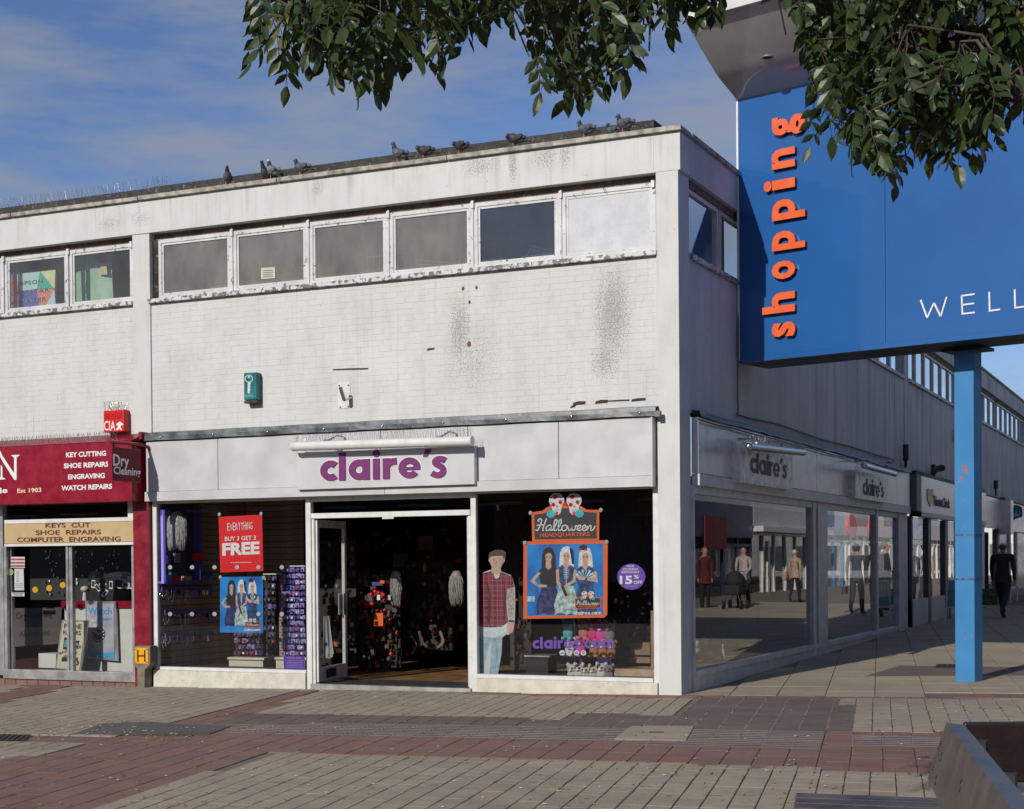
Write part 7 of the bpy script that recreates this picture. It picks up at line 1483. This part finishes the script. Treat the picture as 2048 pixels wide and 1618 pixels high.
def comp_leaf(seed):
    rr = random.Random(seed); mb_ = MB(); L = .21+rr.random()*.05; pts = [Vector((rr.uniform(-.01, .01)*t*3, L*t*(1-.12*t), -L*.35*t*t)) for t in (0, .25, .5, .75, 1)]
    mb_.tube(pts, [.0028, .0022, .002, .0016, .001], 3, BARK, False)
    for k, t in enumerate((.34, .56, .78)):
        i = t*4; a = pts[int(i)].lerp(pts[min(4, int(i)+1)], i-int(i)); d = (pts[4]-pts[0]).normalized()
        for sx in (-1, 1): leaflet(mb_, a, d*.62+Vector((sx*.8, 0, -.18+rr.uniform(-.15, .1))), Vector((sx*.15, 0, 1)), .076+rr.uniform(-.012, .014), .037+rr.uniform(-.004, .005))
    leaflet(mb_, pts[4], (pts[4]-pts[3])+Vector((rr.uniform(-.02, .02), 0, 0)), Vector((0, 0, 1)), .09, .041)
    me = bpy.data.meshes.new('leaf'); me.from_pydata([tuple(v) for v in mb_.v], [], mb_.f); [me.materials.append(q) for q in mb_.mats]; me.polygons.foreach_set('material_index', mb_.m); return me, mb_
LV = [comp_leaf(s_) for s_ in range(7)]
def at(px, py, Z): return CAM+(CF+CR*((px-1024)/F_PX)+CU*((CY-py)/F_PX))*Z
trunk0 = at(4600, 1400, 4.2); trunk0.z = gz(trunk0.x, trunk0.y)
tree = empty('tree', trunk0, 'ash tree whose leafy branches hang into the top of the view', 'tree'); 
rt = random.Random(11)
fork = Vector((trunk0.x, trunk0.y, 3.9)); mb = MB(); mb.tube([trunk0-Vector((0, 0, .2)), trunk0+Vector((.02, .03, 1.2)), trunk0+Vector((-.03, 0, 2.6)), fork, fork+Vector((.1, .2, 2.0)), fork+Vector((.0, .3, 4.0))], [.24, .19, .17, .16, .11, .05], 12, BARK); mb.build('trunk', tree)
LIMBS = [[fork, at(2900, -260, 4.9), at(2300, -60, 5.2), at(1980, 60, 5.4), at(1800, 130, 5.5)], [fork, at(2600, -500, 5.4), at(1900, -260, 5.7), at(1500, -120, 5.8), at(1250, -30, 5.9), at(1130, 60, 6.0)], [fork+Vector((0, 0, .5)), at(2400, -900, 5.6), at(1500, -420, 5.6), at(1000, -180, 5.5), at(750, -60, 5.5), at(620, 40, 5.5)],
         [at(2300, -60, 5.2), at(2150, 100, 5.0), at(2040, 200, 5.0)]]
LP = []
for L_ in LIMBS:
    pts = [Vector(q) for q in spline([tuple(p) for p in L_], 5)]; n = len(pts); mb = MB(); mb.tube(pts, [.075*(1-i/n)**.8+.008 for i in range(n)] if L_ is not LIMBS[3] else [.022*(1-i/n)+.005 for i in range(n)], 8, BARK); mb.build('limb', tree); LP += pts[2:]
def env(px, T):
    for (a, b), (c, d) in zip(T, T[1:]):
        if a <= px < c: return b+(d-b)*(px-a)/(c-a)
    return -200
EL = [(478, 165), (530, 160), (565, 200), (600, 188), (640, 150), (700, 195), (740, 200), (790, 212), (830, 160), (880, 172), (905, 110), (960, 110), (990, 60), (1020, 55), (1040, 215), (1080, 190), (1130, 255), (1165, 240), (1180, 200), (1215, 220), (1260, 175), (1290, 165), (1320, 110), (1350, 90), (1370, 40), (1440, 70), (1482, 35), (1500, -50)]
ER = [(1560, 150), (1590, 130), (1610, 330), (1650, 330), (1700, 335), (1745, 325), (1775, 390), (1820, 380), (1850, 350), (1890, 320), (1940, 345), (2000, 330), (2040, 250), (2110, 240), (2400, 200)]
leaves = []
def near_limb(p): return min(LP, key=lambda q: (q-p).length)
tw = MB()
def cluster(px, py, Z, n, low):
    c = at(px, py, Z); q = near_limb(c); mid = c.lerp(q, .5)+Vector((rt.uniform(-.08, .08), rt.uniform(-.08, .08), .08)); tw.tube([q, mid, c], [.009, .006, .003], 5, BARK, False)
    for i in range(n):
        a = rt.uniform(0, 2*math.pi); el = R(rt.uniform(-85, -5)) ; 
        fwd = (CR*math.cos(a)+Vector((CF.x, CF.y, 0)).normalized()*math.sin(a)); d = (fwd*math.cos(el)+Vector((0, 0, 1))*math.sin(el)).normalized()
        o = c+d*.02; tip = o+d*.30; v = tip-CAM; z = v.dot(CF); tx = 1024+F_PX*v.dot(CR)/z; ty = CY-F_PX*v.dot(CU)/z
        lim = env(tx, EL) if tx < 1530 else env(tx, ER)
        if ty > lim+12: continue
        leaves.append((o, d, a))
for T, dens in ((EL, 1.0), (ER, 1.25)):
    px = T[0][0]+25
    while px < T[-1][0]:
        lo = env(px, T)
        py = lo-55
        while py > -170:
            if rt.random() < .9: cluster(px+rt.uniform(-18, 18), py+rt.uniform(-12, 12), rt.uniform(5.0, 6.1), 4 if dens < 1.1 else 5, lo)
            py -= 46
        px += 46
for i in range(70): cluster(rt.uniform(500, 2500), rt.uniform(-900, -230), rt.uniform(4.8, 6.6), 6, 0)  # unseen clusters above the frame, added to shade the leaves below
def leaf_mtx(o, d):
    y = d; up = Vector((0, 0, 1)); x = y.cross(up); x = x.normalized() if x.length > .1 else CR.copy(); z = x.cross(y).normalized()
    M = Matrix((x, y, z)).transposed().to_4x4(); M = M @ Matrix.Rotation(rt.uniform(-.7, .7), 4, 'Y'); M.translation = o; return M
def vis(o):
    v = o-CAM; z = v.dot(CF); a = 1024+F_PX*v.dot(CR)/z; b = CY-F_PX*v.dot(CU)/z; return (0 if -50 < a < 2100 and b > -60 else 1, z)
leaves.sort(key=lambda l: vis(l[0]+l[1]*.15)); restl = MB(); i = -1
def fits(M, V):
    for q in V[::5]:
        v = M @ q-CAM; z = v.dot(CF); a = 1024+F_PX*v.dot(CR)/z; b = CY-F_PX*v.dot(CU)/z
        if b > 0 and b > (env(a, EL) if a < 1530 else env(a, ER))+10: return False
    return True
for (o, d, a) in leaves:
    M = leaf_mtx(o, d); me, mb_ = LV[(i+1) % 7]; s_ = rt.uniform(.78, 1.08); M = M @ Matrix.Scale(s_, 4)
    if not fits(M, mb_.v): continue
    i += 1
    if i < 290: inst(me, 'leaf', tree, M)
    else:
        b0 = len(restl.v); restl.v += [M @ v for v in mb_.v]
        if not restl.mats: restl.mats = list(mb_.mats)
        mm_ = {k: restl.mats.index(q) for k, q in enumerate(mb_.mats)}
        restl.f += [[b0+k for k in f] for f in mb_.f]; restl.m += [mm_[k] for k in mb_.m]; restl.sm += mb_.sm
restl.build('foliage', tree, kind='stuff'); tw.build('twigs', tree, kind='stuff')
print('leaves', len(leaves))
# ================================================================== litter on the paving
DL = [mat('dry leaf %s' % n, c, .8, .2) for n, c in (('ochre', (.42, .27, .06)), ('brown', (.24, .11, .05)), ('orange', (.42, .15, .07)), ('olive', (.14, .15, .04)))]
fl_ = MB()
def dry(p, s_, mt):
    a = rnd.uniform(0, 6.3); c, s = math.cos(a), math.sin(a); f = lambda x, y, z: p+Vector(((x*c-y*s)*s_, (x*s+y*c)*s_, z*s_))
    fl_.add([f(-1, 0, .25), f(-.3, .38, .05+rnd.random()*.3), f(.5, .3, .02), f(1, 0, .3), f(.4, -.34, rnd.random()*.3), f(-.4, -.3, .02)], [(0, 1, 5), (1, 2, 4, 5), (2, 3, 4)], mt)
for i in range(520):
    if i < 200: px, py = rnd.uniform(0, 2048), 1385+rnd.random()**1.3*230
    elif i < 300: px, py = rnd.uniform(0, 420), rnd.uniform(1440, 1490)
    elif i < 360: px, py = rnd.uniform(0, 700), rnd.uniform(1450, 1618)
    elif i < 440: px, py = rnd.uniform(300, 1320), 1376+rnd.uniform(0, 6)+(rnd.uniform(0, 1))
    else: px, py = rnd.uniform(180, 290), rnd.uniform(1440, 1450)
    p = GR(px, py, .022); 
    if py < 1390 and p.y > -.06: p.y = -.08
    p.z = .013*p.x+.0117*p.y+.02; dry(p, rnd.uniform(.012, .034) if i < 360 else rnd.uniform(.006, .016), rnd.choice(DL))
fl_.build('fallen_leaves', kind='stuff')
lt = MB()
for i in range(150):
    px, py = (rnd.uniform(0, 2048), 1388+rnd.random()*225) if i < 110 else (rnd.uniform(100, 400), rnd.uniform(1450, 1480)); p = GR(px, py, .02); p.z = .013*p.x+.0117*p.y+.018; s_ = rnd.uniform(.006, .02)
    lt.add([p+Vector((-s_, -s_*.6, 0)), p+Vector((s_, -s_*.5, .003)), p+Vector((s_*.8, s_*.7, .0)), p+Vector((-s_*.7, s_*.5, .004))], [(0, 1, 2, 3)], TXTW if i % 3 else mat('pale grit', (.45, .43, .4), .9))
lt.build('litter', kind='stuff')
gm = MB(); MOSS = mat('joint moss', (.09, .12, .03), .95, .4)      # moss tufts in the wide joints
for i in range(260):
    u = round(rnd.uniform(1.95, 4.2)/.187)*.187 if i % 2 else round(rnd.uniform(.3, 1.9)/.26)*.26; v_ = rnd.uniform(-3.6, -.5) if i % 3 else rnd.uniform(-7, -5.6); p = UD*u+VD*v_; s_ = rnd.uniform(.006, .016)
    if zone(p.x, p.y) is None: continue
    q = Vector((p.x, p.y, .013*p.x+.0117*p.y+.012)); gm.ball(q, s_*.6, s_*1.8, s_*.6, MOSS, 5, 4)
gm.build('joint_moss', kind='stuff')
